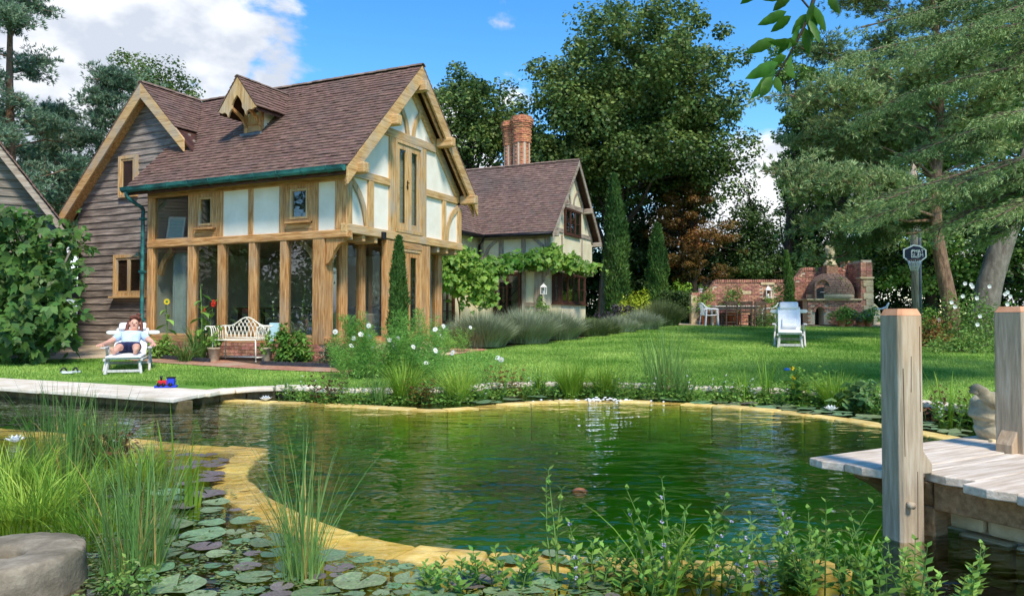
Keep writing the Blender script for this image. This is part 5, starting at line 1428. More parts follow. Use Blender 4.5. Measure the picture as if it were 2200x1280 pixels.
def chair(loc, rz, label):
    t = thing('garden_chair',label,'chair',loc,rz,'dark slatted garden chairs')
    for sx in (-1,1):
        MB().box(sx*.21-.02,sx*.21+.02,.17,.21,0,.44).build('leg',brown_ch,t); MB().bar((sx*.20,-.21,0),(sx*.20,-.27,.92),.04,.04).build('leg',brown_ch,t)
    MB().box(-.23,.23,-.22,.23,.43,.46).build('seat',brown_ch,t,bevel=.008)
    MB().box(-.22,.22,-.285,-.255,.82,.93).build('top_rail',brown_ch,t,bevel=.008); MB().box(-.2,.2,-.265,-.24,.52,.57).build('back_rail',brown_ch,t)
    for i in range(6): MB().bar((-.15+i*.06,-.245,.56),(-.15+i*.06,-.27,.83),.02,.012).build('back_slat',brown_ch,t)
    MB().box(-.2,.2,-.2,-.17,.16,.19).build('stretcher',brown_ch,t)
    return t
c1_ = chair((tab.location.x-.42,28.05,terr(28.05)),R(3),'dark slatted chair at the white chair end of the garden table')
for px_,rz_,lb in ((0.12,-2,'dark slatted chair at the middle of the garden table'),(.62,4,'dark slatted chair at the lantern end of the garden table')):
    dup(c1_,(tab.location.x+px_,28.05+rnd.uniform(-.05,.05),terr(28.05)),R(rz_),lb)
dup(c1_,(tab.location.x-.05,29.72,terr(29.72)),R(180),'dark slatted chair between the garden table and the brick wall')
def plastic_chair(loc, rz, label):
    t = thing('plastic_chair',label,'chair',loc,rz,'white plastic garden chairs'); m = plastic_w
    for sx in (-1,1):
        MB().bar((sx*.27,.25,0),(sx*.25,.22,.62),.05,.035,taper=.9).build('leg',m,t); MB().bar((sx*.26,-.28,0),(sx*.24,-.22,.60),.05,.035).build('leg',m,t)
        MB().tube(smooth_line([(sx*.25,.24,.60),(sx*.27,.1,.64),(sx*.26,-.12,.65),(sx*.22,-.28,.72)],4),.028,8).build('arm',m,t)
    slabcurve([(.24,.42),(0,.40),(-.22,.41)],.46,.03,1).build('seat',m,t)
    for i in range(5): MB().bar((-.17+i*.085,-.23,.43),(-.155+i*.078,-.33,.82),.05,.015).build('back_slat',m,t)
    MB().tube(smooth_line([(-.23,-.27,.70),(-.2,-.33,.81),(0,-.35,.86),(.2,-.33,.81),(.23,-.27,.70)],4),.025,8).build('back_rim',m,t)
    return t
def gpd(px, y): return Vector(((px-1100)/1640*y, y, terr(y)))
plastic_chair(gpd(1524,28.6),R(-80),'white plastic chair at the end of the long garden table')
plastic_chair(gpd(1651,29.0),R(70),'white plastic chair beside the brick wall niche')
plastic_chair(gpd(1887,28.6),R(60),'white plastic chair beside the leaning round board')
rb = thing('round_board','pale round slatted table top leaning by the wall pier','table top',gpd(1868,29.2)+Vector((0,0,.0)),0); rb.rotation_euler=(R(-14),0,0)
for i in range(8):
    z0 = .06+i*.115; hwd = lambda z: math.sqrt(max(0,.48**2-(z-.48)**2))
    a,b = hwd(z0),hwd(z0+.105); MB().prism([(-a,0,z0),(a,0,z0),(b,0,z0+.105),(-b,0,z0+.105)],(0,.03,0)).build('slat',mat('pale_sage_slat', s(168,164,132), s(196,192,160), scale=6, rough=.85, bump=.2) if i==0 else bpy.data.materials['pale_sage_slat'],rb)
MB().box(-.1,.1,.03,.06,.0,.9).build('batten',gryw['z'],rb)
fch = thing('folded_chair','weathered folding chair frame leaning on the wall pier','chair',gpd(1856,29.4),R(20))
fch.rotation_euler=(0,R(-22),R(20))
for xx in (-.2,.2): MB().bar((xx,0,-.02),(xx+.02,.0,1.25),.035,.03).build('leg',gryw['z'],fch)
for zz_ in (.5,.8,.95,1.1,1.2): MB().box(-.2,.22,-.01,.015,zz_,zz_+.045).build('slat',gryw['x'],fch)
# lanterns
def lantern(loc, label, sc=1.0, rz=0, bracket=False):
    t = thing('lantern',label,'lantern',loc,rz,'white lanterns'); t.scale=(sc,)*3
    MB().box(-.11,.11,-.11,.11,0,.03).build('base',white_paint,t,bevel=.004)
    for sx in (-1,1):
        for sy in (-1,1): MB().box(sx*.09-.012,sx*.09+.012,sy*.09-.012,sy*.09+.012,.03,.29).build('corner_bar',white_paint,t)
    MB().lathe([(.155,.285),(.15,.31),(.02,.44),(.001,.44)],4,smooth=False).build('roof',white_paint,t).rotation_euler=(0,0,R(45))
    MB().tube([(.0,0,.44),(.03,0,.47),(0,0,.50),(-.03,0,.47),(0,0,.44)],.006,6).build('ring',white_paint,t)
    MB().box(-.078,.078,-.004,.004,.03,.285).build('glass_pane',glass_m,t)
    MB().lathe([(.03,.03),(.03,.15),(.001,.15)],10).build('candle',cushion_m,t)
    return t
nx0 = x0w+(niche[0]+niche[1])/2
lantern((nx0,GWY-.05,Z0+niche[2]),'white metal lantern standing in the brick wall niche',1.05)
ll = lantern(CM @ Vector((-.12,-.22,1.78)),'white metal lantern hanging beside the dark bay window',.85,HA)
MB().tube([(0,.0,.50),(0,.0,.56),(0,.2,.60)],.01,6).build('bracket',black_m,ll)
# basketball board on pole
bp_ = gpd(1967,27.0)
pole = thing('basketball_hoop','dark octagonal basketball board with hoop and net on a wooden pole','basketball hoop',bp_,0)
MB().tube([(0,0,-.1),(0,.02,3.0),(.01,.03,6.4)],[.13,.115,.10],12).build('pole',gryw['z'],pole)
by = -.16
zb0 = at(1962,545,26.85).z-bp_.z
wb, hb_ = .41, .32
oc_ = [(-wb,-.14),(-wb*.45,-hb_),(wb*.5,-hb_*.9),(wb,-.13),(wb,.14),(wb*.45,hb_*.9),(-.05,hb_),(-wb*.6,hb_*.7),(-wb,.16)]
MB().prism([(a-.08,by,zb0+b) for a,b in oc_],(0,.03,0)).build('backboard',white_paint,pole)
nvy = mat('navy_board', s(20,26,44), s(30,36,58), bump=0, rough=.5)
MB().prism([((a)*.88-.08,by-.006,zb0+b*.86) for a,b in oc_],(0,.006,0)).build('board_face',nvy,pole)
fb = MB().box(-.14-.08,.14-.08,by-.012,by-.007,zb0-.14,zb0-.12).box(-.14-.08,.14-.08,by-.012,by-.007,zb0+.10,zb0+.12).box(-.14-.08,-.12-.08,by-.012,by-.007,zb0-.12,zb0+.10).box(.12-.08,.14-.08,by-.012,by-.007,zb0-.12,zb0+.10)
fb.build('target_square',white_paint,pole)
for body,dz_,dx_ in (('PHAT',.03,.06),('SLAM',-.11,.06)):
    cu = bpy.data.curves.new('lettering','FONT'); cu.body = body; cu.size = .17; cu.align_x = 'CENTER'; cu.extrude = .001; cu.materials.append(white_paint)
    o = bpy.data.objects.new('lettering_source',cu); col.objects.link(o)
    me = bpy.data.meshes.new_from_object(o.evaluated_get(bpy.context.evaluated_depsgraph_get())); bpy.data.objects.remove(o)
    o = link('lettering',me,pole); o.location=(dx_-.05,by-.011,zb0+dz_); o.rotation_euler=(R(90),0,0)
MB().tube([(-.22+.22*math.cos(a)-.02,by-.25+.22*math.sin(a),zb0-.24) for a in np.linspace(0,2*math.pi,20)],.012,6).build('rim',brick_m,pole)
nt = MB()
for i in range(10):
    a = 2*math.pi*i/10; p = Vector((-.24+.22*math.cos(a),by-.25+.22*math.sin(a),zb0-.24))
    for sg in (1,-1):
        a2 = a+sg*.5; nt.tube([p,(-.24+.12*math.cos(a2),by-.25+.12*math.sin(a2),zb0-.62)],.006,4)
nt.build('net',cushion_m,pole); MB().box(-.1,.05,by-.05,.05,zb0-.27,zb0-.2).build('bracket',black_m,pole)
# second thin metal pole behind
mp_o = MB().tube([(0,0,-.1),(0,0,4.0)],.05,8).build('steel_pole',lead_m,loc=gpd(1978,27.5)); tag(mp_o,'grey steel pole just behind the wooden basketball pole','pole')
# toys and sandals
toy = thing('toy_train','small red and blue toy train on a stand on the terrace slab','toy',wp(356,832,.018),R(10))
red = mat('red_plastic', s(190,28,40), s(206,40,50), bump=0, rough=.4); blu = mat('blue_plastic', s(30,50,170), s(44,70,196), bump=0, rough=.4); blk = mat('black_plastic', s(18,18,22), s(28,28,32), bump=0, rough=.4)
MB().box(-.14,.15,-.05,.05,.0,.03).build('stand',blu,toy,bevel=.006)
MB().box(-.10,.02,-.04,.04,.035,.10).build('body',red,toy,bevel=.01); MB().box(.02,.12,-.04,.04,.035,.13).build('cab',blu,toy,bevel=.01)
MB().box(.015,.125,-.045,.045,.13,.145).build('roof',blk,toy); MB().lathe([(.012,.10),(.02,.16),(.001,.16)],10,(-.06,0,0)).build('funnel',blk,toy)
for xx in (-.08,-.02,.07): MB().tube([(xx,-.05,.04),(xx,-.03,.04)],.028,12).build('wheel',blk,toy)
blk2 = thing('sandals','pair of black and white sandals left on the grass by the terrace','sandals',gp(148,803),R(20))
for i,(xx,rot) in enumerate(((-.06,.3),(.09,-.5))):
    o = MB().prism([(-.045,-.12,0),(-.03,-.135,0),(.03,-.135,0),(.045,-.1,0),(.035,.0,0),(.045,.09,0),(.03,.13,0),(-.03,.13,0),(-.045,.08,0),(-.035,.0,0)],(0,0,.03)).build('sole',plastic_w,blk2,loc=(xx,0,.02)); o.rotation_euler=(0,0,rot)
    MB().tube(smooth_line([(-.045,.03,.03),(-.02,.04,.075),(.02,.04,.075),(.045,.03,.03)],4),.014,6).build('strap',blk,o)
# parked car in the gap beside the boarded wing
carp = at(150,690,27.5); carp.z = terr(27.5)
car = thing('parked_car','pale silver car parked in the gap beside the boarded wing','car',carp,R(60))
cpaint = mat('car_paint', s(206,212,220), s(214,220,228), bump=0, rough=.25, coat=.6, spec=.5)
cb_ = [(-2.1,.3),(-2.15,.75),(-1.9,.92),(-1.2,1.0),(-.6,1.42),(.9,1.46),(1.6,1.05),(2.05,.95),(2.12,.5),(2.05,.3)]
MB().prism([(a,-.85,b) for a,b in cb_],(0,1.7,0)).build('body',cpaint,car,bevel=.06)
for sy in (-.853,.848): MB().prism([(-1.05,sy,1.0),(-.55,sy,1.36),(.82,sy,1.38),(1.35,sy,1.03)],(0,.005,0)).build('side_window',blk,car)
MB().prism([(-1.22,-.7,1.01),(-.64,-.66,1.41),(-.64,.66,1.41),(-1.22,.7,1.01)],(-.01,0,.012)).build('windscreen',blk,car)
for xx in (-1.3,1.35):
    for sy in (-1,1):
        w_ = MB().tube([(xx,sy*.70,.32),(xx,sy*.87,.32)],.32,18).build('wheel',blk,car); MB().tube([(xx,sy*.86,.32),(xx,sy*.88,.32)],.2,14).build('rim',lead_m,w_)
for sy in (-.6,.6): MB().box(-2.17,-2.1,sy-.18,sy+.18,.66,.8).build('headlight',cushion_m,car)
# ================================================================== TREES
G_ = lambda seed: np.random.default_rng(seed)
def limb(mb, p, q, r0, r1, g, n=4, sag=.12, sides=6):
    p = Vector(p); q = Vector(q); L = (q-p).length; pts = []
    for i in range(n+1):
        t = i/n; j = Vector(g.normal(0,1,3))*L*.035*math.sin(math.pi*t)
        pts.append(p.lerp(q,t) + Vector((0,0,L*sag*math.sin(math.pi*t)))*1 + j)
    mb.tube(pts, [r0+(r1-r0)*i/n for i in range(n+1)], sides, cap=False)
    return pts
def clump_leaves(C, rad, nper, leaf, g, flat=.75, up=.55, aspect=.75):
    """leaves on the shell of clumps C (n,3) with radii rad"""
    n = len(C)*nper; ci = np.repeat(np.arange(len(C)), nper)
    d = rsph(n, g); r = rad[ci]*(.45+.6*g.random(n)**.6)
    P = C[ci] + d*np.stack([r, r, r*flat], 1)
    nr = unit(d*.6 + np.array([0,0,up]) + g.normal(0,.45,(n,3)))
    D = unit(np.cross(nr, rsph(n, g)))
    L = leaf*g.uniform(.7,1.3,n)
    return leaves(P, D, nr, L, L*aspect, .12)
def broad(name, label, base, top, tr, ells, nclump, crad, nper, leaf, lm, bm_, seed, group=None, flat=.75, extra=None, fork=.35):
    g = G_(seed); base = Vector(base); t = thing(name, label, 'tree', base, 0, group)
    vol = np.array([e[3]*e[4]*e[5] for e in ells]); ei = g.choice(len(ells), nclump, p=vol/vol.sum())
    EL = np.array(ells); d = rsph(nclump, g); r = g.random(nclump)**(1/2.4)
    C = EL[ei,:3] + d*EL[ei,3:]*r[:,None]
    mb = MB(); cx_ = EL[:,0].mean(); cy_ = EL[:,1].mean()
    tp = Vector((cx_*.6+top[0]*.4, cy_*.6+top[1]*.4, top[2]))
    pts = []
    for i in range(8):
        k = i/7; pts.append(Vector((tp.x*k**1.5, tp.y*k**1.5, tp.z*k)) + Vector((g.normal(0,.12),g.normal(0,.12),0))*k)
    mb.tube([Vector((0,0,-.3)) + pts[0]] + pts, [tr*1.35]+[tr*(1.1-.95*i/7) for i in range(8)], 10)
    for c_ in C[::max(1,int(nclump/70))]:
        zz_ = max(.15, min(.95, (c_[2]/tp.z)-fork*g.random()))
        k = zz_*7; i0 = min(6,int(k)); p = pts[i0].lerp(pts[i0+1], k-i0)
        limb(mb, p, c_, tr*.34*(1.1-zz_), tr*.05, g)
    mb.build('trunk', bm_, t)
    rad = crad*g.uniform(.6,1.35,nclump)
    V, F = clump_leaves(C, rad, nper, leaf, g, flat)
    if extra:
        V2, F2 = extra(g); V, F = cat((V,F),(V2,F2))
    link('crown', npmesh('crown', V, F, lm), t)
    return t
lm_syc = leafmat('sycamore_leaf', s(68,96,44), s(118,138,68), var=.4, huevar=.025)
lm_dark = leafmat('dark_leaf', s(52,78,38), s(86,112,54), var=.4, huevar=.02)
lm_mid = leafmat('mid_leaf', s(84,122,50), s(132,162,78), var=.4, huevar=.025)
lm_yel = leafmat('lime_leaf', s(150,170,40), s(196,210,70), var=.25, huevar=.02)
lm_rust = leafmat('rust_leaf', s(92,88,42), s(150,104,54), var=.35, huevar=.03, scale=.35)
lm_grey = leafmat('grey_leaf', s(92,112,88), s(140,156,128), var=.3, huevar=.02)
lm_pine = leafmat('pine_needle', s(80,108,84), s(132,156,122), var=.4, huevar=.02, transl=.15, rough=.6)
lm_pine2 = leafmat('olive_pine_needle', s(94,116,68), s(148,166,106), var=.4, huevar=.04, transl=.15, rough=.6, scale=.3)  # olive green needles of the scots pine
lm_cedar = leafmat('cedar_needle', s(96,124,72), s(150,170,104), var=.35, huevar=.02, transl=.2, rough=.6)
lm_cyp = leafmat('cypress_leaf', s(54,88,38), s(92,124,54), var=.35, huevar=.015, transl=.15)
lm_fig = leafmat('fig_leaf', s(52,86,36), s(94,128,56), var=.45, huevar=.02, transl=.25)

# big sycamore and its neighbours behind the cottage
def rel(base, px, py, y): p = at(px,py,y); return (p.x-base[0], p.y-base[1], p.z-base[2])
b = (at(1300,650,35).x, 35.0, terr(35)); k = 35/1640
def E_(base, px, py, y, rx, rz, ry=None):
    p = rel(base,px,py,y); s_ = y/1640; return (*p, rx*s_, (ry or rx)*s_, rz*s_)
broad('sycamore_tree','tall broad sycamore towering behind the cottage chimneys',b,(1.2,.6,11.5),.36,
      [E_(b,1370,165,35.5,225,150,200),E_(b,1250,290,35,150,110),E_(b,1490,290,36,120,130),E_(b,1340,330,36,210,120),E_(b,1510,390,37,90,90),E_(b,1180,330,35,80,60)],520,.74,190,.17,lm_syc,bark_dark,31)
b = (at(1010,600,37).x, 37.0, terr(37))
broad('sycamore_tree','lower sycamore between the main gable and the chimneys',b,(0,0,9.5),.28,
      [E_(b,1000,250,37,125,95),E_(b,1090,300,37,100,90),E_(b,950,330,37,90,80)],150,.7,160,.17,lm_syc,bark_dark,32)
b = (at(1380,640,39).x, 39.0, terr(39))
broad('yew_tree','dark spreading yew under the sycamore crown',b,(0,0,6),.3,[E_(b,1370,500,39,150,150),E_(b,1300,560,38,100,110),E_(b,1480,540,40,120,130)],110,.8,200,.17,lm_dark,bark_dark,33)
b = (at(1490,650,36).x, 36.0, terr(36))
broad('maple_tree','rusty brown leaved maple behind the garden wall',b,(0,0,6),.2,[E_(b,1485,440,36,75,70),E_(b,1500,530,36,105,75),E_(b,1450,480,36,60,60)],95,.42,190,.11,lm_rust,bark_dark,34,flat=.5)
b = (at(1615,650,37).x, 37.0, terr(37))
broad('holly_tree','dark pointed evergreen between maple and pizza oven',b,(0,0,6),.18,[E_(b,1605,520,37,70,90),E_(b,1600,440,37,38,60),E_(b,1620,580,37,85,60)],90,.5,190,.12,lm_dark,bark_dark,35)
b = (at(1690,650,38).x, 38.0, terr(38))
broad('ash_tree','tall light leaved ash behind the pizza oven chimney',b,(.5,0,12),.26,[E_(b,1735,230,38,65,160),E_(b,1755,400,38,85,130),E_(b,1705,330,38,35,110),E_(b,1720,520,38,60,80),E_(b,1695,120,38,45,80)],130,.55,170,.15,lm_mid,bark_m,36)
for i,(px,y,ex,lb,lm,nn) in enumerate(((1800,36,[(1850,330,150,190),(1850,520,130,110),(1780,560,100,90)],'dense green tree behind the basketball pole',lm_dark,150),
                           (2000,34,[(2000,300,190,220),(2060,520,170,120),(1930,560,120,90)],'dense leafy tree behind the leaning pine trunk',lm_mid,170),
                           (2230,32,[(2220,300,170,260),(2180,540,140,120)],'dense tree behind the thick grey trunk',lm_dark,130),
                           (2440,30,[(2430,300,200,260)],'broad tree beyond the deck posts',lm_mid,100))):
    b = (at(px,650,y).x, float(y), terr(y))
    broad('woodland_tree',lb,b,(0,0,8),.25,[E_(b,a,c_,y,d_,e_) for a,c_,d_,e_ in ex],nn,.75,180,.16,lm,bark_dark,40+i,'woodland behind the garden')
for i,(px,y,py,w_,h_,lb) in enumerate(((330,40,185,90,70,'yellowish deciduous tree top showing behind the wing ridge'),(700,46,420,240,200,'woodland tree hidden behind the house ridge'),(-120,34,330,150,250,'leafy tree left of the pines'))):
    b = (at(px,650,y).x, float(y), terr(y))
    broad('woodland_tree',lb,b,(0,0,at(px,py,y).z-2),.25,[E_(b,px,py,y,w_,h_),E_(b,px+10,py+120,y,w_*1.2,120)],60,.7,170,.15,lm_syc if i==0 else lm_dark,bark_dark,60+i,'woodland behind the garden')
# unseen trees added left of the garden to darken the window reflections
for i,(x_,y_,h_,lb) in enumerate(((-24,9,9,'added unseen leafy tree beyond the terrace end'),(-21,15.5,8,'added unseen leafy tree beside the barn'),(-29,3,10,'added unseen tall tree beyond the pond end'),(-27,20,11,'added unseen tall tree behind the barn yard'))):
    broad('unseen_reflection_tree',lb,(x_,y_,terr(y_)),(0,0,h_*.8),.22,[(0,0,h_*.62,3.2,3.2,h_*.42),(1,.5,h_*.3,2.8,2.8,h_*.28)],70,.8,130,.17,lm_mid if i%2 else lm_dark,bark_dark,140+i,'added unseen trees left of the garden')
# hedge / undergrowth mass closing the view under the trees
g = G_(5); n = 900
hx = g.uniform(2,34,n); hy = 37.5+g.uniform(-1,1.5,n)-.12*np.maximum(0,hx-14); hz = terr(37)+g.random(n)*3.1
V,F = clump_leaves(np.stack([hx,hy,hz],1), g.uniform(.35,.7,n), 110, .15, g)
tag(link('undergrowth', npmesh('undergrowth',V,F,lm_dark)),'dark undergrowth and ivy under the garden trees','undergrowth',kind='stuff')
hd_ = thing('clipped_hedge','dark clipped hedge at the open end of the brick wall','hedge',gpd(1462,31.0),0)
n = 260; C = np.stack([g.uniform(-.75,.75,n), g.uniform(-.3,.3,n), g.uniform(0,1.25,n)],1)
V,F = clump_leaves(C, np.full(n,.16), 60, .07, g); link('foliage',npmesh('hedge',V,F,lm_dark),hd_)
MB().tube([(0,0,-.1),(0,0,1.0)],.05,6).build('stem',bark_dark,hd_)

# ---------- pines
def needles(T, D, n, L, W_, g, spread=.8):
    """n needles at every tuft T pointing along D"""
    m = len(T); ci = np.repeat(np.arange(m), n)
    d = unit(D[ci]*1.0 + rsph(m*n,g)*spread)
    return leaves(T[ci], d, rsph(m*n,g), L*g.uniform(.7,1.2,m*n), W_)
def pine(name, label, base, pts, tr, boughs, lm, bm_, seed, tufts=26, nn=11, L=.16, W_=.022, size=.75, group=None):
    """pts: trunk polyline (relative); boughs: list of (height fraction, dx, dy, dz, clumps)"""
    g = G_(seed); t = thing(name, label, 'tree', base, 0, group); mb = MB()
    P = smooth_line(pts, 4); n = len(P)
    mb.tube(P, [tr*(1.15-.98*i/(n-1)) for i in range(n)], 12)
    TT = []; DD = []
    for h, dx, dy, dz_, nc in boughs:
        k = h*(n-1); i0 = min(n-2,int(k)); p = P[i0].lerp(P[i0+1],k-i0); q = p+Vector((dx,dy,dz_))
        bp_ = limb(mb, p, q, tr*.30*(1.15-h), tr*.06, g, 5, .06)
        L_ = (q-p).length
        for c_ in range(nc):
            u = .3+.7*g.random()**.7; o = p.lerp(q,u) + Vector((0,0,L_*.06*math.sin(math.pi*u)))
            tip = o + Vector((g.normal(0,.55)*size,g.normal(0,.55)*size,g.normal(.1,.22)*size))
            limb(mb, o, tip, .018, .007, g, 2, 0, 4)
            m = tufts; a = g.random((m,1)); pos = np.array(o)*(1-a)+np.array(tip)*a + g.normal(0,.17*size,(m,3))*np.array([1,1,.6])
            TT.append(pos); DD.append(unit(np.array(tip-o)[None]*.8+np.array([0,0,.35])+g.normal(0,.35,(m,3))))
    mb.build('trunk', bm_, t)
    V,F = needles(np.concatenate(TT), np.concatenate(DD), nn, L, W_, g)
    link('crown', npmesh('needles',V,F,lm), t); return t
def ring_boughs(g, h0, h1, n, r0, r1, nc, dz0=.2, az=None):
    out = []
    for i in range(n):
        u = i/max(1,n-1); a = g.uniform(0,2*math.pi) if az is None else g.uniform(*az)
        r = (r0+(r1-r0)*u)*g.uniform(.7,1.15); out.append((h0+(h1-h0)*u, r*math.cos(a), r*math.sin(a), r*g.uniform(-.05,.35)+dz0, nc))
    return out
g = G_(71)
for px,y,topy,r0,lb,sd_ in ((15,30,-90,3.4,'tall blue green pine at the left edge behind the barn',72),(120,33,250,3.6,'bushy blue green pine behind the boarded wing',73),(245,32,165,2.4,'slender young pine peeping over the wing roof',74),(-110,28,100,3.5,'pine beyond the barn roof',75),(60,36,330,4.0,'shaded pine deep behind the barn',76)):
    b = Vector((at(px,600,y).x, y, terr(y))); hz_ = at(px,topy,y).z-b.z
    pine('pine_tree',lb,b,[(0,0,-.3),(.1,0,hz_*.35),(-.1,.1,hz_*.7),(0,0,hz_)],.24,ring_boughs(G_(sd_),.28,.99,30,r0,.35,9),lm_pine,bark_pine,sd_,tufts=24,nn=10,L=.20,W_=.028,size=1.0,group='pines behind the barn')
# leaning scots pine by the rose bed
b = gp(2050,737); y0 = b.y
def tr_(px,py,dy=0): p = at(px,py,y0+dy); return (p.x-b.x, p.y-b.y, p.z-b.z)
tp_ = [(0,.0,-.3),tr_(2050,735),tr_(2040,650),tr_(2022,560),tr_(2010,470),tr_(2012,380),tr_(2020,260),tr_(2015,120),tr_(2000,-60),tr_(1990,-200)]
g = G_(80); bo = []
for px,py,h,nc in ((1700,320,.52,9),(1760,400,.48,9),(1820,480,.45,9),(1680,220,.6,8),(1720,120,.68,8),(1780,200,.62,9),(1850,300,.55,9),(1880,90,.75,8),(1800,20,.8,8),(1900,400,.5,7),(2150,330,.55,8),(2200,200,.65,8),(2120,420,.5,7),(2180,60,.8,8),(2050,20,.85,7),(1950,180,.68,7),(2080,250,.6,7),(1740,500,.44,7),(1790,560,.42,6),(1930,500,.45,5),(1700,430,.47,7),(1950,-40,.9,8),(1840,-60,.9,8),(2100,120,.75,7),(1660,380,.48,5),(1770,300,.55,8),(1870,210,.62,8),(1960,320,.55,7),(1990,60,.8,7)):
    p = at(px,py,y0+g.uniform(-2.2,2.2)); n_ = len(tp_); tpv = smooth_line(tp_,4); q = tpv[min(len(tpv)-1,int(h*(len(tpv)-1)))]
    bo.append((h, p.x-b.x-q.x, p.y-b.y-q.y, p.z-b.z-q.z, nc+6))
pine('scots_pine','leaning scots pine with bare curved trunk beside the rose bed',b,tp_,.21,bo,lm_pine2,bark_pine,81,tufts=44,nn=11,L=.15,W_=.021,size=1.0)
# thick grey trunk of the tree right of it
b2 = gp(2125,727); b2.z = terr(b2.y)
def t2(px,py): p = at(px,py,b2.y); return (p.x-b2.x,p.y-b2.y,p.z-b2.z)
broad('oak_tree','tree with a thick leaning grey trunk behind the deck post',b2,(1.5,0,7.5),.02,[(2.6,0,7,2.6,2.6,1.8),(1.0,1,8.5,2,2,1.5)],60,.6,170,.14,lm_mid,bark_grey,83)
ob = bpy.data.objects['oak_tree']
MB().tube([t2(2108,760),t2(2112,690),t2(2126,610),t2(2150,530),t2(2184,430),t2(2225,300)],[.42,.37,.34,.32,.28,.22],14).build('lower_trunk',bark_grey,ob)
# ---------- cedar boughs reaching in from the right
ced = thing('cedar_tree','cedar with long feathery drooping boughs reaching over the deck','tree',(10.5,11.5,-.02),0)
g = G_(90); mb = MB(); TT=[]; DD=[]
mb.tube([(0,0,-.3),(.1,0,3),(0,.1,6.5),(0,0,10)],[.42,.36,.24,.06],12)
for px,py,yy in ((1790,130,10.2),(1850,60,10.8),(1880,240,11),(1960,330,10.4),(1860,470,10.5),(1900,430,9.6),(1990,190,9.7),(2050,400,9.4),(2080,60,9.8),(2130,470,9.2),(2080,300,10.8),(1940,120,9.4),(2000,500,10.2),(2160,250,9),(2110,160,10.4),(2090,450,11),(2150,500,10.8),(2180,390,10)):
    p = at(px,py,yy)-Vector((10.5,11.5,-.02)); q0 = Vector((0,0,p.z+.5+g.uniform(-.2,.5)))
    pts_ = [q0.lerp(p,t)+Vector((0,0,.55*math.sin(math.pi*t)*.8)) for t in np.linspace(0,1,9)]
    mb.tube(pts_,[.06*(1-.85*i/8) for i in range(9)],6,cap=False)
    dirn = (p-q0).normalized(); sdv = Vector((-dirn.y,dirn.x,0)).normalized()
    for j in range(46):
        u = .28+.72*g.random(); k = u*8; i0=min(7,int(k)); o = pts_[i0].lerp(pts_[i0+1],k-i0)
        ln_ = (1.05-u*.55)*g.uniform(.5,1.0); sg = 1 if g.random()<.5 else -1
        tip = o + dirn*ln_*.75 + sdv*sg*ln_*.62 + Vector((0,0,-ln_*g.uniform(.05,.4)))
        mb.tube([o,o.lerp(tip,.5)+Vector((0,0,.03)),tip],[.008,.006,.003],4,cap=False)
        m = 70; a = g.random((m,1)); off = g.normal(0,.05,(m,3))*np.array([1,1,.4]); 
        sub = np.array(sdv)*g.normal(0,.10,(m,1)) + np.array([0,0,-1])*np.abs(g.normal(0,.05,(m,1)))
        TT.append(np.array(o)*(1-a)+np.array(tip)*a+off+sub); DD.append(unit(np.array(tip-o)[None]+g.normal(0,.35*ln_,(m,3))+np.array([0,0,-.1])))
mb.build('trunk',bark_m,ced)
V,F = needles(np.concatenate(TT),np.concatenate(DD),3,.065,.011,g,.55)
link('crown',npmesh('cedar_needles',V,F,lm_cedar),ced)
# ---------- cypresses
def cypress(label, base, h_, r, seed, n=6000, lean=0.0, leaf=.10, base_r=.5, lm=lm_cyp, group='slim cypresses'):
    g = G_(seed); t = thing('cypress_tree',label,'tree',base,0,group)
    MB().tube([(0,0,-.2),(0,0,h_*.5),(lean*h_,0,h_*.95)],[.06,.04,.008],6).build('trunk',bark_m,t)
    u = g.random(n)**.85; a = g.uniform(0,2*np.pi,n)
    prof = r*np.minimum(1, base_r+u*1.6)*np.clip((1-u)*2.0,0,1)**.6*(1+.16*np.sin(a*3+u*14)+.12*np.sin(a*5-u*23))
    rr = prof*(.55+.5*g.random(n)**.5)
    P = np.stack([rr*np.cos(a)+lean*h_*u**1.5, rr*np.sin(a), .06+u*h_*.97],1)
    D = unit(np.stack([np.cos(a)*.35,np.sin(a)*.35,np.ones(n)],1)+g.normal(0,.28,(n,3)))
    V,F = leaves(P,D,np.stack([np.cos(a),np.sin(a),.3+0*a],1)+g.normal(0,.4,(n,3)),leaf*g.uniform(.7,1.4,n),leaf*.35)
    link('crown',npmesh('cypress',V,F,lm),t); return t
cb = Vector((-2.0,13.45,.03)); cypress('dark slim cypress in front of the glazed gable doors',cb,at(838,512,13.45).z-cb.z,.145,101,9000,.0,.075,.75)
cb = gpd(1326,31.5); cypress('broad tall cypress column beside the cottage gable',cb,at(1312,372,31.5).z-cb.z,.46,102,11000,-.02,.16,.9)
cb = gpd(1413,33.5); cypress('darker cypress column by the lime green shrub',cb,at(1408,482,33.5).z-cb.z,.42,103,9000,0,.16,.9)
cb = gpd(1699,28.5); cypress('thin leaning cypress in front of the garden wall',cb,at(1690,540,28.5).z-cb.z,.16,104,4000,-.06,.10,.6)
# pale trunk beside the cottage cypress
pt_ = gpd(1302,33); o = MB().tube(smooth_line([(0,0,-.3),(.02,0,1.2),(.06,.0,2.6),(.2,.1,3.6),(.5,.2,4.6)],4),[.34]+[.30-.015*i for i in range(16)],10).build('tree_trunk',bark_grey,loc=pt_); tag(o,'pale bare trunk standing beside the cottage cypress','tree')
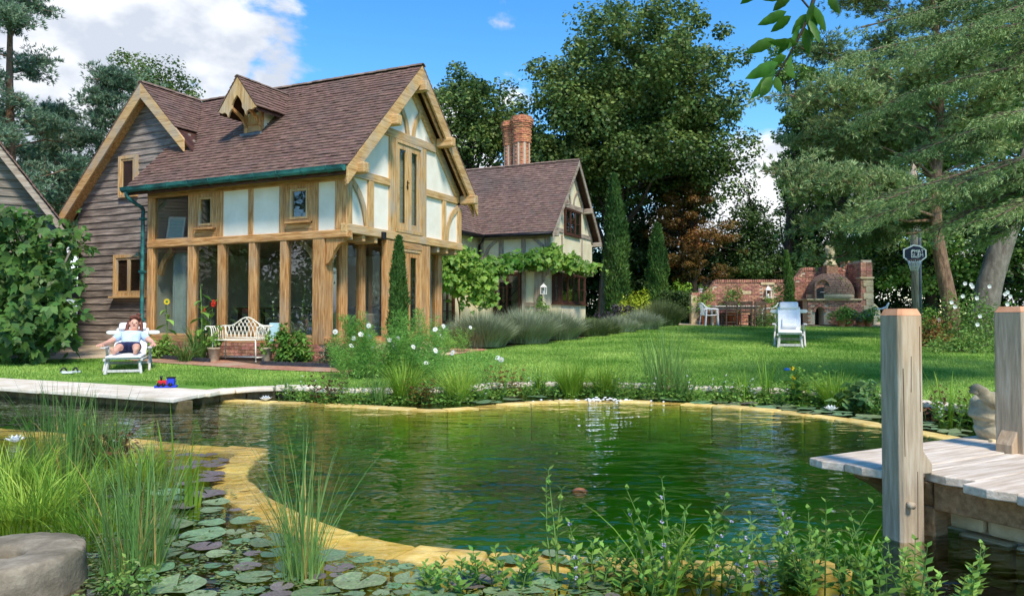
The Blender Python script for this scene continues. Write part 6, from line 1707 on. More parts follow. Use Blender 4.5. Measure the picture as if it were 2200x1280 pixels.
# ---------- overhanging twig of big leaves at the top
tw_ = thing('overhanging_branch','overhanging leafy twig with big serrated leaves against the sky','branch',at(1760,-60,2.5),0)
o0 = at(1760,-60,2.5)
def tpn(px,py,y=2.5): return at(px,py,y)-o0
mb = MB(); mb.tube(smooth_line([tpn(1765,-60),tpn(1735,40),tpn(1700,110),tpn(1668,165)],5),[.007]*5+[.005]*5+[.003]*6,6); mb.tube(smooth_line([tpn(1740,20),tpn(1700,-20),tpn(1640,-30)],4),.0035,5)
mb.build('twig',bark_dark,tw_)
lmb = mat('cherry_leaf', s(58,98,24), s(92,138,44), scale=14, rough=.45, bump=.1, var=.2, huevar=.015, transl=.45)
def bigleaf(base, tip, w, tilt):
    p = Vector(base); q = Vector(tip); d = q-p; L = d.length; d.normalize(); sd_ = d.cross(Vector((.1,1,.2))).normalized()
    nn_ = sd_.cross(d); sd_ = (sd_*math.cos(tilt)+nn_*math.sin(tilt)).normalized(); nn_ = sd_.cross(d)
    m = MB(); rows_ = []; K = 9
    for i in range(K):
        t = i/(K-1); ww = w*math.sin(math.pi*t**.8)**.85*(1+.05*(-1)**i) if 0<t<1 else 0
        c_ = p+d*L*t - nn_*(.06*L*math.sin(math.pi*t))
        rows_.append((c_-sd_*ww+nn_*ww*.35, c_, c_+sd_*ww+nn_*ww*.35))
    vs_ = [v for r_ in rows_ for v in r_]; fs=[]
    for i in range(K-1):
        for j in (0,1): fs.append((3*i+j,3*i+j+1,3*i+3+j+1,3*i+3+j))
    m.add(vs_,fs,True).build('leaf',lmb,tw_)
for a,b_,w,tl in (((1690,25),(1627,55),12,.2),((1700,35),(1655,70),12,.5),((1745,5),(1745,90),13,.1),((1750,15),(1775,70),11,.4),((1720,55),(1690,110),10,.7),((1730,60),(1738,120),12,.3),((1665,85),(1600,115),13,.2),((1700,110),(1690,165),9,.6),((1672,135),(1600,170),14,.2),((1668,150),(1610,215),13,.4),((1660,165),(1632,210),13,.2),((1665,165),(1680,200),12,.5),((1690,140),(1708,170),10,.3),((1780,-10),(1805,30),12,.3),((1640,-30),(1590,10),12,.4),((1690,-10),(1630,-2),10,.3),((1715,95),(1650,90),10,.4),((1735,30),(1700,75),11,.2),((1705,80),(1668,120),10,.6),((1690,120),(1652,140),9,.3),((1740,40),(1762,95),11,.5),((1700,-15),(1660,25),12,.2)):
    dy = rnd.uniform(-.08,.08); bigleaf(tpn(*a,2.5+dy),tpn(*b_,2.5+dy+rnd.uniform(-.05,.05)),w*2.5/1640,tl)
# ---------- fig on the barn
fb_ = Vector((-9.2,15.0,.1)); fig = thing('fig_tree','large leaved fig tree sprawling over the barn gable','tree',fb_,0)
g = G_(120); mb = MB(); n = 300
EL = [E_(fb_,60,520,15.0,85,60,50),E_(fb_,70,620,14.9,95,80,60),E_(fb_,60,720,14.6,95,50,60),E_(fb_,110,560,15.2,60,70,40),E_(fb_,150,500,15.6,40,30,30),E_(fb_,40,450,15.0,50,30,30),E_(fb_,100,690,14.5,60,55,40),E_(fb_,-60,600,15,120,150,60)]
EL=np.array(EL); vol=EL[:,3]*EL[:,4]*EL[:,5]; ei=g.choice(len(EL),n,p=vol/vol.sum()); C=EL[ei,:3]+rsph(n,g)*EL[ei,3:]*(g.random((n,1))**.4)
for i in range(5): mb.tube([(0,.0,-.1),(g.normal(0,.3),.1,1),(g.normal(0,.8),.1,2.2)],[.05,.04,.02],6)
for c_ in C[::7]: limb(mb,(c_[0]*.3,.1,c_[2]*.35+.2),c_,.02,.006,g)
mb.build('trunk',bark_grey,fig)
m = n*8; ci=np.repeat(np.arange(n),8); P=C[ci]+g.normal(0,.15,(m,3)); nr=unit(np.array([.1,-.6,.6])+g.normal(0,.6,(m,3))); 
D=unit(np.cross(nr,rsph(m,g))-np.array([0,0,.5])); 
# five-lobed leaves: three diamonds each
S_=np.cross(D,nr); L=.21*g.uniform(.6,1.25,m)
V,F=cat(leaves(P,D,nr,L,L*.55,.08),leaves(P,unit(D*.7+S_*.75),nr,L*.8,L*.45,.08),leaves(P,unit(D*.7-S_*.75),nr,L*.8,L*.45,.08))
link('crown',npmesh('fig_leaves',V,F,lm_fig),fig)
# ================================================================== PLANTS
lm_sedge = leafmat('lime_sedge', s(122,160,44), s(170,198,76), var=.25, huevar=.015, transl=.4)
lm_rush = leafmat('rush', s(76,116,50), s(128,162,84), var=.3, huevar=.02, transl=.3)
lm_iris = leafmat('iris_blade', s(98,142,36), s(150,184,62), var=.2, huevar=.015, transl=.4)
lm_herb = leafmat('herb_leaf', s(92,134,50), s(142,178,80), var=.35, huevar=.02, transl=.35)
lm_lav = leafmat('lavender', s(128,140,104), s(178,184,150), var=.35, huevar=.03, transl=.15, scale=1.2)
lm_lavg = leafmat('green_lavender', s(96,112,66), s(146,154,104), var=.3, huevar=.02, transl=.2)
lm_cos = leafmat('cosmos_leaf', s(96,146,56), s(140,186,86), var=.25, huevar=.015, transl=.35)
lm_vine = leafmat('vine_leaf', s(82,128,40), s(140,176,72), var=.3, huevar=.02, transl=.4)
lm_bronze = leafmat('bronze_leaf', s(84,52,40), s(120,88,56), var=.3, huevar=.03)
stem_m = mat('green_stem', s(84,118,52), s(110,140,66), bump=0, rough=.7)
white_fl = mat('white_petal', s(238,238,232), s(246,246,242), bump=0, rough=.8, transl=.3)
yel_fl = mat('yellow_petal', s(240,200,20), s(250,220,50), bump=0, rough=.7, transl=.2)
lil_fl = mat('lilac_petal', s(186,180,206), s(212,206,226), bump=0, rough=.8, transl=.3)
red_fl = mat('red_petal', s(206,44,30), s(226,66,44), bump=0, rough=.7, transl=.2)
SEED = [200]
def ng(): SEED[0] += 1; return G_(SEED[0])
def sedge(name, label, base, n, H, W_, spread, lean, m, cat_='plant', nseg=5, group=None, parent=None, droop=1.7, hvar=.35):
    g = ng(); t = parent or thing(name, label, cat_, base, 0, group)
    a = g.uniform(0,2*np.pi,n); r = spread*np.sqrt(g.random(n))
    P = np.stack([r*np.cos(a), r*np.sin(a), np.zeros(n)-.03],1)
    hd = a + g.normal(0,.7,n); hh = H*g.uniform(1-hvar,1,n)
    V,F = blades(P, hd, hh, W_*g.uniform(.7,1.2,n), np.abs(g.normal(lean,lean*.5,n)), nseg, g, droop)
    link('blades', npmesh(name,V,F,m), t); return t
def bushy(name, label, base, rad, nleaf, leaf, m, cat_='shrub', group=None, aspect=.5, stems=5, nclump=40, up=.55):
    g = ng(); t = thing(name, label, cat_, base, 0, group); mb = MB()
    d = rsph(nclump,g); d[:,2] = np.abs(d[:,2]); C = d*np.array(rad)*(.35+.55*g.random((nclump,1))); C[:,2] += .05
    for i in range(stems): c_ = C[i]; mb.tube([(0,0,-.08),(c_[0]*.4,c_[1]*.4,c_[2]*.6),tuple(c_)],[.012,.008,.004],5)
    mb.build('stems',bark_m,t)
    V,F = clump_leaves(C, np.full(nclump,min(rad)*.35), max(1,nleaf//nclump), leaf, g, .9, up, aspect)
    link('foliage', npmesh(name,V,F,m), t); return t
def herb(name, label, base, nst, H, spread, leaf, m, fl=None, nfl=0, flr=.02, cat_='plant', group=None, pairs=7, lean=.18, aspect=.5, stemr=.0035, flz=.55):
    """upright stems with opposite leaf pairs and small flower whorls"""
    g = ng(); t = thing(name, label, cat_, base, 0, group); mb = MB(); PP=[];DD=[];NN=[];LL=[]; fm = MB()
    for i in range(nst):
        a = g.uniform(0,6.28); r = spread*math.sqrt(g.random()); h_ = H*g.uniform(.6,1.0); b = a+g.normal(0,.8)
        tip = Vector((r*math.cos(a)+lean*h_*math.cos(b), r*math.sin(a)+lean*h_*math.sin(b), h_)); p0 = Vector((r*math.cos(a),r*math.sin(a),-.05))
        mid = p0.lerp(tip,.5)+Vector((g.normal(0,.02),g.normal(0,.02),.02)); mb.tube([p0,mid,tip],[stemr,stemr*.8,stemr*.4],5,cap=False)
        for k in range(pairs):
            u = .15+.85*k/(pairs-1) if pairs>1 else .8; o = p0.lerp(mid,u*2) if u<.5 else mid.lerp(tip,u*2-1)
            th_ = a+k*1.571+g.normal(0,.2); sz = leaf*(1.15-.65*u)*g.uniform(.8,1.2)
            for q in (0,math.pi):
                PP.append(o); DD.append((math.cos(th_+q),math.sin(th_+q),.35+.4*u)); NN.append((-.3*math.cos(th_+q)+g.normal(0,.2),-.3*math.sin(th_+q)+g.normal(0,.2),1)); LL.append(sz)
        if i < nfl:
            for zf in np.linspace(flz,1.0,3):
                o = p0.lerp(mid,zf*2) if zf<.5 else mid.lerp(tip,zf*2-1)
                for _ in range(7): d = rsph(1,g)[0]; fm.ball(o+Vector(d)*flr*.7,flr*.42,6,4)
    mb.build('stems',stem_m,t)
    V,F = leaves(np.array(PP),np.array(DD),np.array(NN),np.array(LL),np.array(LL)*aspect,.1)
    link('leaves',npmesh(name,V,F,m),t)
    if fm.v: tag(fm.build('flowers',fl,t),kind='stuff')
    return t
# ---------- far edge of the pond
_ci = [(1100+1640*p.x/p.y, p.y) for p in far_cop]
def fe(px,py,z=None):
    d = float(np.interp(px,[a for a,_ in _ci[:-8]],[b for _,b in _ci[:-8]])) - .08 - .28*rnd.random()
    return Vector(((px-1100)/1640*d, d, WZ-.04))
far_px = [(640,846,'mid',45,30),(705,852,'bronze',40,40),(765,852,'herb',60,50),(815,848,'rush',40,55),(868,853,'sedge',45,70),(930,851,'herb',45,40),(985,848,'sedge',45,60),(1040,850,'herb',55,55),(1085,848,'bronze',35,40),(1130,843,'herb',50,30),(1160,838,'iris',25,55),(1226,838,'sedge',38,60),(1245,848,'iris',20,70),(1300,846,'sedge',45,60),(1330,838,'herb',50,35),(1360,845,'herb',45,35),(1425,840,'tallrush',45,140),(1465,842,'rush',30,70),(1520,843,'herb',55,35),(1600,846,'iris',30,60),(1645,858,'iris',22,85),(1575,850,'herb',40,30),(1690,858,'herb',45,30),(1735,872,'marigold',50,50),(1790,862,'sedge',48,60),(1850,875,'cabbage',55,38),(1910,880,'herb',40,40),(2010,905,'bronze',60,45),(2030,895,'iris',35,90),(2110,880,'sedge',50,60),(2060,920,'herb',55,45),(1460,848,'herb',50,28),(905,846,'bronze',30,30),(1000,855,'herb',50,30),(1190,846,'herb',45,28),(1280,850,'herb',45,28),(1620,852,'herb',40,28)]
names = {'mid':'low green marginal plant','bronze':'bronze leaved marginal plant','herb':'leafy green water edge plant','rush':'green rush clump','sedge':'lime green sedge tuft','iris':'upright iris blades','tallrush':'tall airy rushes','marigold':'marsh plant with yellow flower','cabbage':'broad grey green leaved plant'}
seen = set()
marks = ['under the iron bench side of the coping','beside the terrace step','by the white cosmos','near the slim cypress','at the cosmos edge']
def place_words(px):
    for lim, w_ in ((690,'in the pond below the dark edging strip'),(790,'in the pond left of the cosmos'),(900,'in the pond below the slim cypress'),(1020,'in the pond below the white cosmos'),(1110,'in the pond between cosmos and lawn coping'),(1200,'in the pond opposite the cottage doors'),(1275,'by the splashing inlet'),(1345,'just beside the splashing inlet'),(1400,'left of the tall airy rushes'),(1480,'at the far coping before the tall cypress'),(1560,'right of the tall airy rushes'),(1630,'in the pond below the pizza wall table'),(1680,'in the pond below the empty lounger'),(1760,'at the coping below the empty lounger'),(1820,'next to the yellow flowered marsh plant'),(1880,'at the coping left of the tall deck post'),(2200,'between the deck post and the stone head')):
        if px < lim: return w_
for i,(px,py,kd,w_,h_) in enumerate(far_px):
    b = fe(px,py); m1 = b.y/1640; W = w_*m1; H = h_*m1*1.3+.12; lb = names[kd]+' '+place_words(px); G1='plants along the far pond edge'
    while lb in seen: lb = 'smaller '+lb; H *= .8
    seen.add(lb)
    if kd in ('herb','mid'): herb('marginal_plant',lb,b,26 if kd=='herb' else 18,H,W*.9,.085,lm_herb,white_fl if i%3==0 else None,3 if i%3==0 else 0,.012,pairs=6,group=G1,lean=.35)
    elif kd=='bronze': herb('marginal_plant',lb,b,20,H,W*.8,.09,lm_bronze if i%2 else lm_rust,pairs=6,group=G1,lean=.3)
    elif kd=='sedge': sedge('sedge_clump',lb,b,300,H*1.1,.011,W*.4,.5,lm_sedge,group=G1)
    elif kd=='rush': sedge('rush_clump',lb,b,110,H,.010,W*.4,.25,lm_rush,group=G1)
    elif kd=='tallrush': sedge('rush_clump',lb,b,170,H,.010,W*.8,.28,lm_rush,group=G1); sedge('rush_clump','dry straw coloured rush stems in the tall rushes',b+Vector((0,.05,0)),16,H*.5,.012,W*.4,.2,mat('straw', s(176,140,80), s(200,166,100), bump=0, rough=.8),group=G1)
    elif kd=='iris': sedge('iris_clump',lb,b,14,H,.026,W*.3,.16,lm_iris,group=G1,nseg=6)
    elif kd=='marigold':
        herb('marginal_plant',lb,b,34,H,W,.12,lm_herb,yel_fl,1,.03,pairs=5,group=G1,aspect=.9)
    elif kd=='cabbage': bushy('broad_leaf_plant',lb,b,(W*1.1,W*.7,H*.9),420,.12,leafmat('cabbage_leaf', s(104,140,84), s(150,176,122)),'plant',aspect=.9,group=G1,up=.9)
# creeping mat of small leaves in the planted margin
g = ng(); n = 17000; px = g.uniform(640,1900,n); fy = np.interp(px,[640,900,1000,1140,1500,1700,1900],[842,846,846,833,842,850,866]); py = fy + np.abs(g.normal(0,1,n))*np.interp(px,[640,1300,1700,1900],[9,10,7,7])
zz = .05*g.random(n)**2
dd = np.interp(px,[a for a,_ in _ci[:-8]],[b for _,b in _ci[:-8]])-.03-np.abs(g.normal(0,.2,n)); pts = np.stack([(px-1100)/1640*dd,dd,WZ+.004+.09*g.random(n)**2.5],1)
k = inpoly(pts[:,0],pts[:,1],pond_poly); pts = pts[k]; n = len(pts)
V,F = leaves(pts, unit(np.stack([g.normal(0,1,n),g.normal(0,1,n),.5*g.random(n)],1)), unit(np.array([0,0,1.])+g.normal(0,.4,(n,3))), .05*g.uniform(.6,1.4,n), .03)
tag(link('water_edge_mat',npmesh('water_edge_mat',V,F,lm_herb)),'creeping mat of small green leaves along the far pond margin','ground cover',kind='stuff')
# ---------- white cosmos on the lawn edge
def cosmos(label, px, py, H, W, nst, nfl):
    g = ng(); b = gp(px,py); t = thing('cosmos_plant',label,'plant',b,0,'feathery white cosmos'); mb=MB(); PP=[];DD=[]; fl=MB()
    for i in range(nst):
        a=g.uniform(0,6.28); r=W*.45*math.sqrt(g.random()); h_=H*g.uniform(.45,1.0); tip=Vector((r*math.cos(a)*1.9,r*math.sin(a)*1.3,h_)); p0=Vector((r*math.cos(a),r*math.sin(a),-.03))
        mb.tube([p0,p0.lerp(tip,.5),tip],[.006,.005,.003],4,cap=False)
        m=int(95*h_/.7); u=.12+.88*g.random((m,1)); o=np.array(p0)*(1-u)+np.array(tip)*u; th=g.uniform(0,6.28,m)
        ln_=.13*(1.15-u[:,0]*.6); br=np.stack([np.cos(th),np.sin(th),.4+.3*g.random(m)],1)
        for q in (.25,.5,.75,1.0):
            PP.append(o+br*(ln_*q)[:,None]); DD.append(unit(br+g.normal(0,.6,(m,3))))
        if i<nfl:
            c_=tip+Vector((0,0,.05)); mb.tube([tip,c_],.003,4); nr=Vector((g.normal(0,.5),-1,g.normal(.3,.4))).normalized(); e1=nr.cross(Vector((0,0,1))).normalized(); e2=nr.cross(e1)
            fo=MB()
            for q in range(8):
                t0=q*math.pi/4; d=e1*math.cos(t0)+e2*math.sin(t0); sd_=e1*-math.sin(t0)+e2*math.cos(t0)
                fo.add([c_,c_+d*.035+sd_*.017,c_+d*.046,c_+d*.035-sd_*.017],[(0,1,2,3)])
            fo.build('flower',white_fl,t); MB().ball(c_+nr*.004,.009,6,4).build('flower_centre',yel_fl,t)
    P=np.concatenate(PP); D=np.concatenate(DD); V,F=leaves(P,D,rsph(len(P),g),.055,.0095)
    mb.build('stems',stem_m,t); link('leaves',npmesh('cosmos',V,F,lm_cos),t)
cosmos('feathery cosmos with white flowers in front of the slim cypress',855,812,.85,1.0,36,8)
cosmos('feathery cosmos with white flowers left of the slim cypress',775,812,.72,.9,24,5)
cosmos('tall green feathery cosmos reaching to the porch doors',900,800,1.1,.6,22,1)
cosmos('tall green feathery cosmos before the set back panes',775,795,1.05,.4,14,0)
cosmos('low white flowered cosmos over the coping by the lawn',1000,822,.5,1.0,24,5)
cosmos('white flowered cosmos beside the porch steps',975,757,.55,.5,10,4)
# ---------- lavender and shrubs by the cottage
def lavender(label, px, py, W, H, n=2600, m=lm_lav):
    n=int(n*1.5)
    b=gp(px,py); g=ng(); t=thing('lavender_bush',label,'shrub',b,0,'lavender bushes along the cottage lawn')
    a=g.uniform(0,6.28,n); r=np.sqrt(g.random(n)); P=np.stack([r*W*.42*np.cos(a),r*W*.34*np.sin(a),.02+0*a],1)
    V,F=blades(P,a+g.normal(0,.35,n),H*(1-.35*r**2)*g.uniform(.55,1.08,n),.017,np.abs(.75*r+g.normal(0,.25,n)),4,g,1.3)
    link('foliage',npmesh('lavender',V,F,m),t); MB().tube([(0,0,-.06),(0,0,H*.35)],.04,6).build('stem',bark_m,t)
lavender('large grey lavender beside the porch steps',1035,746,1.35,1.0,3600)
lavender('large grey lavender before the cottage doors',1125,738,1.5,1.05,3600)
lavender('large grey lavender before the cottage corner post',1195,730,1.3,.95,3000)
lavender('low green lavender below the bay window',1265,722,1.3,.62,2200,lm_lavg)
lavender('low grey lavender beyond the bay window',1325,714,1.4,.62,2200)
lavender('small green lavender on the lawn side',1300,718,.9,.5,1500,lm_lavg)
lavender('greyish lavender before the dark bench back',1375,708,1.5,.75,2400)
lavender('round grey green bush at the lawn end of the bed',1420,700,1.5,1.1,2600,lm_lavg)
bushy('lime_shrub','bright lime green shrub beneath the cypresses',gpd(1368,31),(1.05,.7,1.35),2200,.12,lm_yel,nclump=50)
bushy('lime_shrub','yellow green bush beside the brick wall end',gpd(1465,34),(1.0,.7,2.0),2400,.14,leafmat('yellow_green_leaf', s(110,150,40), s(160,190,70)),nclump=50)
bushy('purple_shrub','dark purple low shrub behind the lavender',gpd(1335,29),(1.2,.5,.95),2000,.08,leafmat('purple_leaf', s(54,44,62), s(88,76,96)),nclump=50)
bushy('climbing_plant','leafy shrub against the cottage corner post',CM @ Vector((-.1,-.35,.62)),(.35,.25,1.5),1200,.07,lm_herb,nclump=50)
bushy('rounded_shrub','round dark green shrub by the dining table end',gpd(1650,28.2),(.75,.55,.85),2200,.06,lm_mid,nclump=60)
bushy('leafy_shrub','light green shrub rising behind the empty lounger',gpd(1672,28.9),(.55,.4,1.75),1500,.10,lm_herb,nclump=50)
bushy('box_bush','round dark box bush at the glazed corner post',gp(722,786),(.36,.32,.55),2600,.035,lm_dark,nclump=70)
bushy('rose_bush','leafy rose bush with white blooms beside the pine trunk',gp(2095,742),(1.3,.8,1.5),3600,.08,lm_mid,nclump=90)
bushy('fern_bush','feathery green bush left of the pine trunk',gp(1995,735),(.8,.6,1.0),2200,.08,lm_herb,nclump=60)
bushy('dry_grass_bush','rusty dry bush at the foot of the pine',gp(2005,745),(.5,.4,.75),1600,.07,lm_rust,nclump=40)
bushy('ground_cover_bush','low green shrub at the lawn edge under the pine',gp(2090,757),(1.6,.5,.45),2200,.07,lm_mid,nclump=60)
rb_ = [o for o in bpy.data.objects if o.name=='rose_bush'][0]
for i in range(26):
    d=rsph(1)[0]; c_=Vector((d[0]*1.25,-abs(d[1])*.8,.3+abs(d[2])*1.3)); f=MB()
    for q in range(5): t0=q*1.257; f.add([c_,c_+Vector((.05*math.cos(t0),-.02,.05*math.sin(t0))),c_+Vector((.055*math.cos(t0+.6),-.03,.055*math.sin(t0+.6))),c_+Vector((.05*math.cos(t0+1.2),-.02,.05*math.sin(t0+1.2)))],[(0,1,2,3)])
    f.build('flower',white_fl,rb_)
# ---------- vine along the link and the cottage
vine=thing('grape_vine','grape vine trained along the cottage jetty and link wall','vine',CM @ Vector((-2.6,-1.9,.45)),HA)
g=ng(); PP=[]; mb=MB()
def vm(px,py,y_=None,x_=None): pass
vc=[]
for px,py,dep,sx,sz,n in ((950,555,24.4,26,22,420),(985,560,24.6,30,25,420),(1000,600,24.8,32,35,520),(1035,610,25.2,25,30,420),(1060,575,25.8,28,16,300),(1100,563,26.4,28,13,300),(1140,557,26.7,30,15,320),(1180,552,26.7,22,18,320),(1215,562,27.3,26,13,300),(1250,575,28.2,26,10,240),(945,520,24.2,14,18,160),(1040,640,25.2,22,14,200),(960,590,24.3,16,22,200)):
    c_=at(px,py,dep); k=dep/1640; P=np.stack([g.normal(0,sx*k*.6,n),g.normal(0,.16,n),g.normal(0,sz*k*.6,n)],1)+np.array(c_); PP.append(P); vc.append(c_)
P=np.concatenate(PP); inv=(CM @ Matrix.Translation((-2.6,-1.9,.45))).inverted(); P=P@np.array(inv.to_3x3()).T+np.array(inv.translation)
n=len(P); nr=unit(np.array([.2,-.8,.5])+g.normal(0,.45,(n,3))); D=unit(np.cross(nr,rsph(n,g))-np.array([0,0,.4])); L=.17*g.uniform(.6,1.2,n); S_=np.cross(D,nr)
V,F=cat(leaves(P,D,nr,L,L*.8,.1),leaves(P,unit(D*.5+S_),nr,L*.7,L*.55,.1),leaves(P,unit(D*.5-S_),nr,L*.7,L*.55,.1)); link('leaves',npmesh('vine_leaves',V,F,lm_vine),vine)
ord_=[0,12,2,3,4,5,6,7,8,9]; pts=[inv @ vc[i] for i in ord_]; mb.tube(smooth_line([Vector((0,0,-.1)),Vector((0,.05,1.0))]+pts,4),.025,6); mb.build('stem',bark_m,vine)
# ---------- bed in front of the glazed wall
def bp(px,py): return gp(px,py)
bushy('leafy_bedding','green leafy bedding plants right of the lounger',bp(345,770),(.55,.3,.45),900,.08,lm_herb,'plant')
sedge('agapanthus','strap leaved clump beside the lounger',bp(400,776),110,.62,.022,.16,.75,lm_rush)
sedge('agapanthus','taller strap leaved clump below the sunflower',bp(428,772),80,.95,.026,.12,.4,lm_rush)
def sunflower(label, px, py, toppy, nleaf, head):
    g=ng(); b=bp(px,py); H=at(px,toppy,b.y).z-b.z; t=thing('sunflower',label,'plant',b,0); MB().tube(smooth_line([(0,0,-.05),(.02,0,H*.5),(0,-.03,H*.93),(.05,-.08,H)],4),.012,6).build('stem',stem_m,t)
    for i in range(nleaf):
        u=.25+.7*i/nleaf; a=i*2.4; L=.26*(1.2-.5*u); d=Vector((math.cos(a),math.sin(a)*.8,-.25)); o=Vector((.01,0,H*u)); V=[o,o+d*L*.25+Vector((-d.y,d.x,0))*L*.33,o+d*L*.7+Vector((-d.y,d.x,-.08))*L*.25,o+d*L+Vector((0,0,-.08)),o+d*L*.7+Vector((d.y,-d.x,-.08))*L*.25,o+d*L*.25+Vector((d.y,-d.x,0))*L*.33]
        MB().add(V,[(0,1,2,3),(0,3,4,5)]).build('leaf',lm_herb,t)
    if head:
        c_=Vector((.05,-.1,H)); MB().ball(c_,(.032,.015,.032),10,6).build('flower_head',stem_m,t)
        for q in range(14): t0=q*.449; d=Vector((math.cos(t0),-.1,math.sin(t0))); MB().add([c_,c_+d*.045+Vector((-d.z,0,d.x))*.014,c_+d*.07,c_+d*.045-Vector((-d.z,0,d.x))*.014],[(0,1,2,3)]).build('petal',yel_fl,t)
sunflower('sunflower with drooping big leaves by the second oak post',432,772,612,9,False)
sunflower('shorter sunflower with yellow flower by the downpipe',358,768,648,8,True)
herb('canna_plant','red flowered canna beside the iron bench',bp(445,768),6,1.2,.12,.3,lm_herb,red_fl,2,.05,pairs=4,lean=.1,aspect=.35,stemr=.01,flz=.95)
herb('hollyhock','tall flowering spires behind the bench end',bp(640,770),7,1.75,.28,.11,lm_herb,white_fl,7,.018,pairs=14,lean=.12,aspect=.5,stemr=.006,flz=.6)
herb('hollyhock','slender pale flowering spires beside the bench end',bp(603,768),5,1.3,.12,.10,lm_herb,white_fl,5,.018,pairs=12,lean=.12,stemr=.006)
bushy('dahlia_bush','leafy green bush in the bed right of the bench',bp(628,778),(.38,.28,.85),1500,.10,lm_herb,'plant',nclump=50,aspect=.45)
for px,lb in ((461,'pale clay flower pot at the sunflower end of the bench'),(573,'pale clay flower pot at the right end of the bench')):
    b=gp(px,776); t=thing('flower_pot',lb,'flower pot',b,0,'pale clay pots by the bench'); pot(t,.125,.28,palepot)
    g=ng(); C=g.normal(0,.09,(12,3))+np.array([0,0,.36]); V,F=clump_leaves(C,np.full(12,.08),16,.07,g); tag(link('plant',npmesh('pot_plant',V,F,lm_herb),t),kind='stuff')
gb=MB().box(-.12,.12,-.06,.06,0,.42).build('glass_block',mat('pale_aqua_panel', s(170,206,210), s(190,220,222), bump=0, rough=.4),loc=gp(592,770)+Vector((0,.05,.32))); tag(gb,'pale blue box standing on the bed behind the bench end','box')
pl_=MB().box(-.14,.14,-.08,.08,0,.33).build('box_stand',darkwood,loc=gp(592,770)+Vector((0,.05,0))); tag(pl_,'dark stand under the pale blue box behind the bench','stand')
# pots by the oven and wall
def potted(label, loc, r, h_, pr, ph, m, n=500, leaf=.08, pm=terracotta):
    t=thing('flower_pot',label,'flower pot',loc,0,'terracotta pots by the garden wall'); pot(t,r,h_,pm); g=ng(); k=16
    C=g.normal(0,1,(k,3))*np.array([pr*.5,pr*.5,ph*.28])+np.array([0,0,h_+ph*.45]); V,F=clump_leaves(C,np.full(k,pr*.45),n//k,leaf,g); tag(link('plant',npmesh('potted_plant',V,F,m),t),kind='stuff')
potted('large terracotta pot with tall plant behind the white chair',gpd(1519,29.55),.26,.5,.4,.75,lm_herb)
potted('terracotta pot with bushy plant under the garden table',gpd(1577,29.55),.26,.5,.42,.95,lm_mid)
for i,(px,lb) in enumerate(((1808,'terracotta pot with strawberry leaves at the oven corner'),(1824,'terracotta pot with trailing plant before the pier'),(1848,'terracotta pot with grey shrub right of the pier'),(1866,'terracotta pot with spiky plant beside the plastic chair'))): potted(lb,gpd(px,28.15),.17,.28,.34,.34,lm_herb if i!=2 else lm_grey,500)
lz=Z0+LZ
potted('small terracotta pot on the oven ledge',Vector((at(1780,640,29.0).x,28.85,lz)),.11,.17,.01,.01,lm_herb,16,.03)
potted('oven ledge pot with bushy green plant',Vector((at(1795,640,29.0).x,28.85,lz)),.13,.16,.32,.5,lm_herb,500,.06)
potted('white small pot on the oven ledge',Vector((at(1808,640,29.0).x,28.85,lz)),.08,.15,.01,.01,lm_herb,16,.03,plastic_w)
potted('small white pot on the low end of the wall',Vector((at(1506,630,29.95).x,30.02,Z0+topz(X_(1506)-x0w)+.044)),.09,.16,.08,.15,lm_herb,60,.05,plastic_w)
# ---------- near water: rushes, sedges, irises
nr_ = 'reeds and sedges in the near shallows'
for lb,px,py,n,H,W_,sp,le,m,kd in (
  ('bright lime sedge mass beside the mill stone',75,1120,380,.40,.010,.2,.65,lm_sedge,'sedge_clump'),
  ('lime sedge mass at the left water edge',20,1060,300,.45,.010,.22,.6,lm_sedge,'sedge_clump'),
  ('fresh green sedge above the mill stone',150,1080,220,.36,.011,.18,.65,lm_iris,'sedge_clump'),
  ('tall green rushes over the swimming lane wall',130,1015,150,.82,.008,.22,.22,lm_rush,'rush_clump'),
  ('broad green rushes at the lane wall',205,1000,120,.7,.009,.2,.25,lm_rush,'rush_clump'),
  ('tall dark rush clump right of the mill stone',288,1255,130,.82,.0065,.13,.30,lm_rush,'rush_clump'),
  ('second dark rush clump among the lily pads',320,1190,90,.76,.0065,.13,.34,lm_rush,'rush_clump'),
  ('slim rush clump against the curving yellow wall',650,1268,120,.82,.0065,.08,.30,lm_rush,'rush_clump'),
  ('thin sparse rushes behind the lily pads',260,1130,60,.5,.006,.25,.25,lm_rush,'rush_clump'),
  ('lime sedge tuft between rushes and yellow wall',300,1035,200,.36,.008,.12,.5,lm_sedge,'sedge_clump'),
  ('stout iris fan with upright yellow green blades',400,1108,16,.50,.024,.07,.14,lm_iris,'iris_clump'),
  ('single tall iris blades among the rushes',365,1020,4,.62,.026,.06,.2,lm_iris,'iris_clump'),
  ('low grassy tuft right of the mill stone',215,1150,260,.30,.008,.2,.6,lm_iris,'sedge_clump'),
  ('iris blades rising through the water mint',1425,1300,7,.55,.022,.05,.45,lm_iris,'iris_clump'),
  ('iris blades rising beside the tall deck post',1820,1290,6,.50,.020,.06,.3,lm_iris,'iris_clump')):
    sedge(kd,lb,wp(px,py,WZ-.06),n,H+.06,W_,sp,le,m,group=nr_,nseg=6,hvar=.65)
straw_m=bpy.data.materials['straw']
for lb,px,py,n,H,sp in (('few dry straw stems in the dark rush clump',292,1250,22,.74,.12),('few dry straw stems in the slim rush clump',655,1266,12,.7,.06),('few dry straw stems over the swimming lane wall',150,1012,22,.6,.2)):
    sedge('dry_rush',lb,wp(px,py,WZ-.06),n,H,.006,sp,.3,straw_m,group=nr_,nseg=6,hvar=.6)
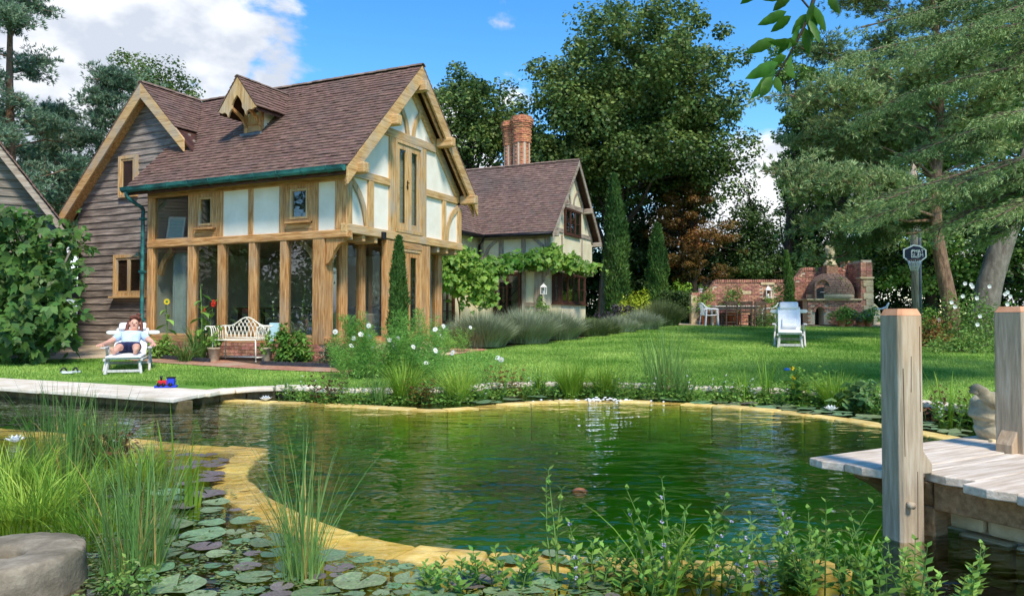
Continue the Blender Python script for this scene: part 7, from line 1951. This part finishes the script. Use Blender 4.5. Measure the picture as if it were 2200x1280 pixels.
fgr=[('bushy water mint in front of the curving yellow wall',1090,1262,10,.18,.10,0),('tall budding mint stem with pale flower whorls',1203,1272,4,.52,.03,3),('short leafy mint between the budding stems',1290,1268,10,.2,.12,2),('tall branching mint with small lilac flowers',1445,1270,9,.52,.12,4),('leafy mint clump with lilac whorls',1530,1262,12,.28,.16,7),('low mint below the deck corner',1640,1262,10,.2,.14,3),('wispy mint before the pale pool stones',1705,1255,10,.30,.10,2),('leafy mint at the foot of the deck post',1760,1275,9,.46,.10,2),('bright mint shoots against the rubble wall',1900,1290,12,.32,.16,0),('broad leaved mint beside the rubble wall',2010,1300,12,.26,.14,0),('low mint among the lily pads',960,1275,10,.12,.10,1),('mint sprigs at the lower lily pads',1370,1285,12,.22,.14,3)]
for lb,px,py,n,H,sp,fl in fgr: herb('water_mint',lb,wp(px,py,WZ-.03),n,H*.86+.03,sp,.066,lm_herb,lil_fl,fl//2,.009,pairs=8,group='water mint along the near edge',lean=.36,aspect=.55)
bushy('moss_tuft','small green tuft beside the mill stone foot',wp(260,1290,WZ),(.16,.14,.1),260,.03,lm_mid,'plant',nclump=20)
bushy('creeping_plant','reddish creeping plant behind the lime sedge',wp(215,985,WZ-.02),(.35,.25,.16),420,.05,lm_bronze,'plant',nclump=24)
herb('yellow_loosestrife','yellow flowered stem above the lane wall',wp(222,985,WZ-.03),4,.36,.12,.06,lm_herb,yel_fl,2,.014,pairs=5,group=nr_)
# ---------- lily pads
padm=mat('lily_pad', s(88,116,72), s(132,154,106), c3=s(108,134,92), scale=7, rough=.35, bump=.12, var=.3, huevar=.05, spec=.5, stain=s(120,100,110), stain_scale=5, stain_amt=.35)
pads=[]; pads2=[]
padm2=mat('purple_lily_pad', s(96,84,86), s(134,118,116), c3=s(112,100,96), scale=7, rough=.35, bump=.12, var=.2, huevar=.03, spec=.5, stain=s(100,112,76), stain_scale=4, stain_amt=.5)
for v in range(3):
    m=MB(); K=26; a0=.22; vs_=[(0,0,.0)]
    for i in range(K+1):
        a=a0+(2*math.pi-2*a0)*i/K; rr=1+.035*math.sin(a*5+v*2); vs_.append((rr*math.cos(a)*.55,rr*math.sin(a)*.55,.004+.006*math.sin(a*3+v)))
    for i in range(K+1):
        a=a0+(2*math.pi-2*a0)*i/K; rr=1+.035*math.sin(a*5+v*2); vs_.append((rr*math.cos(a),rr*math.sin(a),.006+.03*(max(0,math.sin(a*2+v*1.3))**3)*.4))
    fs=[(0,i+1,i+2) for i in range(K)]+[(i+1,K+2+i,K+3+i,i+2) for i in range(K)]
    me=m.add(vs_,fs,True).mesh('lily_pad'); me.materials.append(padm); pads.append(me); me2=me.copy(); me2.materials.clear(); me2.materials.append(padm2); pads2.append(me2)
placed_=[]
def scatter_pads(poly, n, r0, r1, label, seed, tries=6000):
    g=G_(seed); xs=[p[0] for p in poly]; ys=[p[1] for p in poly]; c_=0
    for _ in range(tries):
        if c_>=n: break
        x,y=g.uniform(min(xs),max(xs)),g.uniform(min(ys),max(ys))
        if not inpoly(np.array([x]),np.array([y]),poly)[0]: continue
        p=wp(x,y); r=g.uniform(r0,r1)
        if any((p.xy-q.xy).length < (r+rq)*.93 for q,rq in placed_): continue
        placed_.append((p,r)); c_+=1
        pu='purplish' in label or g.random()<.16; o=link('lily_pad',(pads2 if pu else pads)[int(g.integers(3))]); o.location=(p.x,p.y,WZ+.004+.003*g.random()); o.scale=(r,r,1.0*r*6); o.rotation_euler=(g.normal(0,.02),g.normal(0,.02),g.uniform(0,6.28))
        sz='large ' if r>r0+.66*(r1-r0) else 'small ' if r<r0+.33*(r1-r0) else 'middling '; lb=label if 'purpl' in label or not pu else 'purple tinged '+label.replace('green ','').replace('pale ','').replace('grey ',''); tag(o,sz+lb,'lily pad',sz+lb)
scatter_pads([(345,1050),(470,1065),(560,1125),(690,1185),(600,1280),(300,1285),(340,1180)],38,.035,.125,'green lily pad inside the curve of the yellow wall',301)
scatter_pads([(620,1200),(760,1190),(920,1225),(1250,1240),(1330,1285),(560,1285)],46,.03,.12,'lily pad floating between the yellow wall and near bank',302)
scatter_pads([(380,978),(485,978),(470,1035),(395,1045)],9,.06,.10,'purplish lily pad near the corner of the yellow walls',303)
scatter_pads([(880,853),(1210,848),(1160,859),(1000,868),(900,872)],14,.10,.18,'pale lily pad below the white cosmos behind the far wall',304)
scatter_pads([(1380,848),(1640,862),(1880,892),(1870,905),(1640,876),(1400,860)],26,.10,.18,'lily pad in the far margin below the empty lounger',305)
scatter_pads([(1990,905),(2075,925),(2070,938),(1990,925)],6,.08,.13,'lily pad between the deck post and stone head',306)
scatter_pads([(1090,1188),(1300,1192),(1290,1215),(1090,1212)],4,.05,.07,'grey lily pad lying over the yellow wall',307)
for px,py,lb in ((1786,884,'white water lily bloom near the tall deck post'),(252,962,'white water lily bloom among the rushes'),(32,953,'white water lily bloom beside the lime sedge'),(571,862,'white water lily bloom on the far wall by the terrace')):
    p=wp(px,py); t=thing('water_lily',lb,'water lily',(p.x,p.y,WZ+.012),0,'white water lilies')
    for ring_,(nn_,L,e) in enumerate(((10,.10,.45),(8,.085,.9),(6,.06,1.3))):
        for q in range(nn_):
            t0=q*2*math.pi/nn_+ring_*.3; d=Vector((math.cos(t0)*math.cos(e),math.sin(t0)*math.cos(e),math.sin(e))); sd_=Vector((-math.sin(t0),math.cos(t0),0))
            MB().add([(0,0,0),d*L*.55+sd_*L*.24,d*L,d*L*.55-sd_*L*.24],[(0,1,2,3)]).build('petal',white_fl,t)
# small floating leaves nobody could count
g=ng(); poly=[(340,1000),(480,1040),(560,1110),(700,1180),(920,1222),(1250,1240),(1400,1300),(150,1300),(230,1120)]
n=16000; px=g.uniform(150,1400,n); py=g.uniform(1000,1300,n); k=inpoly(px,py,poly); px,py=px[k],py[k]
nz=np.array([mnoise.noise(Vector((a/60,b/30,3))) for a,b in zip(px,py)]); k=nz>-.12+g.normal(0,.12,len(nz)); px,py=px[k],py[k]
P=np.array([list(wp(a,b)) for a,b in zip(px,py)]); P[:,2]=WZ+.003+.002*g.random(len(P)); n=len(P)
V,F=leaves(P,unit(np.stack([g.normal(0,1,n),g.normal(0,1,n),.12*g.random(n)],1)),np.tile([0,0,1.],(n,1))+g.normal(0,.08,(n,3)),g.uniform(.012,.034,n),g.uniform(.01,.024,n))
lm_float=leafmat('floating_leaf', s(70,92,48), s(122,140,82), var=.4, huevar=.06, transl=.1, rough=.4, scale=4)
tag(link('floating_leaves',npmesh('floating_leaves',V,F,lm_float)),'small floating leaves and pondweed between the lily pads','pondweed',kind='stuff')
# splashing inlet at the far wall: low foam droplets
sp_=thing('water_splash','small white splash of the water inlet at the far wall','water splash',wp(1300,861),0); g=ng()
fm=mat('foam', s(235,240,240), s(245,248,248), bump=0, rough=.3); fo=MB()
for i in range(90):
    a=g.normal(0,.33); c_=(a,g.normal(0,.08),abs(g.normal(0,.022))*math.exp(-(a/.35)**2)+.004); r=g.uniform(.006,.016); fo.ball(c_,(r*1.6,r,r*.6),6,4)
fo.build('droplets',fm,sp_)
bt_o=MB().ball((0,0,.03),(.06,.04,.03),8,6).build('blue_toy',mat('blue_toy_plastic', s(40,110,190), s(60,130,206), bump=0),loc=gp(1690,797)); tag(bt_o,'small blue toy lying alone on the lawn','toy')
br_=thing('brick_lump','brown stone just breaking the water in the round pool','stone',wp(1245,1050)+Vector((0,0,-.02)),0); MB().ball((0,0,0),(.055,.03,.03),8,6).build('stone',mat('brown_stone', s(110,70,44), s(140,94,60), scale=20),br_)
